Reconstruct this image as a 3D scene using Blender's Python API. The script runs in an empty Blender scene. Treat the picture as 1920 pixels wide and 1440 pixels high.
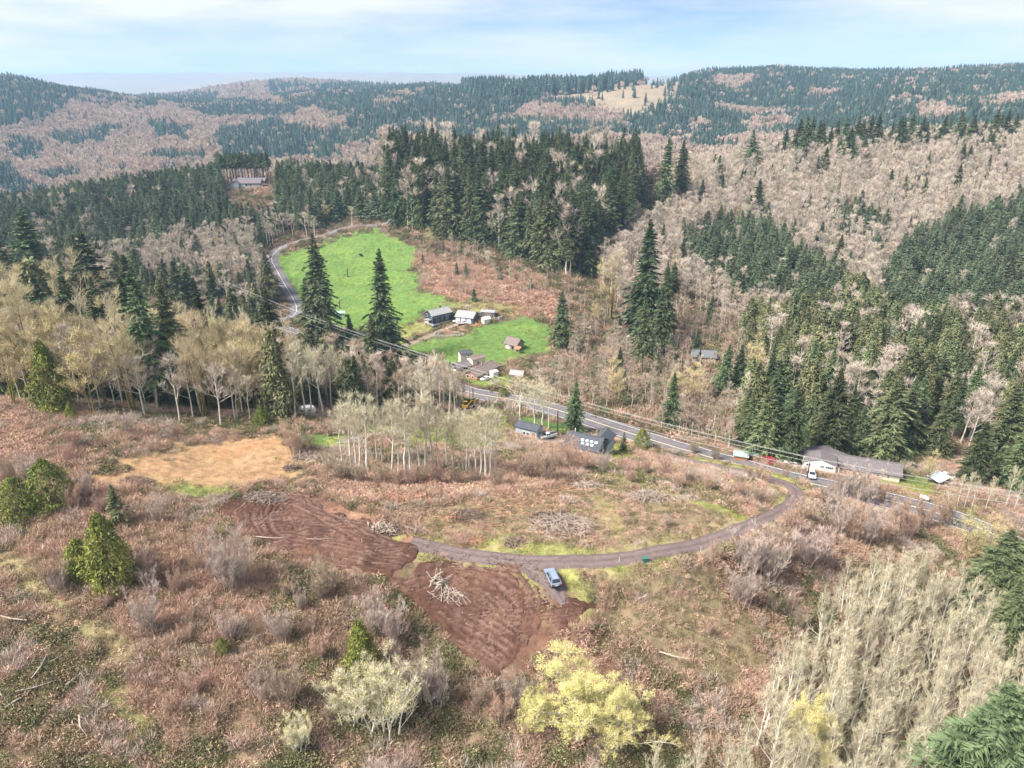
import bpy, bmesh, math, random
import numpy as np
from mathutils import Vector, Matrix, Euler

# ------------------------------------------------------------------ camera, world, sun, exposure
SC = bpy.context.scene
COL = SC.collection
R = math.radians
CZ = 120.0                       # drone height above the datum
FPX = 1371.0                     # focal length in pixels of the 1920-wide photograph
PITCH = R(22.4)
CP, SP = math.cos(PITCH), math.sin(PITCH)

cam = bpy.data.cameras.new("camera")
cam.sensor_width = 36.0
cam.lens = 36.0 * FPX / 1920.0
cam.clip_start = 1.0
cam.clip_end = 30000.0
camo = bpy.data.objects.new("camera", cam)
COL.objects.link(camo)
camo.location = (0, 0, CZ)
camo.rotation_euler = (math.pi / 2 - PITCH, 0, 0)
SC.camera = camo

SUN_EL, SUN_AZ = 48.0, -115.0    # azimuth measured from +Y towards +X: light comes from the left, a little behind
world = bpy.data.worlds.new("World")
SC.world = world
world.use_nodes = True
wn, wl = world.node_tree.nodes, world.node_tree.links
wn.clear()
w_out = wn.new("ShaderNodeOutputWorld")
w_bg = wn.new("ShaderNodeBackground")
w_sky = wn.new("ShaderNodeTexSky")
w_sky.sky_type = 'NISHITA'
w_sky.sun_disc = False
w_sky.sun_elevation = R(SUN_EL)
w_sky.sun_rotation = R(SUN_AZ)
w_sky.altitude = 3000
w_sky.air_density = 0.7
w_sky.dust_density = 0.1
w_sky.ozone_density = 3.0
w_tc = wn.new("ShaderNodeTexCoord")
w_map = wn.new("ShaderNodeMapping")
w_map.inputs["Scale"].default_value = (1.1, 1.1, 7.0)
w_map.inputs["Location"].default_value = (0.37, 0.1, 0.2)
w_noise = wn.new("ShaderNodeTexNoise")
w_noise.inputs["Scale"].default_value = 2.1
w_noise.inputs["Detail"].default_value = 7.0
w_noise.inputs["Roughness"].default_value = 0.55
w_ramp = wn.new("ShaderNodeValToRGB")
w_ramp.color_ramp.elements[0].position = 0.34
w_ramp.color_ramp.elements[0].color = (0, 0, 0, 1)
w_ramp.color_ramp.elements[1].position = 0.62
w_ramp.color_ramp.elements[1].color = (0.9, 0.9, 0.9, 1)
w_mix = wn.new("ShaderNodeMixRGB")
w_mix.inputs[2].default_value = (7.0, 7.2, 7.5, 1)
w_bg.inputs["Strength"].default_value = 0.068
wl.new(w_tc.outputs["Generated"], w_map.inputs["Vector"])
wl.new(w_map.outputs[0], w_noise.inputs["Vector"])
wl.new(w_noise.outputs[0], w_ramp.inputs[0])
wl.new(w_ramp.outputs[0], w_mix.inputs[0])
wl.new(w_sky.outputs[0], w_mix.inputs[1])
wl.new(w_mix.outputs[0], w_bg.inputs[0])
wl.new(w_bg.outputs[0], w_out.inputs[0])

sun = bpy.data.lights.new("sun", 'SUN')
sun.energy = 4.3
sun.angle = R(20.0)
sun.color = (1.0, 0.955, 0.89)
suno = bpy.data.objects.new("sun", sun)
COL.objects.link(suno)
suno.rotation_euler = (R(90 - SUN_EL), 0, R(-SUN_AZ + 180))
suno.location = (0, 0, 400)

SC.view_settings.view_transform = 'Standard'
SC.view_settings.look = 'None'
SC.view_settings.gamma = 1.0
SC.view_settings.exposure = 1.15
SC.cycles.use_denoising = True
SC.cycles.use_adaptive_sampling = True
SC.cycles.adaptive_threshold = 0.03
SC.cycles.max_bounces = 4
SC.cycles.diffuse_bounces = 2
SC.cycles.glossy_bounces = 2
SC.cycles.transmission_bounces = 2
SC.cycles.transparent_max_bounces = 8
SC.cycles.volume_bounces = 1

# ------------------------------------------------------------------ helpers: pixels of the survey photograph <-> world
def at(px, py, Y):
    """World point on the sight line of photograph pixel (px, py) at forward distance Y."""
    u, v = px - 960.0, 720.0 - py
    t = Y / (FPX * CP + v * SP)
    return np.array([u * t, Y, CZ + (-FPX * SP + v * CP) * t])

def proj(x, y, z):
    z = z - CZ
    fw = y * CP - z * SP
    up = y * SP + z * CP
    fw = np.maximum(fw, 1e-3)
    return 960 + FPX * x / fw, 720 - FPX * up / fw, fw

def ratio(py):
    v = 720.0 - py
    return (-FPX * SP + v * CP) / (FPX * CP + v * SP)

# ------------------------------------------------------------------ terrain: smooth surface through surveyed heights
_V = [  # (photo px, photo py, height below the drone)
 (-200,1360,-79),(300,1360,-82),(700,1360,-86),(1000,1360,-88),(0,1200,-77),(400,1200,-80),(800,1200,-84),
 (1100,1180,-83.5),(1300,1180,-87),(0,1000,-75),(350,1000,-77),(700,1030,-78.5),(1036,1087,-79.5),(1250,1040,-80.5),
 (1380,995,-82.5),(1470,950,-86),(1500,925,-88.5),(1430,893,-91.5),(1340,873,-96),(1270,860,-99),
 (0,850,-74),(0,760,-75),(250,780,-77),(400,860,-79.5),(550,850,-80.5),(550,790,-81),(700,900,-80),(850,890,-82),
 (960,920,-81.5),(1100,950,-81),(1250,950,-83),(1150,880,-88),(1000,830,-94),(900,790,-97),(700,800,-88),
 (870,733,-107.5),(1000,757,-106.5),(1150,803,-104.5),(1300,849,-102),(1370,867,-101),(1450,890,-100),(1498,912,-96),
 (1600,905,-101),(1585,890,-102),(1720,945,-100),(1700,905,-102),(1850,960,-101),(1920,900,-104),
 (1500,1050,-88.5),(1400,1130,-89),(1700,1000,-99),(1900,1010,-103),
 (700,650,-110),(540,600,-111),(640,640,-110),(822,612,-108),(900,610,-106.5),(960,655,-109),(900,690,-109),(1020,610,-107),
 (600,540,-106),(720,500,-99),(620,470,-95),(720,440,-88),(640,445,-90),(520,490,-98.5),(505,470,-96),(545,560,-108),(660,424,-85.5),
 (820,540,-100),(950,520,-97),(1050,560,-103),(870,440,-86),(960,470,-91),(1100,500,-96),(1250,650,-110),(1100,650,-110.5),
 (1300,760,-107),(1150,720,-108),(1400,680,-108),(1500,620,-106),(1700,700,-104),(1900,720,-103),(1450,800,-104),(1700,830,-103.5),(1900,830,-104),
]
_W = [  # (photo px, forward distance, height below the drone) where trees hide the ground
 (1500,100,-97),(1700,80,-104),(1700,105,-107),(1900,110,-107),(1900,80,-104),(1450,80,-95),(2200,110,-108),
 (1400,400,-100),(1650,400,-103),(1900,400,-95),(1300,480,-88),(1500,500,-82),(1700,500,-80),(1900,500,-74),(1350,590,-66),
 (1600,620,-56),(1900,620,-50),(1250,560,-72),(2300,600,-45),(2300,400,-92),(2300,200,-104),
 (1400,800,-105),(1600,830,-85),(1900,800,-62),(1400,1100,-85),(1700,1100,-60),(1900,1050,-45),(1400,1600,-45),(1700,1600,-15),
 (1920,1600,0),(1400,2300,22),(1650,2300,12),(1900,2300,25),(2300,2300,40),(2300,1200,-30),
 (960,520,-74),(800,520,-72),(1100,520,-75),(700,540,-72),(960,640,-95),(960,850,-140),(700,850,-140),(960,1200,-85),(700,1250,-85),
 (960,1600,-42),(1100,1700,-24),(1200,1700,-12),(960,1900,-20),(700,1900,-45),(800,2300,-30),(1150,2200,-30),
 (470,580,-72),(300,580,-80),(150,600,-92),(0,600,-100),(-200,600,-105),(470,520,-80),(300,480,-92),(100,480,-99),(-100,480,-104),
 (300,380,-106),(100,380,-108),(150,260,-104),(300,270,-106),(450,330,-112),(0,260,-100),(450,250,-106),(150,200,-88),(400,205,-92),(-250,300,-104),(-250,150,-80),
 (300,850,-150),(0,850,-155),(500,850,-150),(150,1050,-138),(150,1400,-105),(300,1400,-100),(500,1400,-95),(40,1900,-5),(-200,1900,10),
 (150,1900,-45),(300,1950,-62),(500,2000,-55),(400,2600,-75),(600,2600,-40),(550,3800,-12),(400,3800,-60),(700,3800,-40),(1000,3500,-80),
 (100,8500,42),(300,8500,52),(700,8500,56),(1100,8500,30),(1900,8500,30),(300,6000,-150),(1000,6000,-150),(1900,5000,-50),(-400,5000,-80),(-600,1500,-60),(2500,8500,30),(-600,8500,30),
]
_X = [(-100,20,-84),(0,20,-92),(100,20,-104),(-100,-40,-88),(100,-40,-108),(0,-40,-98),(-300,0,-90),(300,0,-110)]

def _ctrl():
    P = []
    for px, py, z in _V:
        Y = z / ratio(py)
        P.append((( px - 960) * Y / (FPX * CP + (720 - py) * SP), Y, z))
    for px, Y, z in _W:
        r = z / Y
        v = FPX * (SP + r * CP) / (CP - r * SP)
        P.append(((px - 960) * Y / (FPX * CP + v * SP), Y, z))
    P += _X
    return np.array(P, float)

def _warp(x, y):
    yy = np.maximum(y, -60) + 120.0
    return np.stack([x / yy * 1.3, np.log(yy)], -1)

_C = _ctrl()
_Q = _warp(_C[:, 0], _C[:, 1])
def _tps(r2):
    return 0.5 * r2 * np.log(r2 + 1e-12)
_n = len(_C)
_K = _tps(((_Q[:, None] - _Q[None]) ** 2).sum(-1)) + np.eye(_n) * 2e-4
_Pm = np.concatenate([np.ones((_n, 1)), _Q], 1)
_A = np.zeros((_n + 3, _n + 3)); _A[:_n, :_n] = _K; _A[:_n, _n:] = _Pm; _A[_n:, :_n] = _Pm.T
_sol = np.linalg.solve(_A, np.concatenate([_C[:, 2], np.zeros(3)]))

def hash2(i, j, s):
    n = (i * 374761393 + j * 668265263 + s * 974711) & 0x7fffffff
    n = ((n ^ (n >> 13)) * 1274126177) & 0x7fffffff
    n = n ^ (n >> 16)
    return (n & 0xffff) / 65535.0

def vnoise(x, y, s=0):
    xi, yi = np.floor(x).astype(np.int64), np.floor(y).astype(np.int64)
    fx, fy = x - xi, y - yi
    fx, fy = fx * fx * (3 - 2 * fx), fy * fy * (3 - 2 * fy)
    a, b = hash2(xi, yi, s), hash2(xi + 1, yi, s)
    c, d = hash2(xi, yi + 1, s), hash2(xi + 1, yi + 1, s)
    return (a * (1 - fx) + b * fx) * (1 - fy) + (c * (1 - fx) + d * fx) * fy

def fbm(x, y, s=0, o=4):
    t, a, n = 0, 1.0, 0
    for k in range(o):
        t = t + a * vnoise(x * 2 ** k, y * 2 ** k, s + 17 * k); n += a; a *= 0.5
    return t / n

def H0(x, y):
    """Smooth ground height (world z)."""
    x, y = np.asarray(x, float), np.asarray(y, float)
    sh = x.shape
    x, y = x.ravel(), y.ravel()
    out = np.empty(x.shape)
    for i in range(0, len(x), 40000):
        q = _warp(x[i:i + 40000], y[i:i + 40000])
        d2 = ((q[:, None, 0] - _Q[None, :, 0]) ** 2 + (q[:, None, 1] - _Q[None, :, 1]) ** 2)
        out[i:i + 40000] = _tps(d2) @ _sol[:_n] + _sol[_n] + q @ _sol[_n + 1:]
    return out.reshape(sh) + CZ

def rough(x, y):
    """Unevenness of the ground on top of the smooth surface: hummocks nearby, spurs and gullies far off."""
    far = np.clip((y - 650) / 500, 0, 1)
    near = (fbm(x / 7, y / 7, 3, 3) - .5) * .9 + (fbm(x / 1.9, y / 1.9, 9, 2) - .5) * .45
    return near * (1 - far) + far * ((fbm(x / 260, y / 260, 5, 4) - .5) * 46)

def ray_ground(pts):
    """Ground points under photograph pixels."""
    pts = np.asarray(pts, float).reshape(-1, 2)
    u, v = pts[:, 0] - 960, 720 - pts[:, 1]
    d = np.stack([u, FPX * CP + v * SP, -FPX * SP + v * CP], -1)
    d /= d[:, 1:2]
    ys = np.concatenate([np.arange(40, 260, 2.0), np.arange(260, 800, 5.0), np.geomspace(800, 9000, 90)])
    X = d[:, 0:1] * ys[None]; Z = CZ + d[:, 2:3] * ys[None]
    G = H0(X, np.broadcast_to(ys, X.shape))
    below = Z <= G
    k = np.where(below.any(1), below.argmax(1), len(ys) - 1); k = np.maximum(k, 1)
    i = np.arange(len(pts))
    g0, g1 = (Z - G)[i, k - 1], (Z - G)[i, k]
    t = np.clip(g0 / np.where(np.abs(g0 - g1) < 1e-9, 1, g0 - g1), 0, 1)
    Y = ys[k - 1] + t * (ys[k] - ys[k - 1])
    return np.stack([d[:, 0] * Y, Y], -1)

def under(px, Y):
    """Ground point in photograph column px at forward distance Y."""
    z = -100.0
    for _ in range(6):
        r = z / Y
        v = FPX * (SP + r * CP) / (CP - r * SP)
        x = (px - 960) * Y / (FPX * CP + v * SP)
        z = float(H0(x, Y)) - CZ
    return np.array([x, Y])

def poly_sd(x, y, poly):
    """Signed distance (positive inside) to a polygon given as world XY corners."""
    poly = np.asarray(poly, float)
    d2 = np.full(x.shape, 1e18); ins = np.zeros(x.shape, bool)
    n = len(poly)
    for i in range(n):
        ax, ay = poly[i]; bx, by = poly[(i + 1) % n]
        ex, ey = bx - ax, by - ay
        t = np.clip(((x - ax) * ex + (y - ay) * ey) / (ex * ex + ey * ey + 1e-9), 0, 1)
        d2 = np.minimum(d2, (x - ax - t * ex) ** 2 + (y - ay - t * ey) ** 2)
        if ay != by:
            c = ((ay > y) != (by > y)) & (x < ex * (y - ay) / (by - ay) + ax)
            ins ^= c
    d = np.sqrt(d2)
    return np.where(ins, d, -d)

def line_d(x, y, pts):
    d2 = np.full(x.shape, 1e18)
    for i in range(len(pts) - 1):
        ax, ay = pts[i]; bx, by = pts[i + 1]
        ex, ey = bx - ax, by - ay
        t = np.clip(((x - ax) * ex + (y - ay) * ey) / (ex * ex + ey * ey + 1e-9), 0, 1)
        d2 = np.minimum(d2, (x - ax - t * ex) ** 2 + (y - ay - t * ey) ** 2)
    return np.sqrt(d2)

def spline(pts, step):
    """Catmull-Rom through world XY points, resampled every step metres."""
    P = np.asarray(pts, float)
    P = np.concatenate([[2 * P[0] - P[1]], P, [2 * P[-1] - P[-2]]])
    out = []
    for i in range(1, len(P) - 2):
        n = max(4, int(np.hypot(*(P[i + 1] - P[i])) / step))
        t = np.linspace(0, 1, n, endpoint=False)[:, None]
        a, b, c, d = P[i - 1], P[i], P[i + 1], P[i + 2]
        out.append(.5 * (2 * b + (c - a) * t + (2 * a - 5 * b + 4 * c - d) * t ** 2 + (3 * b - a - 3 * c + d) * t ** 3))
    out.append(P[-2:-1])
    return np.concatenate(out)

def smooth(a, b, x):
    t = np.clip((x - a) / (b - a), 0, 1)
    return t * t * (3 - 2 * t)
# ------------------------------------------------------------------ small builders
def tag(o, label=None, cat=None, group=None, kind=None):
    if label: o["label"] = label
    if cat: o["category"] = cat
    if group: o["group"] = group
    if kind: o["kind"] = kind
    return o

def empty(name, loc, rz=0.0, label=None, cat=None, group=None):
    o = bpy.data.objects.new(name, None)
    COL.objects.link(o)
    o.location = loc
    o.rotation_euler = (0, 0, rz)
    o.empty_display_size = 0.5
    return tag(o, label, cat, group)

def link(name, me, parent=None, loc=(0, 0, 0), rz=0.0):
    o = bpy.data.objects.new(name, me)
    COL.objects.link(o)
    o.parent = parent
    o.location = loc
    o.rotation_euler = (0, 0, rz)
    return o

def np_mesh(name, v, f, mats=(), tint=None, midx=None, smooth_=False):
    """Mesh from numpy arrays; f is (n,3) or (n,4) of vertex numbers."""
    me = bpy.data.meshes.new(name)
    v = np.asarray(v, np.float32); f = np.asarray(f, np.int32)
    k = f.shape[1]
    me.vertices.add(len(v)); me.vertices.foreach_set("co", v.ravel())
    me.loops.add(f.size); me.loops.foreach_set("vertex_index", f.ravel())
    me.polygons.add(len(f))
    me.polygons.foreach_set("loop_start", np.arange(0, f.size, k, dtype=np.int32))
    try:
        me.polygons.foreach_set("loop_total", np.full(len(f), k, np.int32))
    except Exception:
        pass
    if midx is not None:
        me.polygons.foreach_set("material_index", np.asarray(midx, np.int32))
    for m in mats: me.materials.append(m)
    me.update(calc_edges=True)
    if tint is not None:
        a = me.attributes.new("tint", 'FLOAT', 'POINT')
        a.data.foreach_set("value", np.asarray(tint, np.float32))
    if smooth_:
        me.polygons.foreach_set("use_smooth", np.ones(len(f), bool))
    return me

class Geo:
    """Collects boxes, prisms and tubes for one mesh."""
    def __init__(s): s.v = []; s.f = []; s.n = 0; s.m = []
    def add(s, v, f, m=0):
        for q in f:
            s.f.append([i + s.n for i in q]); s.m.append(m)
        s.v += [tuple(p) for p in v]; s.n += len(v)
    def box(s, c, d, m=0, rz=0.0, taper=1.0):
        cx, cy, cz = c; hx, hy, hz = d[0] / 2, d[1] / 2, d[2] / 2
        co, si = math.cos(rz), math.sin(rz)
        v = []
        for z, k in ((-hz, 1.0), (hz, taper)):
            for x, y in ((-hx * k, -hy * k), (hx * k, -hy * k), (hx * k, hy * k), (-hx * k, hy * k)):
                v.append((cx + x * co - y * si, cy + x * si + y * co, cz + z))
        s.add(v, [(3, 2, 1, 0), (4, 5, 6, 7), (0, 1, 5, 4), (1, 2, 6, 5), (2, 3, 7, 6), (3, 0, 4, 7)], m)
        return s
    def tube(s, pts, rad, n=6, m=0, cap=True):
        pts = [Vector(p) for p in pts]
        if not hasattr(rad, '__len__'): rad = [rad] * len(pts)
        v = []; f = []
        for i, p in enumerate(pts):
            d = (pts[min(i + 1, len(pts) - 1)] - pts[max(i - 1, 0)]).normalized()
            a = d.orthogonal().normalized(); b = d.cross(a)
            for k in range(n):
                t = 2 * math.pi * k / n
                v.append(p + (a * math.cos(t) + b * math.sin(t)) * rad[i])
        for i in range(len(pts) - 1):
            for k in range(n):
                f.append((i * n + k, i * n + (k + 1) % n, (i + 1) * n + (k + 1) % n, (i + 1) * n + k))
        if cap:
            f.append(tuple(range(n))[::-1]); f.append(tuple(range((len(pts) - 1) * n, len(pts) * n)))
        s.add(v, f, m)
        return s
    def prism(s, prof, y0, y1, m=0, axis='y'):
        """Profile in (x, z), extruded along y (or profile (y, z) along x)."""
        n = len(prof)
        if axis == 'y':
            v = [(a, y0, b) for a, b in prof] + [(a, y1, b) for a, b in prof]
        else:
            v = [(y0, a, b) for a, b in prof] + [(y1, a, b) for a, b in prof]
        f = [tuple(range(n)), tuple(range(2 * n - 1, n - 1, -1))]
        for i in range(n):
            j = (i + 1) % n
            f.append((i, i + n, j + n, j))
        s.add(v, f, m)
        return s
    def mesh(s, name, *mats, smooth_=False, fix=True):
        me = bpy.data.meshes.new(name)
        me.from_pydata(s.v, [], s.f)
        for m in mats: me.materials.append(m)
        me.polygons.foreach_set("material_index", np.array(s.m, np.int32))
        if fix:
            bm = bmesh.new(); bm.from_mesh(me)
            bmesh.ops.recalc_face_normals(bm, faces=bm.faces)
            bm.to_mesh(me); bm.free()
        if smooth_: me.polygons.foreach_set("use_smooth", np.ones(len(me.polygons), bool))
        me.update()
        return me

# ------------------------------------------------------------------ materials
MATS = {}
def mat(name, col, rough_=0.85, var=0.0, tip=None, spec=0.25, noise=None, namt=0.25, rnd=0.0, hue=0.0, metal=0.0, trans=0.0):
    """Procedural surface: base colour, optional mix towards a second colour by the tint attribute, noise and per-object variation."""
    m = bpy.data.materials.new(name)
    m.use_nodes = True
    n, l = m.node_tree.nodes, m.node_tree.links
    b = n["Principled BSDF"]
    b.inputs["Roughness"].default_value = rough_
    b.inputs["Metallic"].default_value = metal
    b.inputs["Specular IOR Level"].default_value = spec
    rgb = n.new("ShaderNodeRGB"); rgb.outputs[0].default_value = (*col, 1)
    cur = rgb.outputs[0]
    if tip is not None:
        a = n.new("ShaderNodeAttribute"); a.attribute_name = "tint"
        mx = n.new("ShaderNodeMixRGB"); mx.inputs[2].default_value = (*tip, 1)
        l.new(a.outputs["Fac"], mx.inputs[0]); l.new(cur, mx.inputs[1]); cur = mx.outputs[0]
    if noise:
        tc = n.new("ShaderNodeTexCoord"); nz = n.new("ShaderNodeTexNoise")
        nz.inputs["Scale"].default_value = noise; nz.inputs["Detail"].default_value = 4
        l.new(tc.outputs["Object"], nz.inputs["Vector"])
        mr = n.new("ShaderNodeMapRange"); mr.inputs[1].default_value = .25; mr.inputs[2].default_value = .75
        mr.inputs[3].default_value = 1 - namt; mr.inputs[4].default_value = 1 + namt
        l.new(nz.outputs[0], mr.inputs[0])
        vm = n.new("ShaderNodeVectorMath"); vm.operation = 'SCALE'
        l.new(cur, vm.inputs[0]); l.new(mr.outputs[0], vm.inputs["Scale"]); cur = vm.outputs[0]
    if rnd or hue:
        oi = n.new("ShaderNodeObjectInfo")
        hs = n.new("ShaderNodeHueSaturation")
        m1 = n.new("ShaderNodeMapRange"); m1.inputs[3].default_value = 1 - rnd; m1.inputs[4].default_value = 1 + rnd
        l.new(oi.outputs["Random"], m1.inputs[0]); l.new(m1.outputs[0], hs.inputs["Value"])
        wn_ = n.new("ShaderNodeTexWhiteNoise"); wn_.noise_dimensions = '1D'
        l.new(oi.outputs["Random"], wn_.inputs["W"])
        m2 = n.new("ShaderNodeMapRange"); m2.inputs[3].default_value = .5 - hue; m2.inputs[4].default_value = .5 + hue
        l.new(wn_.outputs[0], m2.inputs[0]); l.new(m2.outputs[0], hs.inputs["Hue"])
        l.new(cur, hs.inputs["Color"]); cur = hs.outputs[0]
    l.new(cur, b.inputs["Base Color"])
    if trans:
        tr = n.new("ShaderNodeBsdfTranslucent"); ms = n.new("ShaderNodeMixShader")
        ms.inputs[0].default_value = trans
        l.new(cur, tr.inputs[0]); l.new(b.outputs[0], ms.inputs[1]); l.new(tr.outputs[0], ms.inputs[2])
        l.new(ms.outputs[0], n["Material Output"].inputs[0])
    MATS[name] = m
    return m

# ------------------------------------------------------------------ roads (centre lines from the survey photograph)
TRACK = spline(ray_ground([(770,1015),(850,1036),(930,1047),(1010,1053),(1100,1053),(1190,1044),(1280,1027),(1370,1000),(1440,970),(1480,948),(1494,930),(1480,912),(1430,894),(1360,878),(1300,866),(1240,851)]), 1.2)
SPUR = spline(ray_ground([(1012,1056),(1022,1072),(1032,1088),(1046,1110),(1058,1134)]), 0.8)
_hw = [ray_ground([p])[0] for p in [(870,733),(1000,758),(1150,803),(1300,849),(1370,868)]]
HIGHWAY = spline([under(300,385), under(480,352), under(600,322), under(760,285), *_hw, under(1500,172), under(1750,158), under(2050,140)], 2.5)
SIDE = spline([under(470,352), *ray_ground([(530,598),(553,590),(556,575),(548,557),(535,535),(520,508),(510,485),(525,466),(560,452),(610,440),(660,424)]), under(730,474), under(770,505)], 2.0)
DRIVE = spline(ray_ground([(700,652),(750,650),(800,632),(845,612),(870,604)]), 1.5)
LANE = spline(ray_ground([(640,828),(700,815),(780,798),(860,776),(905,752)]), 1.5)
YARD = spline(ray_ground([(1120,805),(1085,815),(1050,822),(1025,824),(1000,815)]), 1.2)
_ROADS = [(TRACK, 4.1), (SPUR, 4.8), (HIGHWAY, 10.5), (SIDE, 7.6), (DRIVE, 4.0), (LANE, 3.4), (YARD, 5.0)]
_RZ = []
for pts, w in _ROADS:
    z = H0(pts[:, 0], pts[:, 1])
    for _ in range(6):
        z[1:-1] = .25 * z[:-2] + .5 * z[1:-1] + .25 * z[2:]
    _RZ.append(z)

def road_near(x, y):
    """(blend weight, level) of the nearest road bed for each point."""
    W = np.zeros(x.shape); Z = np.zeros(x.shape); D = np.full(x.shape, 1e3)
    for (pts, w), zc in zip(_ROADS, _RZ):
        sel = np.nonzero((x > pts[:, 0].min() - 12) & (x < pts[:, 0].max() + 12) & (y > pts[:, 1].min() - 12) & (y < pts[:, 1].max() + 12))[0]
        for i in range(0, len(sel), 20000):
            s = sel[i:i + 20000]
            d2 = (x[s, None] - pts[None, :, 0]) ** 2 + (y[s, None] - pts[None, :, 1]) ** 2
            k = d2.argmin(1); d = np.sqrt(d2[np.arange(len(s)), k])
            wt = 1 - smooth(w / 2 + 1.0, w / 2 + 6.0, d)
            up = wt > W[s]
            W[s] = np.where(up, wt, W[s]); Z[s] = np.where(up, zc[k], Z[s])
            D[s] = np.minimum(D[s], d - w / 2)
    return W, Z, D

def GZ(x, y):
    """Finished ground height."""
    x, y = np.atleast_1d(np.asarray(x, float)), np.atleast_1d(np.asarray(y, float))
    sh = x.shape; x, y = x.ravel(), y.ravel()
    g = H0(x, y) + rough(x, y)
    W, Z, _ = road_near(x, y)
    g = g * (1 - W) + (Z - 0.02) * W
    return g.reshape(sh)

def gz(x, y): return float(GZ([x], [y])[0])

# ------------------------------------------------------------------ ground sheet
def graded(segs):
    out = [segs[0][0]]
    for a, b, s0, s1 in segs:
        p = a
        while p < b - 1e-6:
            p = p + s0 + (s1 - s0) * (p - a) / (b - a)
            out.append(min(p, b))
    return np.array(out)

_gx = graded([(0, 120, .8, .9), (120, 600, 1.2, 5.0), (600, 9500, 8, 420)])
GX = np.concatenate([-_gx[:0:-1], _gx])
GY = graded([(-60, 55, 8, 1.5), (55, 190, .85, .85), (190, 300, 1.2, 1.8), (300, 700, 2.2, 3.5), (700, 2600, 5, 18), (2600, 9500, 25, 160)])
gxx, gyy = np.meshgrid(GX, GY)
_x, _y = gxx.ravel(), gyy.ravel()
_z = H0(_x, _y) + rough(_x, _y)
_W, _Zr, _D = road_near(_x, _y)
_z = _z * (1 - _W) + (_Zr - 0.02) * _W

C_BRUSH = np.array((.27, .175, .125)); C_OLIVE = np.array((.135, .120, .060)); C_STRAW = np.array((.37, .285, .165))
C_GRASS = np.array((.205, .27, .065)); C_MEADOW = np.array((.122, .208, .052)); C_OCHRE = np.array((.42, .25, .135))
C_SOIL = np.array((.20, .10, .072)); C_BRACKEN = np.array((.30, .150, .098)); C_FLOOR = np.array((.125, .088, .060)); C_YGRASS = np.array((.33, .33, .11))
C_ROUGH = np.array((.275, .215, .125)); C_SLOPE = np.array((.26, .27, .10)); C_DARK = np.array((.075, .075, .042))

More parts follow.
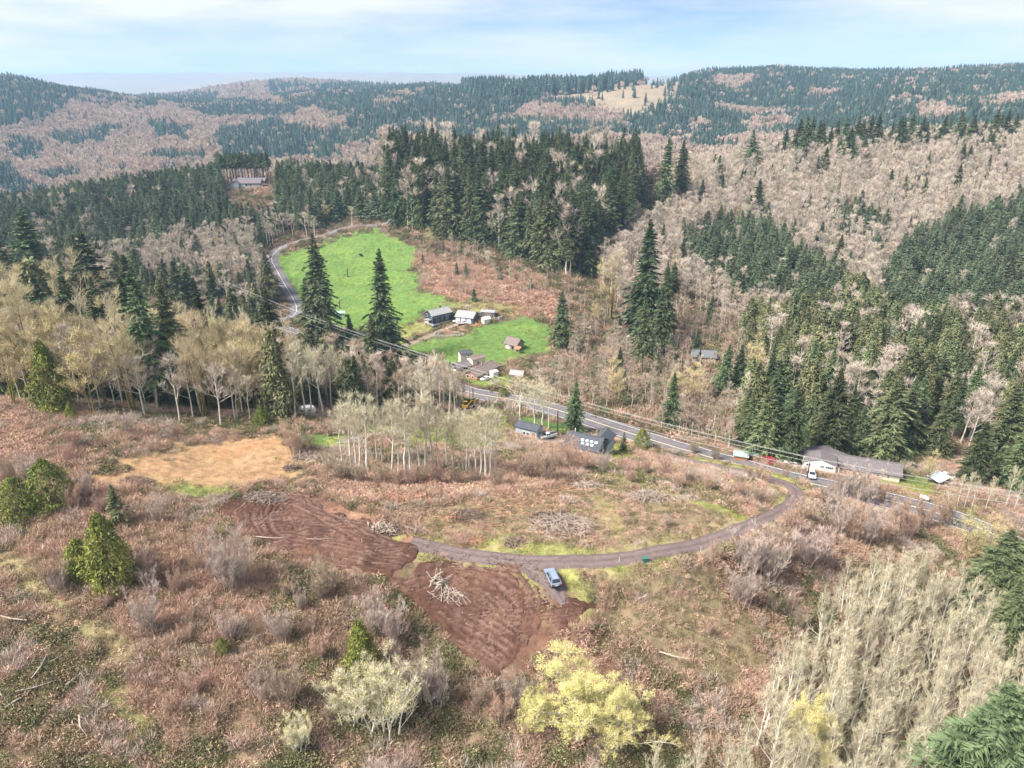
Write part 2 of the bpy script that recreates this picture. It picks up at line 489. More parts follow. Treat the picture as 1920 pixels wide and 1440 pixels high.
def P(*pts): return ray_ground(pts)
ZONES = [  # (corners, colour, edge softness in metres, strength)
 (P((0,900),(100,880),(200,900),(330,930),(470,950),(470,1360),(0,1360)), C_BRUSH * 1.12, 8, .6),
 (P((0,1110),(100,1150),(190,1240),(270,1360),(0,1360)), C_OLIVE * .9, 4, .8),
 (P((0,755),(60,778),(85,840),(30,875),(0,875)), C_BRACKEN, 3, .8),
 (P((90,700),(300,740),(520,770),(520,800),(300,800),(100,760)), C_DARK, 4, .7),
 (P((640,800),(760,790),(900,765),(950,772),(975,800),(930,845),(800,835),(700,818)), C_SLOPE, 3, .9),
 (P((190,895),(310,835),(540,812),(600,855),(575,925),(470,937),(330,925)), C_STRAW * .95, 4, .8),
 (P((280,893),(370,903),(480,915),(560,900),(575,925),(400,945),(310,925)), C_GRASS * 1.05, 2.2, .8),
 (P((200,888),(320,842),(440,826),(540,822),(570,850),(555,893),(480,916),(330,908),(225,902)), C_OCHRE, 4.5, .9),
 (P((380,850),(480,835),(530,832),(470,850),(400,868)), np.array((.42, .22, .11)), 3.5, .7),
 (P((540,818),(640,816),(650,836),(565,842)), C_MEADOW, 1.6, .95),
 (P((600,880),(650,888),(750,900),(900,900),(1000,890),(1050,875),(1090,898),(1010,940),(900,935),(800,952),(700,965),(620,935)), C_BRACKEN, 3, .85),
 (P((930,870),(1040,862),(1060,900),(990,925),(930,910)), np.array((.36, .165, .095)), 2, .75),
 (P((690,960),(820,950),(1100,900),(1160,1000),(1150,1035),(1000,1040),(880,1020),(780,1000)), C_ROUGH * .9, 3, .85),
 (P((1090,905),(1250,925),(1400,970),(1360,985),(1250,1020),(1180,1010),(1130,950)), C_ROUGH * .92, 3, .9),
 (P((630,935),(690,940),(730,960),(690,975),(640,960)), C_GRASS * .95, 1.5, .6),
 (P((860,1000),(1000,1015),(1130,1025),(1170,1030),(1050,1045),(920,1035)), C_YGRASS, 1.5, .75),
 (P((760,1035),(800,1030),(840,1050),(800,1062)), C_YGRASS, 1.2, .8),
 (P((1048,1078),(1075,1062),(1150,1056),(1180,1070),(1110,1120),(1066,1130),(1052,1105)), C_YGRASS * .95, 1.5, .8),
 (P((1225,1052),(1330,1030),(1390,1000),(1360,1035),(1260,1062)), C_MEADOW * 1.1, 1.2, .8),
 (P((1090,1085),(1250,1062),(1340,1065),(1450,1190),(1420,1260),(1300,1280),(1230,1240),(1130,1185)), C_ROUGH, 3, .95),
 (P((440,915),(520,905),(600,920),(690,950),(790,1000),(830,1030),(800,1065),(700,1090),(600,1085),(500,1040),(420,1000),(385,965)), C_SOIL * .85, 5, .9),
 (P((720,1070),(800,1050),(900,1042),(1000,1055),(1060,1110),(1140,1125),(1150,1160),(1100,1205),(1040,1225),(1000,1290),(900,1290),(800,1215),(750,1130)), C_SOIL * .8, 5, .9),
 (P((1040,1190),(1150,1215),(1260,1300),(1200,1330),(1050,1260)), C_BRACKEN * .85, 3, .8),
 (P((1330,1060),(1500,1010),(1650,990),(1600,1060),(1480,1080),(1420,1150)), C_BRACKEN * .8, 4, .8),
 (P((950,775),(1010,785),(1090,802),(1135,815),(1060,816),(985,800)), C_MEADOW * .95, 1.5, .95),
 (P((1130,828),(1175,832),(1190,860),(1140,862)), C_YGRASS, 1.5, .9),
 (P((1080,816),(1170,815),(1190,830),(1130,828)), np.array((.42, .22, .11)), 1.0, .8),
 (P((1290,860),(1400,880),(1480,905),(1490,918),(1430,903),(1350,884),(1280,868)), C_YGRASS * .9, .8, .9),
 (P((1640,892),(1745,892),(1760,932),(1700,927),(1655,916)), C_YGRASS * .8, 1.5, .9),
 (P((1665,880),(1745,880),(1740,915),(1680,905)), C_MEADOW * .7, 1.5, .8),
 (P((1485,795),(1545,790),(1555,860),(1500,860)), C_MEADOW * 1.2, 2, .95),
 (P((1560,840),(1720,840),(1720,870),(1560,860)), C_MEADOW * .6, 3, .7),
 (P((1370,760),(1410,755),(1420,800),(1380,800)), C_SLOPE * .8, 3, .7),
 (P((858,700),(955,703),(965,727),(925,731),(868,717)), C_GRASS * 1.1, 1.5, .9),
 (P((760,470),(900,495),(1060,555),(1060,605),(900,590),(800,558)), C_BRACKEN * .85, 6, .85),
 (P((1000,665),(1060,655),(1200,690),(1250,720),(1100,700)), C_FLOOR * 1.3, 5, .8),
 (P((512,484),(560,466),(640,444),(700,432),(745,442),(772,470),(778,510),(792,548),(850,562),(872,580),(800,592),(762,612),(745,645),(690,645),(640,612),(580,588),(545,545),(520,510)), C_MEADOW, 5, 1),
 (P((750,652),(830,632),(862,620),(940,600),(1010,597),(1040,620),(1034,657),(965,676),(930,683),(880,692),(800,672)), C_MEADOW, 3.5, 1),
 (P((760,408),(800,398),(850,425),(865,445),(800,440)), C_MEADOW * .75, 3, .8),
 (P((752,612),(795,602),(813,614),(782,631),(750,642)), C_YGRASS * .9, 1.2, .95),
 (P((820,570),(900,560),(1000,575),(960,592),(880,585)), C_SLOPE * .9, 3, .7),
 (P((838,620),(870,612),(892,622),(860,634),(835,630)), C_BRACKEN * .7 + .03, 1.5, .8),
]
def ground_colour(x, y):
    n1 = fbm(x / 14, y / 14, 31, 4); n2 = fbm(x / 4.5, y / 4.5, 41, 3); n3 = fbm(x / 1.3, y / 1.3, 51, 2)
    c = np.empty((len(x), 3))
    a = smooth(.38, .62, n1)[:, None]; b = smooth(.52, .70, n2)[:, None]
    c[:] = C_BRUSH * (1 - a) + (C_OLIVE * 1.05) * a
    c = c * (1 - .5 * b) + (C_STRAW * .75) * .5 * b
    fl = smooth(170, 230, y)[:, None]
    c = c * (1 - fl) + (C_FLOOR * (0.75 + .6 * n1[:, None])) * fl
    far = smooth(560, 800, y)[:, None]
    c = c * (1 - far) + np.array((.30, .235, .165)) * (.8 + .4 * n1[:, None]) * far
    for poly, col, soft, k in ZONES:
        lo, hi = poly.min(0) - soft - 3, poly.max(0) + soft + 3
        s = np.nonzero((x > lo[0]) & (x < hi[0]) & (y > lo[1]) & (y < hi[1]))[0]
        if not len(s): continue
        d = poly_sd(x[s], y[s], poly) + (n2[s] - .5) * soft * 3 + (n3[s] - .5) * soft
        w = (smooth(-soft * .5, soft * .5, d) * k * np.clip(1 - .22 * (n3[s] > .63), 0, 1))[:, None]
        c[s] = c[s] * (1 - w) + np.clip(col, 0, 1) * w
    for line, wd, col, k in TRACES:
        lo, hi = line.min(0) - wd * 2, line.max(0) + wd * 2
        s = np.nonzero((x > lo[0]) & (x < hi[0]) & (y > lo[1]) & (y < hi[1]))[0]
        d = line_d(x[s], y[s], line) + (n2[s] - .5) * wd * 1.1
        w = ((1 - smooth(wd * .35, wd * .75, d)) * k)[:, None]
        c[s] = c[s] * (1 - w) + col * w
    # meadow sward: pale and lush patches
    m = smooth(.45, .75, fbm(x / 9, y / 6, 61, 3))[:, None]
    green = np.clip((c[:, 1:2] - c[:, 0:1]) * 9, 0, 1) * smooth(240, 300, y)[:, None]
    c = c * (1 - green * m * .55) + np.array((.20, .275, .062)) * green * m * .55
    return np.clip(c * (.86 + .28 * n3[:, None]), 0, 1)
TRACES = [
 (spline(P((1120,930),(1140,965),(1160,1000),(1180,1030)), 2), 3.0, C_STRAW, .85),
 (spline(P((1085,885),(1180,902),(1280,935),(1390,968)), 2), 2.6, C_YGRASS * .95, .7),
 (spline(P((10,1040),(55,1090),(120,1150),(190,1195),(215,1230)), 2), 4.4, C_SLOPE * .6 + C_STRAW * .45, .65),
 (spline(P((190,1280),(225,1330),(260,1365)), 2), 3.2, C_YGRASS * .8, .5),
 (spline(P((690,905),(720,935),(700,960),(640,975)), 2), 3.0, C_STRAW * .85, .6),
 (spline(P((640,960),(700,985),(770,1015)), 2), 4.0, C_BRACKEN * 1.1 + .02, .6),
 (spline(P((1440,905),(1460,925),(1450,945)), 1), 2.2, C_STRAW, .8),
 (spline(P((545,600),(600,560),(560,470)), 3), 3.0, C_BRACKEN, .0),
]
_c = ground_colour(_x, _y)
_vg = np.clip((3.2 - _D) / 2.0, 0, 1) * smooth(-.6, .4, _D) * (_y < 170)          # grassy verges beside the gravel
_vn = smooth(.35, .6, fbm(_x / 5, _y / 5, 71, 3))
_c = _c * (1 - (_vg * .75)[:, None]) + (C_YGRASS * _vn[:, None] + C_STRAW * .95 * (1 - _vn[:, None])) * (_vg * .75)[:, None]
_nx, _ny = len(GX), len(GY)
_i = np.arange(_nx * _ny).reshape(_ny, _nx)
_f = np.stack([_i[:-1, :-1], _i[:-1, 1:], _i[1:, 1:], _i[1:, :-1]], -1).reshape(-1, 4)

def ground_material():
    m = bpy.data.materials.new("earth_and_grass"); m.use_nodes = True
    n, l = m.node_tree.nodes, m.node_tree.links
    b = n["Principled BSDF"]; b.inputs["Roughness"].default_value = .95; b.inputs["Specular IOR Level"].default_value = .1
    a = n.new("ShaderNodeAttribute"); a.attribute_name = "Col"
    g = n.new("ShaderNodeNewGeometry")
    n1 = n.new("ShaderNodeTexNoise"); n1.inputs["Scale"].default_value = .55; n1.inputs["Detail"].default_value = 5; n1.inputs["Roughness"].default_value = .72
    n2 = n.new("ShaderNodeTexNoise"); n2.inputs["Scale"].default_value = 2.4; n2.inputs["Detail"].default_value = 6; n2.inputs["Roughness"].default_value = .7
    l.new(g.outputs["Position"], n1.inputs["Vector"]); l.new(g.outputs["Position"], n2.inputs["Vector"])
    mr = n.new("ShaderNodeMapRange"); mr.inputs[1].default_value = .3; mr.inputs[2].default_value = .7; mr.inputs[3].default_value = .62; mr.inputs[4].default_value = 1.38
    l.new(n1.outputs[0], mr.inputs[0])
    vm = n.new("ShaderNodeVectorMath"); vm.operation = 'SCALE'
    l.new(a.outputs["Color"], vm.inputs[0]); l.new(mr.outputs[0], vm.inputs["Scale"])
    mx = n.new("ShaderNodeMixRGB"); mx.blend_type = 'MIX'; mx.inputs[2].default_value = (.30, .22, .14, 1)
    r2 = n.new("ShaderNodeMapRange"); r2.inputs[1].default_value = .55; r2.inputs[2].default_value = .75; r2.inputs[4].default_value = .3
    l.new(n2.outputs[0], r2.inputs[0]); l.new(r2.outputs[0], mx.inputs[0]); l.new(vm.outputs[0], mx.inputs[1])
    l.new(mx.outputs[0], b.inputs["Base Color"])
    bp = n.new("ShaderNodeBump"); bp.inputs["Strength"].default_value = .7; bp.inputs["Distance"].default_value = .35
    ad = n.new("ShaderNodeMath"); ad.operation = 'ADD'
    l.new(n1.outputs[0], ad.inputs[0]); l.new(n2.outputs[0], ad.inputs[1]); l.new(ad.outputs[0], bp.inputs["Height"])
    l.new(bp.outputs[0], b.inputs["Normal"])
    return m
M_GROUND = ground_material()
gm = np_mesh("ground", np.stack([_x, _y, _z], -1), _f, [M_GROUND], smooth_=True)
_ca = gm.attributes.new("Col", 'FLOAT_COLOR', 'POINT')
_ca.data.foreach_set("color", np.concatenate([_c, np.ones((len(_c), 1))], 1).astype(np.float32).ravel())
ground = link("ground", gm)
tag(ground, "rolling hillside of brush, meadow and forest floor", "ground", kind="structure")

# ------------------------------------------------------------------ road surfaces
def road_mat(name, col, streak, amt):
    m = mat(name, col, .9, noise=None)
    n, l = m.node_tree.nodes, m.node_tree.links
    b = n["Principled BSDF"]
    g = n.new("ShaderNodeNewGeometry"); nz = n.new("ShaderNodeTexNoise")
    nz.inputs["Scale"].default_value = streak; nz.inputs["Detail"].default_value = 8; nz.inputs["Roughness"].default_value = .65
    l.new(g.outputs["Position"], nz.inputs["Vector"])
    mr = n.new("ShaderNodeMapRange"); mr.inputs[1].default_value = .3; mr.inputs[2].default_value = .7; mr.inputs[3].default_value = 1 - amt; mr.inputs[4].default_value = 1 + amt
    l.new(nz.outputs[0], mr.inputs[0])
    a = n.new("ShaderNodeAttribute"); a.attribute_name = "tint"
    mx = n.new("ShaderNodeMixRGB"); mx.inputs[1].default_value = (*col, 1); mx.inputs[2].default_value = (*[min(1, c * 1.45 + .03) for c in col], 1)
    l.new(a.outputs["Fac"], mx.inputs[0])
    vm = n.new("ShaderNodeVectorMath"); vm.operation = 'SCALE'
    l.new(mx.outputs[0], vm.inputs[0]); l.new(mr.outputs[0], vm.inputs["Scale"]); l.new(vm.outputs[0], b.inputs["Base Color"])
    bp = n.new("ShaderNodeBump"); bp.inputs["Strength"].default_value = .3; bp.inputs["Distance"].default_value = .06
    l.new(nz.outputs[0], bp.inputs["Height"]); l.new(bp.outputs[0], b.inputs["Normal"])
    return m
M_GRAVEL = road_mat("gravel", (.138, .100, .092), .9, .22)
M_ASPHALT = road_mat("asphalt", (.125, .112, .118), .5, .22)
M_LANE = road_mat("worn_lane", (.23, .175, .13), .9, .25)
M_LINE_W = mat("white_road_paint", (.72, .70, .66), .8, noise=1.5, namt=.25)
M_LINE_Y = mat("yellow_road_paint", (.60, .53, .34), .8, noise=1.5, namt=.25)

def ribbon(pts, zc, w, off, material, name, wob=0.0, shift=0.0, seed=1, dash=None, lo=0, hi=None, taper=None):
    pts = pts[lo:hi]; zc = zc[lo:hi]
    d = np.gradient(pts, axis=0); d /= np.linalg.norm(d, axis=1, keepdims=True) + 1e-9
    nrm = np.stack([-d[:, 1], d[:, 0]], -1)
    cols = np.linspace(-1, 1, 9) if w > 1 else np.array([-1., 1.])
    s = np.arange(len(pts))
    wl_ = 1 + wob * (fbm(s / 3.0, s * 0 + seed, seed, 3) - .5) * 2
    wr_ = 1 + wob * (fbm(s / 3.0, s * 0 + seed + 9, seed + 3, 3) - .5) * 2
    if taper is not None:
        tp_ = np.interp(np.linspace(0, 1, len(pts)), *taper); wl_ = wl_ * tp_; wr_ = wr_ * tp_
    V = []; T = []
    for c in cols:
        k = (c * w / 2 * (wl_ if c < 0 else wr_) + shift)[:, None]
        p = pts + nrm * k
        edge = 1 if abs(c) > .99 and w > 1 else 0
        V.append(np.concatenate([p, (zc + off - edge * (off + .02) + (0 if w < 1 else .05 * (1 - c * c)))[:, None]], 1))
        T.append(np.full(len(pts), smooth(.45, .1, abs(abs(c) - .42)) * .55 + (0.35 if edge else 0)))
    V = np.stack(V, 1).reshape(-1, 3); T = np.stack(T, 1).ravel()
    nc = len(cols); i = np.arange(len(pts) * nc).reshape(-1, nc)
    F = np.stack([i[:-1, :-1], i[:-1, 1:], i[1:, 1:], i[1:, :-1]], -1)
    if dash: F = F[(np.arange(len(F)) % dash[0]) < dash[1]]
    F = F.reshape(-1, 4)
    return np_mesh(name, V, F, [material], tint=T, smooth_=True)

def road(name, k, material, label, off=.06, wob=.12, seed=1, taper=None):
    pts, w = _ROADS[k]
    return tag(link(name, ribbon(pts, _RZ[k], w, off, material, name, wob, 0, seed, taper=taper)), label, "road", kind="structure")
track = road("gravel_track", 0, M_GRAVEL, "curving reddish gravel track across the cleared hillside", .07, .16, 2)
road("gravel_spur", 1, M_GRAVEL, "short gravel turnout under the parked blue car", .085, .3, 3, ([0, .18, .4, .75, 1], [2.3, 1.5, 1.05, .8, .15]))
hwy = road("highway", 2, M_ASPHALT, "two lane asphalt highway crossing the valley", .08, .02, 4)
side = road("side_road", 3, M_ASPHALT, "narrow paved road curving round the green meadow", .09, .08, 5)
road("driveway", 4, M_LANE, "gravel driveway leading to the navy house", .07, .2, 6)
road("farm_lane", 5, M_LANE, "worn dirt lane crossing the grassy slope", .06, .3, 7)
road("yard", 6, M_GRAVEL, "gravel yard between the cottage and the skylit house", .065, .3, 8)
for sh, m_, dsh in ((-4.1, M_LINE_W, None), (4.1, M_LINE_W, None), (-.16, M_LINE_Y, None), (.16, M_LINE_Y, None)):
    o = link("road_marking", ribbon(HIGHWAY, _RZ[2], .22, .145, m_, "road_marking", 0, sh), hwy)
for sh, m_ in ((.1, M_LINE_W),):
    link("road_marking", ribbon(SIDE, _RZ[3], .24, .155, m_, "road_marking", 0, sh, lo=3), side)

# ------------------------------------------------------------------ churned soil with machine ruts (fine sheets on the ground)
def soil_material():
    m = bpy.data.materials.new("churned_soil"); m.use_nodes = True
    n, l = m.node_tree.nodes, m.node_tree.links
    b = n["Principled BSDF"]; b.inputs["Roughness"].default_value = .95; b.inputs["Specular IOR Level"].default_value = .12
    g = n.new("ShaderNodeNewGeometry")
    n1 = n.new("ShaderNodeTexNoise"); n1.inputs["Scale"].default_value = .16; n1.inputs["Detail"].default_value = 6
    n2 = n.new("ShaderNodeTexNoise"); n2.inputs["Scale"].default_value = 2.6; n2.inputs["Detail"].default_value = 5; n2.inputs["Roughness"].default_value = .7
    l.new(g.outputs["Position"], n1.inputs["Vector"]); l.new(g.outputs["Position"], n2.inputs["Vector"])
    cr = n.new("ShaderNodeValToRGB"); e = cr.color_ramp.elements
    e[0].position = .30; e[0].color = (.064, .031, .021, 1); e[1].position = .62; e[1].color = (.108, .054, .038, 1)
    x = e.new(.75); x.color = (.17, .085, .052, 1)
    l.new(n1.outputs[0], cr.inputs[0])
    a = n.new("ShaderNodeAttribute"); a.attribute_name = "tint"
    mx = n.new("ShaderNodeMixRGB"); mx.inputs[2].default_value = (.215, .132, .104, 1)
    l.new(a.outputs["Fac"], mx.inputs[0]); l.new(cr.outputs[0], mx.inputs[1])
    mr = n.new("ShaderNodeMapRange"); mr.inputs[1].default_value = .3; mr.inputs[2].default_value = .7; mr.inputs[3].default_value = .7; mr.inputs[4].default_value = 1.3
    l.new(n2.outputs[0], mr.inputs[0])
    vm = n.new("ShaderNodeVectorMath"); vm.operation = 'SCALE'
    l.new(mx.outputs[0], vm.inputs[0]); l.new(mr.outputs[0], vm.inputs["Scale"]); l.new(vm.outputs[0], b.inputs["Base Color"])
    bp = n.new("ShaderNodeBump"); bp.inputs["Strength"].default_value = .8; bp.inputs["Distance"].default_value = .18
    l.new(n2.outputs[0], bp.inputs["Height"]); l.new(bp.outputs[0], b.inputs["Normal"])
    return m
M_SOIL = soil_material()

def soil_patch(name, poly, arcs, label, seed, res=.27, ragged=4.5, depth=.34):
    rs = np.random.RandomState(seed)
    lo, hi = poly.min(0) - 3, poly.max(0) + 3
    xs, ys = np.arange(lo[0], hi[0], res), np.arange(lo[1], hi[1], res)
    X, Y = np.meshgrid(xs, ys)
    sd = poly_sd(X.ravel(), Y.ravel(), poly).reshape(X.shape)
    sd = sd + (fbm(X / 4, Y / 4, seed, 4) - .5) * ragged * 2.2
    rel = np.zeros(X.shape); dry = np.zeros(X.shape)
    ny, nx = X.shape
    for line in arcs:                       # each machine pass leaves two cleated ruts with berms
        pts = spline(line, .12)
        d = np.gradient(pts, axis=0); d /= np.linalg.norm(d, axis=1, keepdims=True) + 1e-9
        nr = np.stack([-d[:, 1], d[:, 0]], -1)
        dp = rs.uniform(.25, 1.3) * depth; gw = rs.uniform(.8, 1.25); cut = rs.uniform(0, .35, 2); m0 = int(len(pts) * cut[0]); m1 = len(pts) - int(len(pts) * cut[1]); pts = pts[m0:m1]; nr = nr[m0:m1]
        pts = pts + nr * ((fbm(np.arange(len(pts)) / 22., np.full(len(pts), float(seed)), rs.randint(9999), 3) - .5) * .5)[:, None]
        for g in (-1.05 * gw, 1.05 * gw):
            for off, dz, dr in ((-.42, .6, .8), (-.2, -.8, 0), (0, -1.0, 0), (.2, -.8, 0), (.42, .6, .8)):
                q = pts + nr * (g + off)
                i = ((q[:, 0] - lo[0]) / res).astype(int); j = ((q[:, 1] - lo[1]) / res).astype(int)
                ok = (i >= 0) & (i < nx) & (j >= 0) & (j < ny)
                i, j = i[ok], j[ok]
                cleat = .75 + .25 * np.sign(np.sin(np.arange(len(pts))[ok] * .12 / .5 * 2 * math.pi))
                rel[j, i] = rel[j, i] * .35 + dz * dp * (cleat if dz < 0 else 1)
                dry[j, i] = dry[j, i] * .4 + dr * rs.uniform(.4, 1.0)
    for _ in range(1):
        k = rel.copy(); k[1:-1, 1:-1] = .5 * rel[1:-1, 1:-1] + .125 * (rel[:-2, 1:-1] + rel[2:, 1:-1] + rel[1:-1, :-2] + rel[1:-1, 2:]); rel = k
    rel = rel * (.25 + .75 * smooth(.36, .58, fbm(X / 3.5, Y / 3.5, seed + 15, 3))); dry = dry * (.3 + .7 * smooth(.36, .6, fbm(X / 3, Y / 3, seed + 25, 3)))
    clods = (fbm(X / .8, Y / .8, seed + 4, 3) - .5) * .42 + (fbm(X / 5, Y / 5, seed + 6, 3) - .5) * .45
    base = GZ(X.ravel(), Y.ravel()).reshape(X.shape)
    inside = smooth(-.1, 1.4, sd)
    Z = base + (.20 + rel + clods) * inside - (1 - smooth(-.8, .4, sd)) * .9
    keep = (sd > -1.0)
    dry = np.clip(dry + smooth(.55, .8, fbm(X / 3, Y / 3, seed + 8, 3)) * .25, 0, 1)
    fk = keep[:-1, :-1] & keep[1:, :-1] & keep[:-1, 1:] & keep[1:, 1:]
    idx = np.arange(X.size).reshape(X.shape)
    F = np.stack([idx[:-1, :-1], idx[:-1, 1:], idx[1:, 1:], idx[1:, :-1]], -1)[fk]
    used = np.unique(F); remap = np.full(X.size, -1); remap[used] = np.arange(len(used))
    V = np.stack([X.ravel(), Y.ravel(), Z.ravel()], -1)[used]
    me = np_mesh(name, V, remap[F], [M_SOIL], tint=dry.ravel()[used], smooth_=True)
    return tag(link(name, me), label, "soil", kind="structure")

def arcset(segs, n, seed, jit):
    rs = np.random.RandomState(seed); out = []
    for _ in range(n):
        s = segs[rs.randint(len(segs))]
        g = ray_ground(s)
        out.append(g + rs.uniform(-jit, jit, (1, 2)) + rs.uniform(-.7, .7, g.shape))
    return out
SOIL_A = P((462,925),(520,918),(590,930),(660,955),(745,990),(800,1030),(800,1062),(740,1085),(660,1082),(560,1050),(480,1015),(440,985),(400,960))
SOIL_B = P((715,1082),(790,1058),(900,1050),(985,1062),(1015,1090),(1040,1125),(1085,1118),(1128,1145),(1095,1185),(1030,1200),(995,1240),(960,1275),(900,1260),(835,1205),(800,1160),(770,1130))
soil_patch("churned_soil", SOIL_A, arcset([
 [(430,985),(520,960),(620,960),(720,985)],[(460,1000),(560,985),(660,1000),(770,1035)],[(480,1020),(580,1005),(690,1030),(780,1045)],
 [(470,940),(560,930),(640,960),(730,1010)],[(560,950),(580,990),(590,1040),(580,1060)],[(500,1030),(600,1000),(700,985)],
 [(560,1055),(640,1030),(760,1030)],[(590,935),(600,970),(590,1010)],[(640,1075),(700,1055),(780,1045)],[(520,930),(480,970),(500,1010),(560,1040)]], 50, 5, 3.6),
 "reddish brown churned soil with long sweeping ruts beside the sandy pad", 11)
soil_patch("churned_soil", SOIL_B, arcset([
 [(770,1090),(850,1075),(930,1080),(1000,1110),(1030,1160)],[(790,1120),(870,1110),(960,1120),(1080,1150)],[(820,1150),(900,1140),(1000,1150),(1110,1150)],
 [(850,1190),(920,1160),(1000,1170),(1080,1175)],[(900,1060),(930,1110),(925,1170),(880,1220)],[(930,1060),(980,1120),(985,1190),(950,1260)],
 [(870,1200),(930,1190),(1010,1200)],[(960,1070),(1010,1130),(1040,1180)],[(905,1070),(890,1120),(915,1180),(900,1230)],[(860,1070),(920,1085),(970,1130)],[(840,1160),(900,1200),(950,1240)]], 56, 6, 3.0),
 "dark reddish churned soil with criss-crossing ruts beside the blue car", 12)
SOIL_C = P((640,905),(720,908),(800,925),(900,930),(880,945),(760,948),(680,930))
soil_patch("churned_soil", SOIL_C, arcset([[(640,910),(720,915),(820,930)],[(690,925),(780,935),(880,938)]], 8, 9, 2),
 "narrow strip of torn red soil below the white trunked trees", 13, ragged=3)
SOIL_D = P((1050,970),(960,985),(880,990),(930,960),(1010,950))
# ------------------------------------------------------------------ plant prototypes (real leaf, needle and twig faces)
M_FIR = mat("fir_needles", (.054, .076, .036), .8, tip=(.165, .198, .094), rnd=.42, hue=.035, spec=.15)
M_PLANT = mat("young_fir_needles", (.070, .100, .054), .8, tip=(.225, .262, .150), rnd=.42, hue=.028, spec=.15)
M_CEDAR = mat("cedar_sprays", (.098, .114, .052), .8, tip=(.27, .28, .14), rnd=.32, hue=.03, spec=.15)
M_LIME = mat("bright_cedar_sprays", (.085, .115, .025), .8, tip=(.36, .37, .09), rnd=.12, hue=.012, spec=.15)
M_FBARK = mat("fir_bark", (.20, .165, .135), .95, noise=1.2, namt=.35, rnd=.2)
M_ABARK = mat("alder_bark", (.58, .52, .44), .9, noise=1.5, namt=.35, rnd=.15)
M_WBARK = mat("white_bark", (.66, .62, .52), .85, noise=1.1, namt=.22, rnd=.08)
M_MBARK = mat("mossy_bark", (.22, .165, .062), .95, noise=.9, namt=.45, rnd=.12)
M_ATWIG = mat("alder_twigs", (.42, .335, .265), .9, tip=(.68, .575, .475), rnd=.26, hue=.014)
M_BTWIG = mat("brown_twigs", (.32, .235, .17), .9, tip=(.52, .41, .31), rnd=.18, hue=.014)
M_CTWIG = mat("cream_twigs", (.47, .395, .26), .9, tip=(.74, .67, .48), rnd=.12, hue=.01)
M_MTWIG = mat("maple_twigs", (.38, .28, .145), .9, tip=(.74, .63, .42), rnd=.12, hue=.012)
M_YLEAF = mat("yellow_blossom", (.50, .43, .10), .85, tip=(.76, .70, .29), rnd=.06, hue=.01)
M_GTWIG = mat("grey_twigs", (.42, .33, .275), .9, tip=(.64, .52, .445), rnd=.14, hue=.012)
M_RTWIG = mat("reddish_twigs", (.42, .265, .19), .9, tip=(.62, .43, .325), rnd=.16, hue=.012)
M_WTWIG = mat("pale_twigs", (.58, .51, .39), .9, tip=(.80, .73, .58), rnd=.08, hue=.01)
M_BRACK = mat("dead_bracken", (.40, .24, .165), .9, tip=(.70, .50, .375), rnd=.25, hue=.02)
M_BRAMB = mat("bramble_leaves", (.17, .135, .072), .85, tip=(.36, .29, .165), rnd=.35, hue=.035)
M_SALAL = mat("evergreen_shrub_leaves", (.075, .088, .036), .8, tip=(.21, .215, .095), rnd=.3, hue=.03)
M_TUFT = mat("grass_blades", (.20, .24, .055), .85, tip=(.42, .40, .14), rnd=.25, hue=.03)
M_STRAW = mat("dry_grass_blades", (.34, .26, .13), .9, tip=(.60, .49, .29), rnd=.2, hue=.015)
M_STICK = mat("weathered_sticks", (.25, .19, .15), .9, tip=(.47, .385, .32), rnd=.25, hue=.01)
M_LOG = mat("bleached_log", (.42, .35, .285), .9, noise=1.4, namt=.35)

def nrm(a): return a / (np.linalg.norm(a, axis=-1, keepdims=True) + 1e-9)

def slivers(p, d, L, w, rs, taper=0.0):
    """One long thin triangle (or quad) per twig."""
    s = nrm(np.cross(d, nrm(rs.normal(size=d.shape))))
    a = p - s * w[:, None] / 2; b = p + s * w[:, None] / 2; c = p + d * L[:, None]
    v = np.stack([a, b, c], 1).reshape(-1, 3)
    return v, np.arange(len(v)).reshape(-1, 3)

def prisms(p, q, r0, r1, n=4):
    """Tapered n-sided limbs from p to q."""
    d = nrm(q - p)
    a = nrm(np.cross(d, np.where(np.abs(d[:, 2:3]) < .9, np.array([[0, 0, 1.]]), np.array([[1., 0, 0]]))))
    b = np.cross(d, a)
    V = []
    for base, r in ((p, r0), (q, r1)):
        for k in range(n):
            t = 2 * math.pi * k / n
            V.append(base + (a * math.cos(t) + b * math.sin(t)) * r[:, None])
    V = np.stack(V, 1)
    m = len(p); o = (np.arange(m) * 2 * n)[:, None]
    F = np.concatenate([np.array([[k, (k + 1) % n, n + (k + 1) % n], [k, n + (k + 1) % n, n + k]]) for k in range(n)])
    return V.reshape(-1, 3), (o[:, :, None] + F[None]).reshape(-1, 3)

def join(parts):
    V, F, n = [], [], 0
    for v, f in parts:
        V.append(v); F.append(f + n); n += len(v)
    return np.concatenate(V), np.concatenate(F)

def trunk_geo(H, r, rs, lean=0.0, n=7, segs=7, top=.06):
    t = np.linspace(0, 1, segs + 1)
    off = np.cumsum(rs.normal(0, lean, (segs + 1, 2)), 0) * H / segs; off[0] = 0
    pts = np.concatenate([off, (t * H)[:, None]], 1)
    rad = r * ((1 - t) ** .85 * (1 - top) + top); rad[0] *= 1.3
    v, f = prisms(pts[:-1], pts[1:], rad[:-1], rad[1:], n)
    return v, f, pts, rad

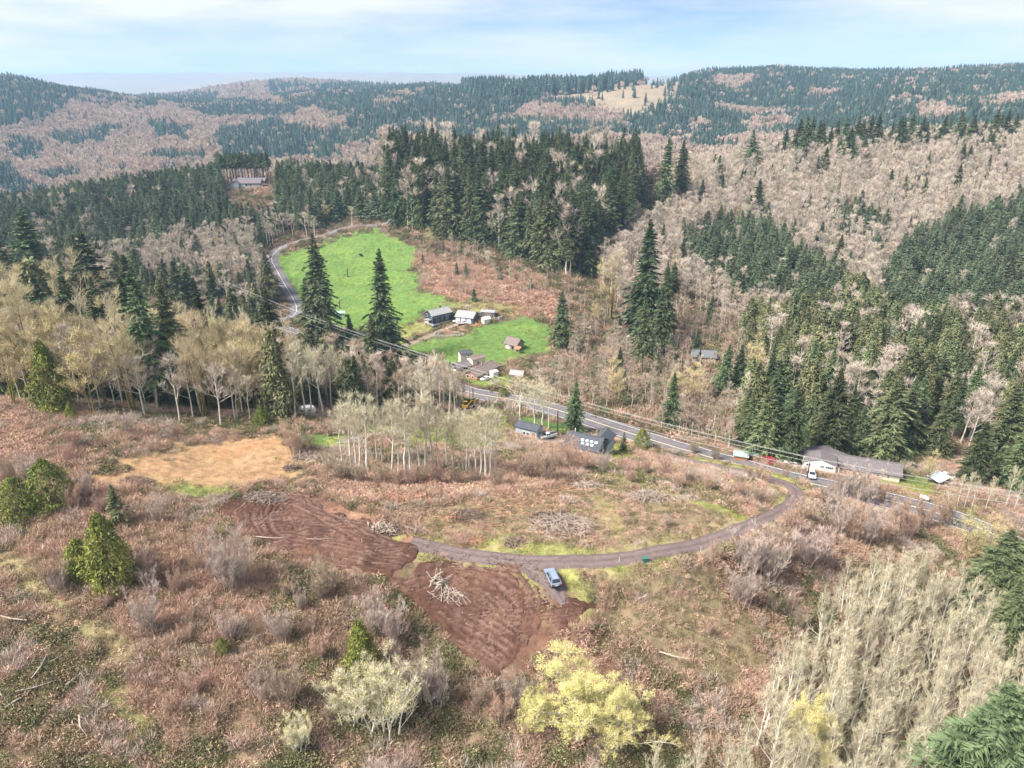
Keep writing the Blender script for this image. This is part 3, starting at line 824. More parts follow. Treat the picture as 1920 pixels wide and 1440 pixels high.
def conifer(seed, H=40., Rr=6.5, base=.12, whorls=46, per=5, spr=6, droop=.35, dense=1.0, ragged=.25, topw=.03, lift=0.0, tsize=1.0):
    rs = np.random.RandomState(seed)
    tv, tf, tp, tr = trunk_geo(H * .985, H * .0135, rs, .012)
    n = whorls * per
    t = np.sort(rs.uniform(0, 1, n) ** .92)
    z = base * H + t * (1 - base) * H * .985
    az = np.arange(n) * 2.39996 + rs.normal(0, .35, n)
    prof = np.minimum(1, (t + .02) * 7 + .45) * ((1 - t) ** .82 * (1 - topw) + topw)
    lob = 1 + .22 * np.sin(az * 2 + seed) * np.sin(t * 9 + seed)
    L = Rr * prof * lob * np.clip(rs.normal(1, ragged, n), .35, 1.6)
    el = R(-16) + (t ** 1.6) * R(58) + rs.normal(0, .12, n) + lift
    d = np.stack([np.cos(az) * np.cos(el), np.sin(az) * np.cos(el), np.sin(el)], -1)
    o = np.stack([np.interp(z, tp[:, 2], tp[:, 0]), np.interp(z, tp[:, 2], tp[:, 1]), z], -1)
    parts, tint = [], []
    side = nrm(np.stack([-d[:, 1], d[:, 0], np.zeros(n)], -1))
    for k in range(spr):
        s = (k + .55 + rs.uniform(-.25, .25, n)) / spr
        p = o + d * (L * s)[:, None]; p[:, 2] -= droop * L * s ** 2
        for sg in (-1, 1):
            ln = L * (.50 - .30 * s) * rs.uniform(.7, 1.3, n) + .25 * tsize
            dd = nrm(d * rs.uniform(.5, 1.0, n)[:, None] + side * sg * rs.uniform(.6, 1.1, n)[:, None] + np.array([0, 0, -1.]) * rs.uniform(.05, .65, n)[:, None])
            w = (.30 * ln + .22 * tsize) * dense
            nr_ = nrm(np.cross(dd, nrm(d + .6 * rs.normal(size=d.shape))))
            a = p - nr_ * w[:, None] * .5; b = p + nr_ * w[:, None] * .5 + dd * (.25 * ln)[:, None]; c = p + dd * ln[:, None]
            v = np.stack([a, b, c], 1).reshape(-1, 3)
            parts.append((v, np.arange(len(v)).reshape(-1, 3)))
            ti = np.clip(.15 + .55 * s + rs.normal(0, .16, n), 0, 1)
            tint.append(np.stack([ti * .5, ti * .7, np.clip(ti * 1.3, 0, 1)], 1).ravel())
    # leader and branch ends
    p = o + d * (L * .86)[:, None]; p[:, 2] -= droop * L * .74
    v, f = slivers(p, nrm(d + np.array([0, 0, -.2])), L * .25 + .3 * tsize, (.25 + .09 * L) * dense, rs)
    parts.append((v, f)); tint.append(np.tile([.6, .6, 1.], n))
    cv, cf = join(parts)
    # some bare limbs below the crown
    return (tv, tf), (cv, cf), np.concatenate(tint)

def cedar(seed, H=20., Rr=4., n=1400, base=.03, round_=.55, dense=1.0, size=.055):
    """Cedar: dense sheath of hanging sprays over a cone."""
    rs = np.random.RandomState(seed)
    tv, tf, tp, tr = trunk_geo(H * .97, H * .016, rs, .012)
    t = rs.uniform(0, 1, n) ** 1.15
    az = rs.uniform(0, 2 * math.pi, n)
    prof = np.minimum(1, t * 6 + .55) * (1 - t ** (1.0 + round_)) ** .9 + .02
    lob = 1 + .28 * np.sin(az * 3 + seed + t * 5) * np.sin(t * 14 + seed * 2) + .12 * np.sin(az * 7 + t * 20)
    rr = Rr * prof * lob * rs.uniform(.55, 1.08, n) ** .6
    z = H * (base + t * (1 - base))
    out = np.stack([np.cos(az), np.sin(az), np.zeros(n)], -1)
    p = out * rr[:, None] + np.array([0, 0, 1.]) * z[:, None]
    parts, tint = [], []
    for k in range(2):
        ln = H * size * rs.uniform(.6, 1.5, n)
        d = nrm(out * rs.uniform(.2, 1.0, n)[:, None] + np.array([0, 0, -1.]) * rs.uniform(-.1, 1.0, n)[:, None] + rs.normal(0, .45, (n, 3)))
        sd_ = nrm(np.cross(d, out + .5 * rs.normal(size=out.shape)))
        w = ln * .55 * dense
        q = p + rs.normal(0, .02 * H, (n, 3))
        a = q - sd_ * w[:, None] * .5 - d * ln[:, None] * .4; b = q + sd_ * w[:, None] * .5 - d * ln[:, None] * .2; c = q + d * ln[:, None] * .6
        v = np.stack([a, b, c], 1).reshape(-1, 3)
        parts.append((v, np.arange(len(v)).reshape(-1, 3)))
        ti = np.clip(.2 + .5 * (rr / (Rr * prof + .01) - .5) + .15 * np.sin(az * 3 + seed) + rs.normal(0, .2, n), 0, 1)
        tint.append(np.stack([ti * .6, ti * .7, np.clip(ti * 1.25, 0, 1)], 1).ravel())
    cv, cf = join(parts)
    return (tv, tf), (cv, cf), np.concatenate(tint)

def broadleaf(seed, H=18., stems=1, r=.20, clear=.35, limbs=9, lens=(.42, .5, .5), kids=(6, 6), ang=(38, 40, 40), up=.35, tw=.05, twl=1.0, width=1.0, lean=.03, fan=0.0, leaf=None, twigs=5, foot=0.0):
    """Bare tree: stems, limbs and two more orders of branches, twigs as slivers; leaf = (count per twig, size) adds blossom flakes."""
    rs = np.random.RandomState(seed)
    hard, soft, tint = [], [], []
    P0, D0, L0, R0 = [], [], [], []
    for s in range(stems):
        h = H * (1 if s == 0 else rs.uniform(.72, 1.0))
        tv, tf, tp, tr = trunk_geo(h * .93, r * (1 if stems == 1 else .75), rs, lean, n=6, segs=7)
        if stems > 1:
            a = s * 2 * math.pi / stems + rs.uniform(-.4, .4); k = fan * rs.uniform(.35, 1.35); ft = foot * rs.uniform(.1, 1.0)
            zz = tp[:, 2].copy()
            shift = lambda q: np.stack([q[:, 0] + math.cos(a) * (k * q[:, 2] * (.4 + .6 * q[:, 2] / h) + r + ft), q[:, 1] + math.sin(a) * (k * q[:, 2] * (.4 + .6 * q[:, 2] / h) + r + ft), q[:, 2]], -1)
            tv = shift(tv); tp = shift(tp)
        hard.append((tv, tf))
        t = np.sort(rs.uniform(clear, .99, limbs))
        P0.append(np.stack([np.interp(t * h * .93, np.linspace(0, h * .93, len(tp)), tp[:, i]) for i in range(3)], -1))
        az = np.arange(limbs) * 2.39996 + rs.uniform(0, 6)
        an = R(ang[0]) * rs.uniform(.7, 1.25, limbs) * (1.15 - .5 * (t - clear) / (1 - clear))
        D0.append(np.stack([np.cos(az) * np.sin(an), np.sin(az) * np.sin(an), np.cos(an)], -1))
        L0.append(h * lens[0] * width * (1.0 - .55 * (t - clear) / (1 - clear)) * rs.uniform(.75, 1.2, limbs))
        R0.append(np.maximum(r * .5 * (1.1 - t), .02))
    P_, D_, L_, R_ = (np.concatenate(a) for a in (P0, D0, L0, R0))
    for lev in range(3):
        m = len(P_)
        mid = P_ + D_ * (L_ * .5)[:, None] + rs.normal(0, .05, (m, 3)) * L_[:, None]
        end = mid + nrm(D_ + np.array([0, 0, up * .6])) * (L_ * .5)[:, None]
        if lev == 0:
            hard.append(prisms(P_, mid, R_, R_ * .7, 4)); hard.append(prisms(mid, end, R_ * .7, R_ * .25, 3))
        else:
            v, f = prisms(P_, end, np.maximum(R_, tw * .42), np.maximum(R_ * .4, tw * .22), 3)
            soft.append((v, f)); tint.append(np.full(len(v), .35 if lev == 1 else .6) + rs.normal(0, .1, len(v)))
        if lev == 2: break
        k = kids[lev]
        t = rs.uniform(.18, 1.0, (m, k)); pp = np.where(t[..., None] < .5, P_[:, None] + (mid - P_)[:, None] * (t[..., None] * 2), mid[:, None] + (end - mid)[:, None] * (t[..., None] * 2 - 1)).reshape(-1, 3)
        dd = np.repeat(nrm(end - P_), k, 0)
        ra = nrm(np.cross(dd, rs.normal(size=dd.shape)))
        an = R(ang[lev + 1]) * rs.uniform(.6, 1.4, len(dd))
        dd = nrm(dd * np.cos(an)[:, None] + ra * np.sin(an)[:, None] + np.array([0, 0, up]))
        L_ = np.repeat(L_, k) * lens[lev + 1] * (1.15 - .5 * t.ravel()) * rs.uniform(.7, 1.25, len(dd))
        R_ = np.repeat(R_, k) * .5
        P_, D_ = pp, dd
    # twigs
    k = twigs; m = len(P_)
    t = rs.uniform(.1, 1.0, (m, k, 1))
    pp = (P_[:, None] + (end - P_)[:, None] * t).reshape(-1, 3)
    dd = np.repeat(nrm(end - P_), k, 0)
    dd = nrm(dd + nrm(rs.normal(size=dd.shape)) * .75 + np.array([0, 0, up]))
    ln = twl * rs.uniform(.5, 1.35, len(pp))
    v, f = slivers(pp, dd, ln, np.full(len(pp), tw), rs)
    soft.append((v, f))
    ti = np.clip(rs.normal(.62, .22, len(pp)) + .25 * (pp[:, 2] / H - .6), 0, 1)
    tint.append(np.stack([ti * .8, ti * .8, np.clip(ti * 1.2, 0, 1)], 1).ravel())
    hv, hf = join(hard); sv, sf = join(soft); tint = np.concatenate(tint)
    lf = None
    if leaf:
        c, size = leaf
        q = (np.repeat(pp, c, 0) + np.repeat(dd * ln[:, None], c, 0) * rs.uniform(.2, 1.05, (len(pp) * c, 1))) + rs.normal(0, .12, (len(pp) * c, 3))
        d1 = nrm(rs.normal(size=q.shape)); d2 = nrm(np.cross(d1, rs.normal(size=q.shape)))
        sz = size * rs.uniform(.5, 1.4, len(q))[:, None]
        v = np.stack([q - d1 * sz, q + d2 * sz * .8, q + d1 * sz, ], 1).reshape(-1, 3)
        ti = np.clip(rs.normal(.5, .25, len(q)) + .5 * (q[:, 2] / H - .6), 0, 1)
        lf = (v, np.arange(len(v)).reshape(-1, 3), np.repeat(ti, 3))
    return (hv, hf), (sv, sf), tint, lf

class Proto:
    """trunk mesh, crown mesh and the two together as one mesh, at a nominal height."""
    def __init__(s, name, H, trunk, crown, tint, mt, mc, leaf=None, ml=None):
        s.H = H
        s.trunk = np_mesh(name + "_trunk", trunk[0], trunk[1], [mt])
        V, F, T = [crown[0]], [crown[1]], [tint]
        mi = [np.zeros(len(crown[1]), int)]
        mats = [mc]
        if leaf is not None:
            F.append(leaf[1] + len(crown[0])); V.append(leaf[0]); T.append(leaf[2]); mi.append(np.ones(len(leaf[1]), int)); mats.append(ml)
        V, F, T, mi = np.concatenate(V), np.concatenate(F), np.concatenate(T), np.concatenate(mi)
        s.crown = np_mesh(name + "_crown", V, F, mats, tint=T, midx=mi)
        s.whole = np_mesh(name, np.concatenate([V, trunk[0]]), np.concatenate([F, trunk[1] + len(V)]), mats + [mt],
                          tint=np.concatenate([T, np.zeros(len(trunk[0]))]), midx=np.concatenate([mi, np.full(len(trunk[1]), len(mats))]))
        s.width = float(np.percentile(np.abs(V[:, :2]), 98) * 2)
        s.H = float(np.percentile(V[:, 2], 99.7))
    def remat(s, name, mc=None, mt=None):
        o = Proto.__new__(Proto); o.H, o.width = s.H, s.width
        o.trunk, o.crown, o.whole = s.trunk.copy(), s.crown.copy(), s.whole.copy()
        if mc: o.crown.materials[0] = mc; o.whole.materials[0] = mc
        if mt: o.trunk.materials[0] = mt; o.whole.materials[len(o.whole.materials) - 1] = mt
        return o

PR = {}
def reg(kind, protos): PR[kind] = protos
def con(name, n, mc, **k):
    out = []
    for i in range(n):
        t, c, ti = conifer(100 + i * 7 + len(PR) * 131, **k)
        out.append(Proto(name, k.get('H', 40.), t, c, ti, M_FBARK, mc))
    reg(name, out)
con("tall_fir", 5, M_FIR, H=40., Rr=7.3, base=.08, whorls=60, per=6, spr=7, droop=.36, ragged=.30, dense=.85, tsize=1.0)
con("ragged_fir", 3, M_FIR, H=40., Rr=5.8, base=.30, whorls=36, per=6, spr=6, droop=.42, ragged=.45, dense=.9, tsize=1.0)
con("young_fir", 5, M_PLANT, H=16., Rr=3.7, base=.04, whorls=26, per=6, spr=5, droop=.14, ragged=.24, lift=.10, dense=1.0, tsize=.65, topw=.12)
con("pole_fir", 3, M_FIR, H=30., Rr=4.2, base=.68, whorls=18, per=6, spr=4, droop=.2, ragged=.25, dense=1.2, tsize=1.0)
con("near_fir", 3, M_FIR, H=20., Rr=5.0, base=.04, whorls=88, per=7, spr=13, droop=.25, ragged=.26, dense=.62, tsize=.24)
con("little_fir", 2, M_FIR, H=8., Rr=2.0, base=.03, whorls=30, per=6, spr=5, droop=.15, ragged=.2, lift=.1, dense=.9, tsize=.3)
def ced(name, cnt, mc, **k):
    out = []
    for i in range(cnt):
        t, c, ti = cedar(300 + i * 11 + len(PR) * 37, **k)
        out.append(Proto(name, k.get('H', 20.), t, c, ti, M_FBARK, mc))
    reg(name, out)
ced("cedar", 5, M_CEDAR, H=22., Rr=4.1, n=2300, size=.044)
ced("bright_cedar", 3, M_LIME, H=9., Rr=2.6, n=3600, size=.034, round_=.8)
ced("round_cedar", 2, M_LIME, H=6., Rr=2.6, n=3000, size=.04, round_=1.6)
def brd(name, n, mt, mc, ml=None, **k):
    out = []
    for i in range(n):
        h, s_, ti, lf = broadleaf(500 + i * 13 + len(PR) * 71, **k)
        out.append(Proto(name, k.get('H', 18.), h, s_, ti, mt, mc, lf, ml))
    reg(name, out)
brd("alder", 6, M_ABARK, M_ATWIG, H=18., r=.21, clear=.34, limbs=12, lens=(.26, .5, .5), kids=(4, 4), twigs=5, ang=(40, 38, 40), up=.38, tw=.064, twl=1.35)
PR["brown_alder"] = [p.remat("brown_alder", M_BTWIG) for p in PR["alder"]]
brd("cream_alder", 6, M_WBARK, M_CTWIG, H=17., r=.24, clear=.22, limbs=17, lens=(.28, .46, .5), kids=(5, 4), twigs=4, ang=(30, 32, 34), up=.6, tw=.030, twl=1.0)
brd("white_alder", 6, M_WBARK, M_CTWIG, H=17., r=.23, clear=.40, limbs=15, lens=(.27, .5, .5), kids=(5, 4), twigs=4, ang=(40, 42, 40), up=.35, tw=.036, twl=1.0, lean=.06)
brd("big_maple", 5, M_MBARK, M_MTWIG, H=30., r=.55, stems=3, fan=.13, clear=.34, limbs=12, lens=(.30, .52, .52), kids=(6, 5), twigs=7, ang=(58, 48, 46), up=.36, tw=.045, twl=1.7, width=1.0)
brd("blossom_maple", 3, M_ABARK, M_CTWIG, M_YLEAF, H=13., r=.22, stems=3, fan=.16, clear=.15, limbs=11, lens=(.42, .5, .5), kids=(5, 4), twigs=6, ang=(48, 42, 40), up=.38, tw=.03, twl=.8, leaf=(10, .06))
brd("pale_bush", 2, M_WBARK, M_WTWIG, M_YLEAF, H=9., r=.09, stems=12, fan=.30, foot=1.2, clear=.08, limbs=9, lens=(.30, .5, .5), kids=(4, 4), twigs=4, ang=(28, 30, 34), up=.55, tw=.03, twl=.6, leaf=(1, .05))
brd("bare_shrub", 5, M_GTWIG, M_GTWIG, H=5., r=.05, stems=14, fan=.36, foot=.8, clear=.08, limbs=7, lens=(.30, .5, .5), kids=(4, 3), twigs=3, ang=(30, 32, 36), up=.45, tw=.024, twl=.45)
PR["red_shrub"] = [p.remat("red_shrub", M_RTWIG, M_GTWIG) for p in PR["bare_shrub"]]
PR["brown_shrub"] = [p.remat("brown_shrub", M_BTWIG, M_BTWIG) for p in PR["bare_shrub"]]
brd("yellow_alder", 3, M_MBARK, M_MTWIG, M_YLEAF, H=16., r=.2, stems=2, fan=.12, clear=.25, limbs=12, lens=(.34, .5, .5), kids=(5, 4), twigs=4, ang=(44, 40, 40), up=.4, tw=.06, twl=1.2, leaf=(2, .08))

# far off: fewer, larger faces
def far_conifer(seed, H=24., Rr=4.2):
    rs = np.random.RandomState(seed)
    parts, tint = [], []
    n = 42
    t = np.linspace(0, .97, n); az = np.arange(n) * 2.39996 + rs.uniform(0, 6)
    L = Rr * ((1 - t) ** .8 * .92 + .10) * rs.uniform(.65, 1.3, n)
    z = H * (.10 + .90 * t)
    out = np.stack([np.cos(az), np.sin(az), np.zeros(n)], -1); sd_ = np.stack([-np.sin(az), np.cos(az), np.zeros(n)], -1)
    o = np.stack([np.zeros(n), np.zeros(n), z], -1)
    a = o + np.array([0, 0, 1.]) * H * .07; w = (L * .62 + .25)[:, None]
    b = o + out * (L * .8)[:, None] + sd_ * w - np.array([0, 0, .05 * H]); c = o + out * L[:, None] - sd_ * w - np.array([0, 0, .045 * H])
    v = np.stack([a, b, c], 1).reshape(-1, 3)
    ti = np.clip(rs.normal(.4, .2, n), 0, 1)
    return (v, np.arange(len(v)).reshape(-1, 3)), np.stack([ti * .5, ti, ti], 1).ravel()
def far_broad(seed, H=18., Rr=5.):
    rs = np.random.RandomState(seed)
    n = 130
    d = nrm(rs.normal(size=(n, 3))); d[:, 2] = np.abs(d[:, 2]) * 1.1 - .35
    rr = rs.uniform(.45, 1.05, n)[:, None]
    q = np.array([0, 0, H * .60]) + d * rr * np.array([Rr, Rr, H * .36])
    e = nrm(d + np.array([0, 0, .8]) + rs.normal(0, .5, (n, 3)))
    v, f = slivers(q - e * .9, e, rs.uniform(1.8, 3.2, n), rs.uniform(.5, .95, n), rs)
    ti = np.clip(.45 + .4 * (q[:, 2] / H - .6) + rs.normal(0, .2, n), 0, 1)
    tv, tf = prisms(np.array([[0, 0, 0.]]), np.array([[0, 0, H * .55]]), np.array([.3]), np.array([.2]), 3)
    V, F = join([(v, f), (tv, tf)])
    return (V, F), np.concatenate([np.repeat(ti, 3), np.full(len(tv), .6)])
M_FARFIR = mat("distant_fir_needles", (.036, .066, .050), .85, tip=(.105, .150, .115), rnd=.40, hue=.02, spec=.1)
M_FARDEC = mat("distant_bare_crowns", (.38, .285, .225), .9, tip=(.60, .475, .39), rnd=.24, hue=.025, spec=.1)
FAR_FIR = []
for i in range(4):
    (v, f), ti = far_conifer(40 + i, Rr=(5.2, 4.4, 5.8, 4.9)[i]); FAR_FIR.append(np_mesh("distant_fir", v, f, [M_FARFIR], tint=ti))
FAR_DEC = []
for i in range(4):
    (v, f), ti = far_broad(60 + i, Rr=(5, 4.4, 5.6, 5.)[i]); FAR_DEC.append(np_mesh("distant_bare_tree", v, f, [M_FARDEC], tint=ti))

# low growth
def clump(seed, n, rad, h, ln, w, up, material, name, curve=.3):
    rs = np.random.RandomState(seed)
    a = rs.uniform(0, 2 * math.pi, n); r_ = rad * np.sqrt(rs.uniform(0, 1, n))
    z = h * (1 - (r_ / rad) ** 2) * rs.uniform(.15, 1, n)
    p = np.stack([np.cos(a) * r_, np.sin(a) * r_, z], -1)
    d = nrm(np.stack([np.cos(a), np.sin(a), np.zeros(n)], -1) * rs.uniform(0, 1, (n, 1)) + np.array([0, 0, up]) + rs.normal(0, .5, (n, 3)))
    s = nrm(np.cross(d, nrm(rs.normal(size=d.shape))))
    L = ln * rs.uniform(.5, 1.5, n)[:, None]; W = w * rs.uniform(.5, 1.5, n)[:, None]
    v = np.stack([p - s * W * .5, p + s * W * .5 + d * L * .3, p + d * L], 1).reshape(-1, 3)
    ti = np.clip(.3 + .5 * z / (h + .01) + rs.normal(0, .2, n), 0, 1)
    return np_mesh(name, v, np.arange(len(v)).reshape(-1, 3), [material], tint=np.repeat(ti, 3))
LOW = {
 "bracken": [clump(i, 100, 1.0, .55, .42, .12, .35, M_BRACK, "bracken_clump") for i in range(3)],
 "bramble": [clump(10 + i, 150, 1.2, .75, .30, .14, .4, M_BRAMB, "bramble_clump") for i in range(3)],
 "salal": [clump(20 + i, 150, 1.15, .8, .28, .15, .4, M_SALAL, "evergreen_clump") for i in range(3)],
 "redtwig": [clump(30 + i, 110, 1.0, 1.0, .85, .045, 1.1, M_RTWIG, "red_twig_clump") for i in range(3)],
 "greytwig": [clump(40 + i, 110, 1.0, 1.1, .9, .045, 1.1, M_GTWIG, "grey_twig_clump") for i in range(3)],
 "tuft": [clump(50 + i, 60, .8, .2, .34, .06, 1.2, M_TUFT, "grass_tuft") for i in range(3)],
 "straw": [clump(60 + i, 60, .8, .2, .42, .055, 1.0, M_STRAW, "dry_grass_tuft") for i in range(3)],
 "sticks": [clump(70 + i, 26, 1.3, .18, 1.5, .07, .05, M_STICK, "stick_litter") for i in range(3)],
}

def gn_scatter(name, meshes, x, y, z, scl, rot, idx, label, cat, tilt=None):
    """One uncountable mass: meshes instanced on points."""
    pr = bpy.data.collections.new(name + "_sources")
    for i, me in enumerate(meshes):
        o = bpy.data.objects.new("%s_source_%02d" % (name, i), me); pr.objects.link(o)
    me = bpy.data.meshes.new(name)
    n = len(x)
    me.vertices.add(n); me.vertices.foreach_set("co", np.stack([x, y, z], -1).astype(np.float32).ravel())
    for nm, tp, val in (("scl", 'FLOAT', scl), ("rotz", 'FLOAT', rot), ("pick", 'INT', idx)):
        a = me.attributes.new(nm, tp, 'POINT'); a.data.foreach_set("value", np.asarray(val, np.float32 if tp == 'FLOAT' else np.int32))
    o = link(name, me)
    tag(o, label, cat, kind="stuff")
    ng = bpy.data.node_groups.new(name, 'GeometryNodeTree')
    ng.interface.new_socket("Geometry", in_out='INPUT', socket_type='NodeSocketGeometry')
    ng.interface.new_socket("Geometry", in_out='OUTPUT', socket_type='NodeSocketGeometry')
    N, L = ng.nodes, ng.links
    gi, go = N.new("NodeGroupInput"), N.new("NodeGroupOutput")
    ci = N.new("GeometryNodeCollectionInfo"); ci.inputs["Collection"].default_value = pr
    ci.inputs["Separate Children"].default_value = True; ci.inputs["Reset Children"].default_value = True
    ip = N.new("GeometryNodeInstanceOnPoints"); ip.inputs["Pick Instance"].default_value = True
    def attr(nm, tp):
        q = N.new("GeometryNodeInputNamedAttribute"); q.data_type = tp; q.inputs["Name"].default_value = nm
        return q.outputs["Attribute"]
    cx = N.new("ShaderNodeCombineXYZ"); L.new(attr("rotz", 'FLOAT'), cx.inputs[2])
    L.new(gi.outputs[0], ip.inputs["Points"]); L.new(ci.outputs[0], ip.inputs["Instance"])
    L.new(attr("pick", 'INT'), ip.inputs["Instance Index"])
    L.new(cx.outputs[0], ip.inputs["Rotation"]); L.new(attr("scl", 'FLOAT'), ip.inputs["Scale"])
    L.new(ip.outputs[0], go.inputs[0])
    md = o.modifiers.new("scatter", 'NODES'); md.node_group = ng
    return o
# ------------------------------------------------------------------ planting
RS = np.random.RandomState(77)
TREES = []          # dicts: kind, variant, x, y, z, h, rot, wide, label, group, name
NAMES = {"tall_fir": "fir_tree", "ragged_fir": "ragged_fir_tree", "young_fir": "young_fir_tree", "pole_fir": "pole_fir_tree", "little_fir": "little_fir_tree", "near_fir": "bushy_fir_tree",
         "cedar": "cedar_tree", "bright_cedar": "bright_cedar_tree", "round_cedar": "round_cedar_shrub", "alder": "alder_tree", "brown_alder": "brown_alder_tree",
         "cream_alder": "cream_alder_tree", "white_alder": "white_trunked_tree", "big_maple": "maple_tree", "blossom_maple": "blossoming_maple_tree",
         "pale_bush": "pale_budding_shrub", "bare_shrub": "bare_shrub", "red_shrub": "reddish_shrub", "brown_shrub": "brown_shrub", "yellow_alder": "yellow_budding_tree"}
CATS = {"pale_bush": "shrub", "bare_shrub": "shrub", "red_shrub": "shrub", "brown_shrub": "shrub", "round_cedar": "shrub"}

def feat(kind, px, top, base=None, Y=None, label=None, group=None, wide=1.0, var=None, h=None):
    g = ray_ground([(px, base)])[0] if base is not None else under(px, Y)
    z = gz(*g)
    if h is None: h = at(px, top, g[1])[2] - z
    h = max(h, .6)
    TREES.append(dict(kind=kind, var=RS.randint(99) if var is None else var, x=g[0], y=g[1], z=z - .05 * min(h, 4), h=h, rot=RS.uniform(0, 6.28),
                      wide=wide, label=label, group=group, feat=True))

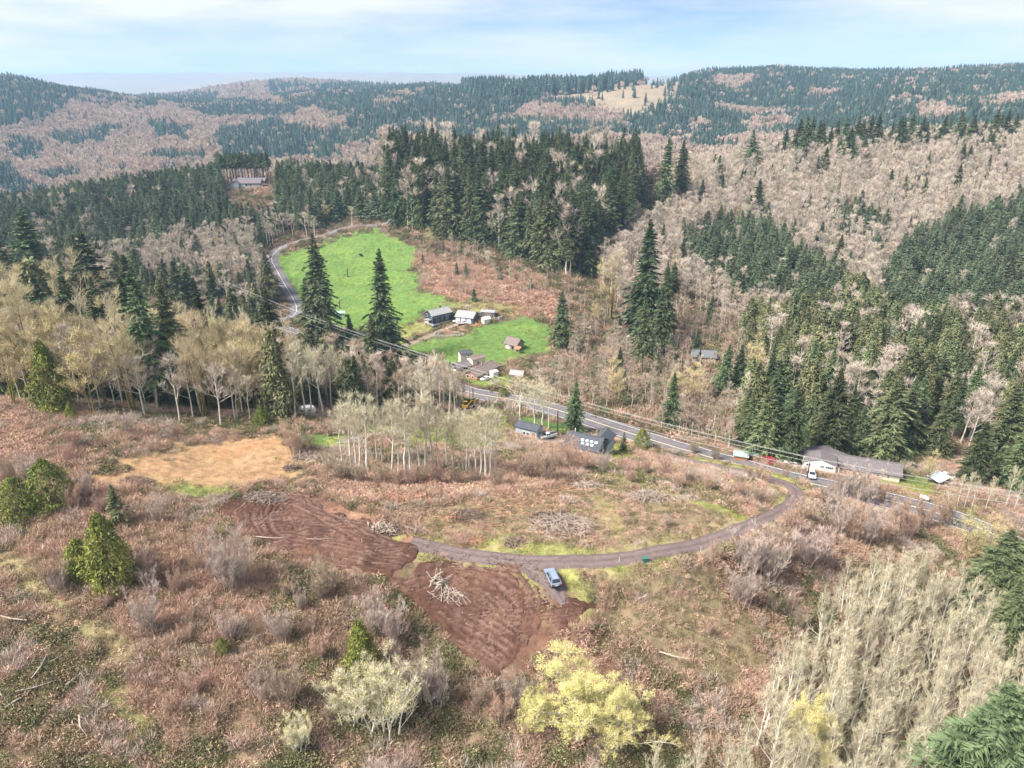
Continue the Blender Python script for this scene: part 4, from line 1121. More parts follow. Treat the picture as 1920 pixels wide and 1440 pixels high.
# --- the firs, cedars and broadleaf trees that stand out
for a in [
 ("tall_fir", 608, 437, 642, None, "tall broad fir beside the road bend at the meadow's lower edge", .95),
 ("tall_fir", 588, 520, 640, None, "shorter dark fir crowding the broad fir at the road bend", 1.2),
 ("tall_fir", 722, 468, None, 290, "tallest lone fir in front of the green meadow, narrow spire", .92),
 ("tall_fir", 700, 590, None, 280, "low dark fir at the foot of the tallest lone fir", 1.2),
 ("tall_fir", 1052, 545, 655, None, "lone fir at the end of the lower green pasture", 1.15),
 ("tall_fir", 1205, 412, None, 318, "tallest fir of the clump in the valley bottom, with broad crown", 1.0),
 ("tall_fir", 1243, 500, None, 312, "dark slim fir beside the tallest valley fir", .9),
 ("ragged_fir", 1203, 555, 706, None, "thin fir with bare pale lower trunk in the valley clump", 1.0),
 ("tall_fir", 1233, 540, None, 296, "dense dark fir in front of the valley clump", .95),
 ("tall_fir", 1256, 698, 803, None, "dark fir standing beyond the highway near the power lines", 1.0),
 ("tall_fir", 1077, 714, 808, None, "dark fir with short bare trunk at the yard entrance by the highway", 1.1),
 ("tall_fir", 846, 676, None, 232, "dark fir hiding the highway beside the old buildings", .9),
 ("tall_fir", 806, 672, None, 236, "dark fir next in line left of the old buildings", .9),
 ("tall_fir", 776, 668, None, 240, "dark fir third in line from the old buildings", .9),
 ("tall_fir", 90, 392, None, 300, "broad dark fir rising over the yellow maples, nearest the photo's edge", 1.25),
 ("tall_fir", 40, 415, None, 290, "dark fir with feathery crown beside the broad fir over the maples", 1.25),
 ("tall_fir", 208, 438, None, 262, "bushy blue-green fir behind the yellow maple canopy", 1.5),
 ("tall_fir", 188, 440, None, 275, "slim pointed fir tucked behind the bushy blue-green fir", .8),
 ("tall_fir", 275, 478, None, 240, "fir with layered drooping boughs over the big maple", 1.3),
 ("ragged_fir", 300, 505, 768, None, "dark fir with a long bare grey trunk among the maples", 1.2),
 ("tall_fir", 345, 488, None, 330, "compact dark fir group's tallest tree beyond the maples", 1.3),
 ("tall_fir", 370, 492, None, 335, "compact dark fir with rounded top beyond the maples", 1.3),
 ("tall_fir", 415, 512, None, 318, "narrow dark fir beyond the maples, apart from the rounded group", .8),
 ("tall_fir", 505, 470, None, 385, "fir at the inside of the paved road's bend", 1.3),
 ("tall_fir", 485, 535, None, 355, "dark bushy fir below the paved road's bend", 1.4),
 ("tall_fir", 658, 590, None, 320, "dark spreading conifer beside the mint green shed", 1.3),
 ("cedar", 625, 600, None, 285, "yellow-green cedar in front of the mint green shed", .95),
 ("cedar", 530, 618, 783, None, "tall narrow cedar at the end of the maple row", .9),
 ("cedar", 120, 492, None, 215, "tall olive cedar among the leftmost maples", 1.0),
 ("cedar", 165, 560, None, 200, "dark cedar trunk-to-ground behind the great maple's flank", 1.0),
 ("bright_cedar", 105, 640, 772, None, "bright green drooping cedar in front of the leftmost maples", .85),
 ("bright_cedar", 135, 752, 784, None, "small bright green sapling at the foot of the drooping cedar", 1.0),
 ("bright_cedar", 492, 758, 798, None, "bright green bush under the end of the maple row", 1.25),
 ("bright_cedar", 408, 722, 772, None, "green understorey cedar beside the mossy maple trunk", 1.1),
 ("bright_cedar", 40, 700, None, 180, "dark green cedar at the shaded forest edge by the red path", 1.2),
 ("round_cedar", 98, 862, 948, None, "rounded yellow-green cedar shrub, taller of the pair by the pink path", 1.0),
 ("round_cedar", 40, 892, 964, None, "rounded green cedar shrub, smaller of the pair by the pink path", 1.0),
 ("little_fir", 226, 908, 985, None, "small dark fir standing behind the yellow-green cedar", 1.1),
 ("bright_cedar", 214, 962, 1098, None, "large yellow-green cedar in the brush below the sandy pad", .95),
 ("bright_cedar", 152, 1010, 1080, None, "low spreading cedar joined to the large yellow-green cedar", 1.3),
 ("bright_cedar", 680, 1162, 1250, None, "small bright green cedar in the brush below the ruts", .9),
 ("round_cedar", 418, 1196, 1226, None, "tiny lime green bush alone in the brown brush", .9),
 ("round_cedar", 1203, 803, 842, None, "round olive bush at the roadside by the skylit house", .9),
 ("little_fir", 1168, 808, 846, None, "small dark roadside conifer beside the round olive bush", .9),
 ("round_cedar", 944, 724, 744, None, "dark round bush beside the highway below the old buildings", 1.0),
 ("tall_fir", 1425, 722, 866, None, "full green fir at the near edge of the firs over the parked cars", 1.15),
 ("tall_fir", 1474, 722, 868, None, "bright green fir right above the parked cars by the highway", 1.2),
 ("tall_fir", 1552, 690, 850, None, "great grey-green fir with drooping boughs behind the shop", 1.25),
 ("tall_fir", 1655, 700, 860, None, "great dark fir with layered boughs over the shop roof", 1.35),
 ("tall_fir", 1605, 760, 850, None, "dark fir filling the gap between the two great firs", 1.2),
 ("tall_fir", 1350, 645, 745, None, "grey-green fir beside the yellow maple and pale roof", 1.2),
 ("tall_fir", 1382, 645, 742, None, "slim dark fir beside the grey-green fir at the yellow maple", 1.0),
 ("tall_fir", 1870, 720, 880, None, "dark fir rising over the tarp-covered hut", 1.3),
 ("tall_fir", 1820, 790, 905, None, "shaggy fir with bare pale trunks by the tarp-covered hut", 1.3),
 ("tall_fir", 1905, 770, 920, None, "dark fir at the edge of the photo above the snags", 1.3),
 ("tall_fir", 1530, 530, None, 330, "dark fir among yellow-green cedars below the plantations", 1.1),
 ("tall_fir", 1642, 545, None, 330, "dark slender fir between cedars below the gully", .8),
 ("tall_fir", 1735, 645, None, 275, "blue-green fir standing among the olive cedars", 1.1),
 # ridge over the alder slope
 ("tall_fir", 1405, 243, None, 560, "broad fir on the alder ridge, first past the dark ridge stand", 1.3),
 ("tall_fir", 1495, 240, None, 570, "broad fir on the alder ridge nearest the great pair", 1.3),
 ("tall_fir", 1585, 238, None, 560, "great dark fir on the alder ridge, taller of the pair", 1.4),
 ("tall_fir", 1610, 255, None, 556, "dense fir at the flank of the great ridge fir", 1.4),
 ("tall_fir", 1541, 275, None, 540, "small pointed fir alone on the alder slope below the ridge", 1.1),
 ("tall_fir", 1345, 290, None, 545, "small dark fir alone among pale alders at the slope's upper edge", 1.1),
 ("tall_fir", 1848, 248, None, 560, "broad conical fir alone near the top of the alder slope", 1.6),
 ("tall_fir", 1795, 268, None, 540, "spiky fir standing in the alders below the ridge line", 1.2),
 ("tall_fir", 1875, 300, None, 520, "small dark fir deep in the alders toward the photo's edge", 1.0),
 ("tall_fir", 1415, 335, None, 480, "rounded dark evergreen in the alders above the plantation", 1.2),
]:
    feat(a[0], a[1], a[2], a[3], a[4], a[5], wide=a[6])

# tall firs along the ridge behind the meadow (front rank)
RID = [(735,280,395),(760,300,402),(785,262,402),(803,264,412),(842,300,420),(872,322,440),(838,256,None),(868,262,None),(905,252,None),(925,290,445),(975,300,458),(1010,318,478),(1002,262,None),
       (950,330,452),(895,300,430),(1050,412,505),(990,402,482),(1085,430,512),(1110,445,516),(1100,360,495),(1065,345,490),(1150,365,470),(1135,330,462),(1175,345,455),(1035,300,470),(1110,300,None),(1240,258,None),(1270,262,None),(1150,300,None),(1180,282,None),(1075,300,None)]
for i, (px, tp, bs) in enumerate(RID):
    feat("ragged_fir" if (bs and i % 4 == 0) else "tall_fir", px, tp, bs, None if bs else 470 + (i * 13) % 40, "towering fir in the front rank of the ridge stand", "firs in the front rank behind the meadow", wide=.9)
# firs along the crest of the bare slope
rs_ = np.random.RandomState(31)
for i in range(34):
    px = 1470 + i * 13.6 + rs_.uniform(-7, 7); tp = 226 - (px - 1470) * .035 + rs_.uniform(-9, 16)
    feat("tall_fir", px, tp, None, 585 + rs_.uniform(0, 45), "dark fir standing on the crest of the broad bare slope", "dark firs on the crest of the bare slope", wide=1.25)
# bare-stemmed grove behind the ridge house
for i in range(68):
    px = 418 + (i % 17) * 5.6 + RS.uniform(-1.5, 1.5)
    feat("pole_fir", px, 288 + RS.uniform(-5, 7), None, 600 + (i // 17) * 9 + RS.uniform(-2, 2), "bare stemmed fir in the grove behind the ridge house", "bare stemmed grove behind the ridge house", wide=1.0)
# great maples along the left edge of the clearing
for a in [
 ("big_maple", 250, 545, 772, None, "great golden maple with spreading crown, largest of the maple row", .95),
 ("big_maple", 385, 582, 784, None, "mossy trunked maple second in the maple row", .72),
 ("big_maple", 452, 604, 776, None, "golden maple with low mossy limbs near the row's end", .95),
 ("big_maple", 200, 590, 760, None, "leaning slender maple beside the great golden maple", .7),
 ("big_maple", 75, 515, None, 172, "brown branched maple behind the drooping cedar", .95),
 ("big_maple", 10, 480, None, 190, "orange tinged maple at the photo's edge", .95),
 ("big_maple", 140, 462, None, 245, "pale yellow maple canopy between the dark firs", 1.0),
 ("big_maple", 100, 470, None, 255, "pale yellow maple next to the feathery firs", 1.0),
 ("yellow_alder", 495, 625, None, 190, "golden budding tree between the maple row and the narrow cedar", 1.0),
 ("big_maple", 1145, 470, None, 345, "tan maple leaning on the tallest valley fir", .85),
 ("yellow_alder", 1415, 625, 735, None, "round yellow maple in bloom between the dark firs", 1.25),
 ("yellow_alder", 1300, 680, 760, None, "golden yellow maple at the pale roof by the firs", 1.4),
 ("yellow_alder", 1265, 680, 755, None, "golden yellow maple left of the pale roof", 1.2),
 ("yellow_alder", 1150, 668, 765, None, "lime yellow budding tree in the valley brush", 1.1),
 ("yellow_alder", 1115, 560, 610, None, "small golden tree on the brushy slope under the valley firs", 1.0),
 ("yellow_alder", 760, 655, None, 255, "yellow budding tree between the lone fir and the dark fir line", 1.0),
 ("yellow_alder", 730, 690, None, 225, "mossy gold tree above the white trunked trees", 1.1),
 ("yellow_alder", 700, 668, None, 240, "golden budding tree beside the lone fir's foot", 1.0),
 ("yellow_alder", 1655, 610, None, 300, "small bright yellow tree among the cedars", .9),
 ("yellow_alder", 1895, 585, None, 330, "orange-gold tree at the photo's edge above the cedars", 1.3),
 ("yellow_alder", 1860, 590, None, 335, "peach coloured round tree beside the orange-gold tree", 1.3),
 ("yellow_alder", 1475, 600, None, 315, "pinkish gold round tree beside the yellow maple", 1.2),
 ("yellow_alder", 1740, 840, 905, None, "golden bare tree beside the tarp-covered hut", .9),
 ("yellow_alder", 1085, 310, None, 480, "yellowish bare tree in a gap of the dark ridge stand", 1.2),
 ("yellow_alder", 1110, 325, None, 470, "tan bare tree in a gap of the dark ridge stand", 1.0),
 ("yellow_alder", 805, 425, 470, None, "small yellow willow at the top of the meadow", 1.3),
 ("yellow_alder", 615, 375, 420, None, "yellow tinted tree above the paved road", 1.0),
 ("yellow_alder", 1435, 165, None, 1500, "unused", 1.0),
]:
    if a[5] != "unused": feat(a[0], a[1], a[2], a[3], a[4], a[5], wide=a[6])
# bare trees and firs that screen the highway behind the clearing
rs_ = np.random.RandomState(12)
for i in range(30):
    px = 548 + i * 10.6 + rs_.uniform(-5, 5); tp = 655 + (i % 5) * 9 + rs_.uniform(-8, 12) - (12 if px < 640 else 0)
    feat(("alder", "brown_alder", "alder", "white_alder", "brown_alder")[i % 5], px, tp, None, 196 + (i * 7) % 32, ("pinkish" if i % 5 in (0, 2) else "pale" if i % 5 == 3 else "brown") + " bare tree in the belt screening the highway behind the clearing", "bare trees screening the highway", wide=1.25)
for i in range(46):
    px = -10 + i * 11.8 + rs_.uniform(-6, 6); tp = (495, 560, 530, 590, 545)[i % 5] + rs_.uniform(-12, 12) + px * .09
    feat(("tall_fir", "yellow_alder", "cream_alder", "brown_alder", "big_maple")[i % 5], px, tp, None, 186 + (i * 11) % 30, ("dark fir", "yellow budding tree", "cream bare tree", "brown bare tree", "golden maple")[i % 5] + " in the second rank behind the maple row", "second rank behind the maple row", wide=.95)
for i in range(30):
    px = 5 + i * 18.6 + rs_.uniform(-8, 8); tp = 585 + (i % 4) * 18 + rs_.uniform(-14, 14) + px * .10
    feat(("alder", "yellow_alder", "alder", "brown_alder")[i % 4], px, tp, None, 163 + (i * 5) % 22 + max(0, (px - 350) * .06), ("tan bare tree", "golden budding tree", "tan bare tree", "brown slender tree")[i % 4] + " standing between the maples of the maple row", "slender trees among the maple row", wide=1.15)
for i in range(9):
    feat("alder" if i % 2 else "brown_alder", 780 + i * 11, 690 + (i % 3) * 7, None, 222 + (i * 5) % 14, "bare tree at the highway's edge before the old buildings", "bare trees before the old buildings", wide=1.2)
# white trunked trees around the clearing
WT = [(660,740,872),(668,765,876),(690,742,882),(675,775,880),(707,770,862),(735,760,892),(748,772,893),(760,750,893),(770,765,886),(797,750,884),(803,745,884),(812,760,882),(822,770,880),(786,775,880),(868,778,880),(876,790,887),(883,782,886),(893,790,888),(900,775,890),(911,772,893),(918,772,893),(850,790,875),(838,785,872),(930,790,880),(716,780,868),(641,765,868)]
for i, (px, tp, bs) in enumerate(WT):
    feat("white_alder", px, tp - 14, bs, None, "slim white trunked bare tree in the clearing's middle cluster", "white trunked cluster in the clearing", wide=1.15)
for i, (px, tp, bs) in enumerate([(553,640,785),(575,632,782),(583,645,782),(607,650,778),(625,640,773),(498,690,775),(338,700,772),(445,690,786),(640,655,765),(470,700,790)]):
    feat("white_alder", px, tp, bs, None, "white trunked bare tree at the wooded edge above the sandy pad", "white trunked trees at the wooded edge", wide=1.0)
for i, (px, tp, bs) in enumerate([(975,700,798),(1000,712,812),(1018,705,800),(1028,722,808)]):
    feat("white_alder", px, tp, bs, None, "pale spreading bare tree between the highway and the cottage lawn", "pale bare trees on the cottage lawn", wide=1.5)
for i, (px, tp, bs) in enumerate([(795,690,760),(660,385,424),(575,395,440),(590,402,446),(552,398,436),(540,395,432),(715,350,400),(700,360,408)]):
    feat("white_alder", px, tp, bs, None, ["lone pale bare tree before the dark fir line" , "round pale bare tree at the top of the paved road"][min(i, 1)] if i < 2 else "pale bare tree beside the paved road above the meadow", None if i < 2 else "pale bare trees along the paved road", wide=1.4)
for i, (px, tp, bs) in enumerate([(1770,890,960),(1795,885,948),(1808,880,950),(1822,890,952),(1848,890,955),(1885,870,950),(1900,900,958)]):
    feat("white_alder", px, tp, bs, None, "pale bare stemmed snag in the row below the tarp-covered hut", "pale snags below the tarp-covered hut", wide=.7)
# close growth at the bottom of the view
for a in [
 ("blossom_maple", 1085, 1238, None, 79, "large yellow blossoming maple at the bottom of the view", 1.55),
 ("blossom_maple", 1160, 1275, None, 78, "yellow blossoming maple leaning on the large one", 1.2),
 ("blossom_maple", 1005, 1285, None, 80, "yellow blossoming maple with pale shoots beside the large one", 1.0),
 ("blossom_maple", 1500, 1300, None, 79, "small yellow blossoming maple among the cream alders", 1.0),
 ("pale_bush", 655, 1262, None, 79, "pale budding shrub, shorter of the pair at the bottom of the view", 1.5),
 ("pale_bush", 722, 1236, None, 79, "pale budding shrub, taller of the pair at the bottom of the view", 1.5),
 ("pale_bush", 560, 1340, None, 74, "pale budding shrub cut off by the bottom of the view", 1.2),
 ("yellow_alder", 1808, 952, 1062, None, "pale yellow budding willow above the cream alders", 1.2),
 ("yellow_alder", 1850, 965, 1050, None, "peach tinted bare willow next to the pale yellow one", 1.2),
 ("near_fir", 1845, 992, None, 122, "bushy green fir at the upper edge of the cream alders", 1.35),
 ("near_fir", 1885, 1000, None, 120, "bushy green fir second from the pale yellow willow", 1.35),
 ("near_fir", 1918, 985, None, 124, "bushy green fir cut off by the photo's edge above the alders", 1.35),
 ("near_fir", 1870, 1085, None, 112, "small dark fir peeking out of the cream alders", .8),
 ("near_fir", 1905, 1090, None, 110, "small fir peeking out of the alders at the photo's edge", .9),
 ("near_fir", 1800, 1278, None, 74, "dark green fir in the bottom corner, first from the alders", 1.3),
 ("near_fir", 1852, 1262, None, 76, "dark green fir in the bottom corner, second from the alders", 1.3),
 ("near_fir", 1905, 1262, None, 76, "dark green fir in the bottom corner at the photo's edge", 1.3),
]:
    feat(a[0], a[1], a[2], a[3], a[4], a[5], wide=a[6])

# shrubs one can tell apart in the brush
SH = [("bare_shrub",300,922,980),("bare_shrub",160,880,936),("red_shrub",140,905,955),("red_shrub",100,1030,1105),("bare_shrub",115,1048,1108),("red_shrub",283,1005,1085),("bare_shrub",283,1050,1100),
 ("bare_shrub",425,985,1098),("bare_shrub",445,1010,1105),("bare_shrub",278,1092,1188),("bare_shrub",530,1132,1202),("bare_shrub",430,1142,1200),("brown_shrub",620,1040,1118),("brown_shrub",600,1065,1125),("red_shrub",540,1075,1118),
 ("bare_shrub",700,1112,1190),("bare_shrub",733,1118,1205),("bare_shrub",790,1205,1312),("bare_shrub",815,1240,1320),("brown_shrub",540,1225,1325),("red_shrub",480,1240,1290),("red_shrub",600,1180,1235),("red_shrub",350,1160,1200),
 ("red_shrub",240,940,985),("red_shrub",190,920,960),("bare_shrub",60,845,900),("red_shrub",20,850,905),("red_shrub",130,820,865),("bare_shrub",240,765,815),("red_shrub",140,790,840),("brown_shrub",330,790,820),
 ("bare_shrub",1400,985,1080),("bare_shrub",1440,985,1085),("red_shrub",1465,980,1060),("bare_shrub",1530,975,1062),("bare_shrub",1510,990,1060),("red_shrub",1480,940,1005),("red_shrub",1340,1010,1062),("bare_shrub",1390,1055,1135),
 ("bare_shrub",1570,925,1000),("red_shrub",1600,945,1015),("bare_shrub",1640,935,1005),("red_shrub",1680,925,990),("red_shrub",1730,930,990),("bare_shrub",1560,905,965),("red_shrub",1500,925,985),("bare_shrub",1620,872,940),("bare_shrub",1598,868,930),
 ("bare_shrub",1572,872,925),("red_shrub",1650,905,940),("brown_shrub",1545,905,950),("red_shrub",1770,925,985),("bare_shrub",1620,960,1020),("brown_shrub",1450,1110,1150),("red_shrub",1700,950,1010),("red_shrub",1655,960,1020),("red_shrub",1440,1010,1060),
 ("brown_shrub",1030,828,903),("brown_shrub",1018,840,900),("brown_shrub",985,840,896),("red_shrub",1062,812,868),("red_shrub",1090,830,882),("red_shrub",1075,835,880),("red_shrub",1045,835,880),("bare_shrub",1130,842,885),("red_shrub",1170,850,885),
 ("red_shrub",1210,850,890),("red_shrub",1245,845,892),("bare_shrub",1290,868,905),("red_shrub",1330,880,920),("red_shrub",1385,895,930),("brown_shrub",1420,905,940),("red_shrub",1180,868,905),("red_shrub",1270,875,915),
 ("brown_shrub",640,850,900),("brown_shrub",672,862,905),("brown_shrub",715,855,905),("red_shrub",745,865,910),("brown_shrub",790,860,908),("red_shrub",820,852,908),("brown_shrub",855,862,908),("brown_shrub",890,868,905),("brown_shrub",930,865,912),("brown_shrub",620,842,888),("red_shrub",770,868,910),
 ("red_shrub",552,785,850),("brown_shrub",575,805,850),("bare_shrub",640,770,800),("brown_shrub",955,765,795),("brown_shrub",965,770,805),("brown_shrub",935,770,800),("bare_shrub",905,770,790),("brown_shrub",1340,830,862),("brown_shrub",1300,820,850),("red_shrub",1430,862,900),("red_shrub",1400,868,898),("red_shrub",1470,875,905),
 ("red_shrub",380,870,1000),("bare_shrub",1250,965,985),("red_shrub",1480,1110,1150),("red_shrub",1330,1160,1190),("brown_shrub",1500,1130,1180),("red_shrub",1505,1200,1260),("bare_shrub",970,1255,1330),("brown_shrub",900,1260,1320),("red_shrub",940,1290,1350),
 ("red_shrub",370,1250,1300),("red_shrub",320,1300,1340),("brown_shrub",620,1310,1350),("bare_shrub",500,1255,1310),("red_shrub",200,1100,1140),("red_shrub",330,1060,1110),("red_shrub",370,1030,1070),("bare_shrub",565,1095,1145),("red_shrub",650,1195,1240),("red_shrub",580,1150,1190)]
SHL = {"bare_shrub": ("pale grey leafless shrub fanning out of the brown brush", "pale leafless shrubs in the brush"),
       "red_shrub": ("low reddish twiggy shrub in the brown brush", "reddish twiggy shrubs in the brush"),
       "brown_shrub": ("dull brown leafless shrub in the brush", "brown leafless shrubs in the brush")}
for k, px, tp, bs in SH:
    if bs - tp > 125: continue
    feat(k, px, tp, bs, None, *SHL[k], wide=RS.uniform(.7, 1.05))

# --- forest by stands; corners are photograph pixels of the canopy
def inpoly(px, py, poly):
    return poly_sd(np.asarray(px, float), np.asarray(py, float), np.asarray(poly, float)) > 0

CLEAR = [ # sight lines that stay open: meadows, roads, roofs
 [(512,480),(560,460),(640,438),(700,428),(745,438),(775,470),(785,545),(850,558),(880,575),(1040,575),(1045,660),(965,690),(985,735),(870,745),(850,692),(750,668),(690,648),(640,620),(560,612),(520,600),(535,560),(500,490)],
 [(870,722),(1000,748),(1150,793),(1300,838),(1400,868),(1400,900),(1150,822),(1000,778),(870,748)],
 [(950,770),(1190,770),(1200,880),(950,860)],
 [(1370,850),(1670,845),(1790,870),(1800,945),(1640,935),(1500,920),(1370,895)],
 [(432,328),(515,328),(515,374),(432,374)], [(412,285),(516,285),(516,348),(412,348)], [(1196,322),(1250,322),(1250,380),(1196,380)], [(1295,655),(1340,655),(1340,675),(1295,675)],
 [(490,590),(560,570),(565,615),(500,640)], [(640,790),(900,750),(960,770),(960,860),(640,850)], [(500,455),(560,440),(700,405),(700,430),(560,470)],
]
STANDS = [ # (key, corners, [(kind, weight)], chance, height range)
 ("plantation_left", [(-90,405),(150,338),(350,294),(430,280),(520,287),(720,302),(720,405),(620,408),(560,408),(430,428),(350,438),(290,455),(200,480),(-90,500)], [("young_fir",.95),("alder",.05)], .74, (14, 20)),
 ("alder_left", [(190,440),(280,405),(420,374),(540,386),(620,397),(700,405),(690,425),(600,430),(520,458),(505,480),(520,530),(480,560),(420,530),(300,520),(200,480)], [("alder",.58),("young_fir",.37),("yellow_alder",.05)], .8, (13, 18)),
 ("wood_left", [(-90,435),(150,430),(200,480),(300,520),(420,530),(500,500),(540,560),(545,610),(480,645),(350,600),(200,560),(-90,560)], [("cedar",.45),("tall_fir",.2),("alder",.25),("yellow_alder",.1)], .5, (16, 25)),
 ("wood_behind_maples", [(-90,555),(200,555),(480,640),(560,620),(700,655),(850,700),(850,745),(560,745),(-90,740)], [("cedar",.42),("tall_fir",.30),("brown_alder",.28)], .5, (14, 24)),
 ("ridge_firs", [(690,402),(700,300),(780,270),(900,258),(1000,280),(1110,300),(1200,270),(1290,255),(1300,300),(1220,335),(1190,420),(1130,470),(1080,500),(1000,470),(930,440),(800,410)], [("tall_fir",.74),("ragged_fir",.18),("alder",.08)], .55, (30, 44)),
 ("brush_slope", [(745,440),(820,425),(960,470),(1060,500),(1110,540),(1070,600),(900,575),(790,548),(770,480)], [("brown_alder",.62),("alder",.30),("young_fir",.08)], .42, (5, 10)),
 ("plantation_p1", [(1275,445),(1350,412),(1430,430),(1560,500),(1600,545),(1500,585),(1380,550),(1290,490)], [("young_fir",.96),("alder",.04)], .74, (14, 20)),
 ("plantation_p2", [(1670,600),(1645,545),(1690,460),(1790,410),(2050,350),(2050,600),(1800,600)], [("young_fir",.98),("alder",.02)], .76, (14, 20)),
 ("patch_upper", [(1540,400),(1620,390),(1680,430),(1640,480),(1560,450)], [("young_fir",.6),("alder",.4)], .9, (13, 18)),
 ("cedars_right", [(1390,610),(1480,575),(1600,545),(1700,590),(2050,600),(2050,705),(1780,725),(1650,735),(1500,700),(1420,665)], [("cedar",.62),("alder",.22),("tall_fir",.10),("yellow_alder",.06)], .55, (15, 23)),
 ("firs_right", [(1400,730),(1500,700),(1650,730),(1800,740),(2050,710),(2050,900),(1800,885),(1740,860),(1600,850),(1480,850),(1400,830)], [("tall_fir",.36),("ragged_fir",.12),("cedar",.2),("alder",.32)], .38, (16, 26)),
 ("valley_brush", [(995,695),(1060,645),(1110,560),(1190,560),(1290,540),(1400,610),(1425,705),(1390,800),(1300,832),(1160,785),(1050,738)], [("brown_alder",.72),("alder",.24),("tall_fir",.04)], .62, (6, 12)),
 ("alder_slope", [(1120,490),(1180,420),(1220,335),(1300,285),(1500,260),(2050,215),(2050,420),(1800,425),(1690,470),(1645,560),(1600,560),(1560,510),(1430,435),(1290,455),(1290,560),(1170,570)], [("alder",.72),("brown_alder",.08),("cream_alder",.12),("tall_fir",.02),("yellow_alder",.03),("young_fir",.03)], .92, (14, 19)),
 ("alder_valley", [(1170,570),(1290,560),(1290,490),(1380,550),(1500,585),(1480,640),(1400,660),(1250,640)], [("alder",.85),("brown_alder",.15)], .8, (13, 17)),
 ("right_rest", [(1380,560),(2050,600),(2050,760),(1400,760)], [("alder",.6),("cedar",.3),("young_fir",.1)], .5, (13, 18)),
]
LABELS = {
 ("plantation_left", "young_fir"): "young blue-green fir in the plantation round the ridge house",
 ("wood_left", "tall_fir"): "dark fir in the mixed wood above the maple row",
 ("wood_left", "cedar"): "olive cedar in the mixed wood above the maple row",
 ("wood_behind_maples", "cedar"): "shaded cedar in the dark wood behind the maple row",
 ("wood_behind_maples", "tall_fir"): "shaded fir in the dark wood behind the maple row",
 ("wood_behind_maples", "brown_alder"): "brown bare tree in the dark wood behind the maple row",
 ("ridge_firs", "tall_fir"): "tall dark fir massed behind the front rank of the ridge stand",
 ("plantation_p1", "young_fir"): "young blue-green fir in the plantation at the foot of the alder slope",
 ("plantation_p2", "young_fir"): "young blue-green fir in the great plantation at the photo's right edge",
 ("patch_upper", "young_fir"): "young fir in the patch between the two plantations",
 ("cedars_right", "cedar"): "yellow-green cedar in the belt below the plantations",
 ("cedars_right", "tall_fir"): "dark fir among the cedars below the plantations",
 ("firs_right", "tall_fir"): "dark fir in the wood behind the shop",
 ("firs_right", "cedar"): "olive cedar in the wood behind the shop",
 ("brush_slope", "brown_alder"): "thin brown bare tree on the bracken slope above the pasture",
 ("valley_brush", "brown_alder"): "brown bare tree in the thicket between pasture and highway",
 ("valley_brush", "tall_fir"): "small fir in the thicket between pasture and highway",
}
KINDWORD = {"tall_fir": "dark fir", "ragged_fir": "ragged dark fir", "cream_alder": "pale cream bare alder", "young_fir": "young blue-green fir", "cedar": "yellow-green cedar", "alder": "pinkish bare alder", "brown_alder": "brown bare alder", "yellow_alder": "yellow budding tree"}
PLACE = {"plantation_left": "in the plantation round the ridge house", "alder_left": "in the grey alder wood below the ridge house", "wood_left": "in the mixed wood above the maple row", "wood_behind_maples": "in the dark wood behind the maple row",
 "ridge_firs": "inside the dark ridge stand behind the meadow", "brush_slope": "on the bracken slope above the pasture", "plantation_p1": "in the plantation at the foot of the alder slope", "plantation_p2": "in the great plantation at the photo's right edge",
 "patch_upper": "in the patch between the two plantations", "cedars_right": "in the cedar belt below the plantations", "firs_right": "in the wood behind the shop", "valley_brush": "in the thicket between pasture and highway",
 "alder_slope": "on the broad bare slope below the far ridge", "alder_valley": "at the valley foot of the broad bare slope", "right_rest": "scattered between the cedar belt and the plantations"}

def forest():
    rs = np.random.RandomState(5)
    sp = 4.6
    X, Y = np.meshgrid(np.arange(-560, 620, sp), np.arange(192, 735, sp))
    X = (X + rs.uniform(-.45, .45, X.shape) * sp).ravel(); Y = (Y + rs.uniform(-.45, .45, Y.shape) * sp).ravel()
    z = GZ(X, Y)
    px, py, fw = proj(X, Y, z + 8)
    ok = (px > -110) & (px < 2040)
    X, Y, z, px, py = X[ok], Y[ok], z[ok], px[ok], py[ok]
    _, _, D = road_near(X, Y)
    spb = vnoise(X / 30, Y / 30, 4)
    u1, u2, u3 = rs.uniform(size=(3, len(X)))
    pick = np.full(len(X), -1)
    for s, (key, poly, mix, ch, hr) in enumerate(STANDS):
        m = (pick < 0) & inpoly(px, py, poly)
        pick[m] = s
    out = []
    fx = np.array([(t['x'], t['y'], t['h']) for t in TREES if t['h'] > 9])
    for i in np.nonzero(pick >= 0)[0]:
        key, poly, mix, ch, hr = STANDS[pick[i]]
        if u1[i] > ch or D[i] < 3: continue
        if key.startswith("plantation") is False and key not in ("alder_slope",) and ((fx[:, 0] - X[i]) ** 2 + (fx[:, 1] - Y[i]) ** 2).min() < 9: continue
        a = u2[i]; kind = mix[-1][0]
        for k_, w in mix:
            if a < w: kind = k_; break
            a -= w
        h = hr[0] + (hr[1] - hr[0]) * (u3[i] * .7 + spb[i] * .3)
        if kind in ("tall_fir",) and key in ("alder_slope", "brush_slope"): h *= 1.35
        if kind == "tall_fir" and key == "valley_brush": h = 8 + 6 * u3[i]
        if kind == "yellow_alder": h *= .9
        out.append((kind, X[i], Y[i], z[i], h, key))
    return out
AUTO = forest()
_ax = np.array([a[1] for a in AUTO]); _ay = np.array([a[2] for a in AUTO]); _az = np.array([a[3] for a in AUTO]); _ah = np.array([a[4] for a in AUTO])
_tp = proj(_ax, _ay, _az + _ah); _mp = proj(_ax, _ay, _az + .5 * _ah); _bp = proj(_ax, _ay, _az)
bad = np.zeros(len(AUTO), bool)
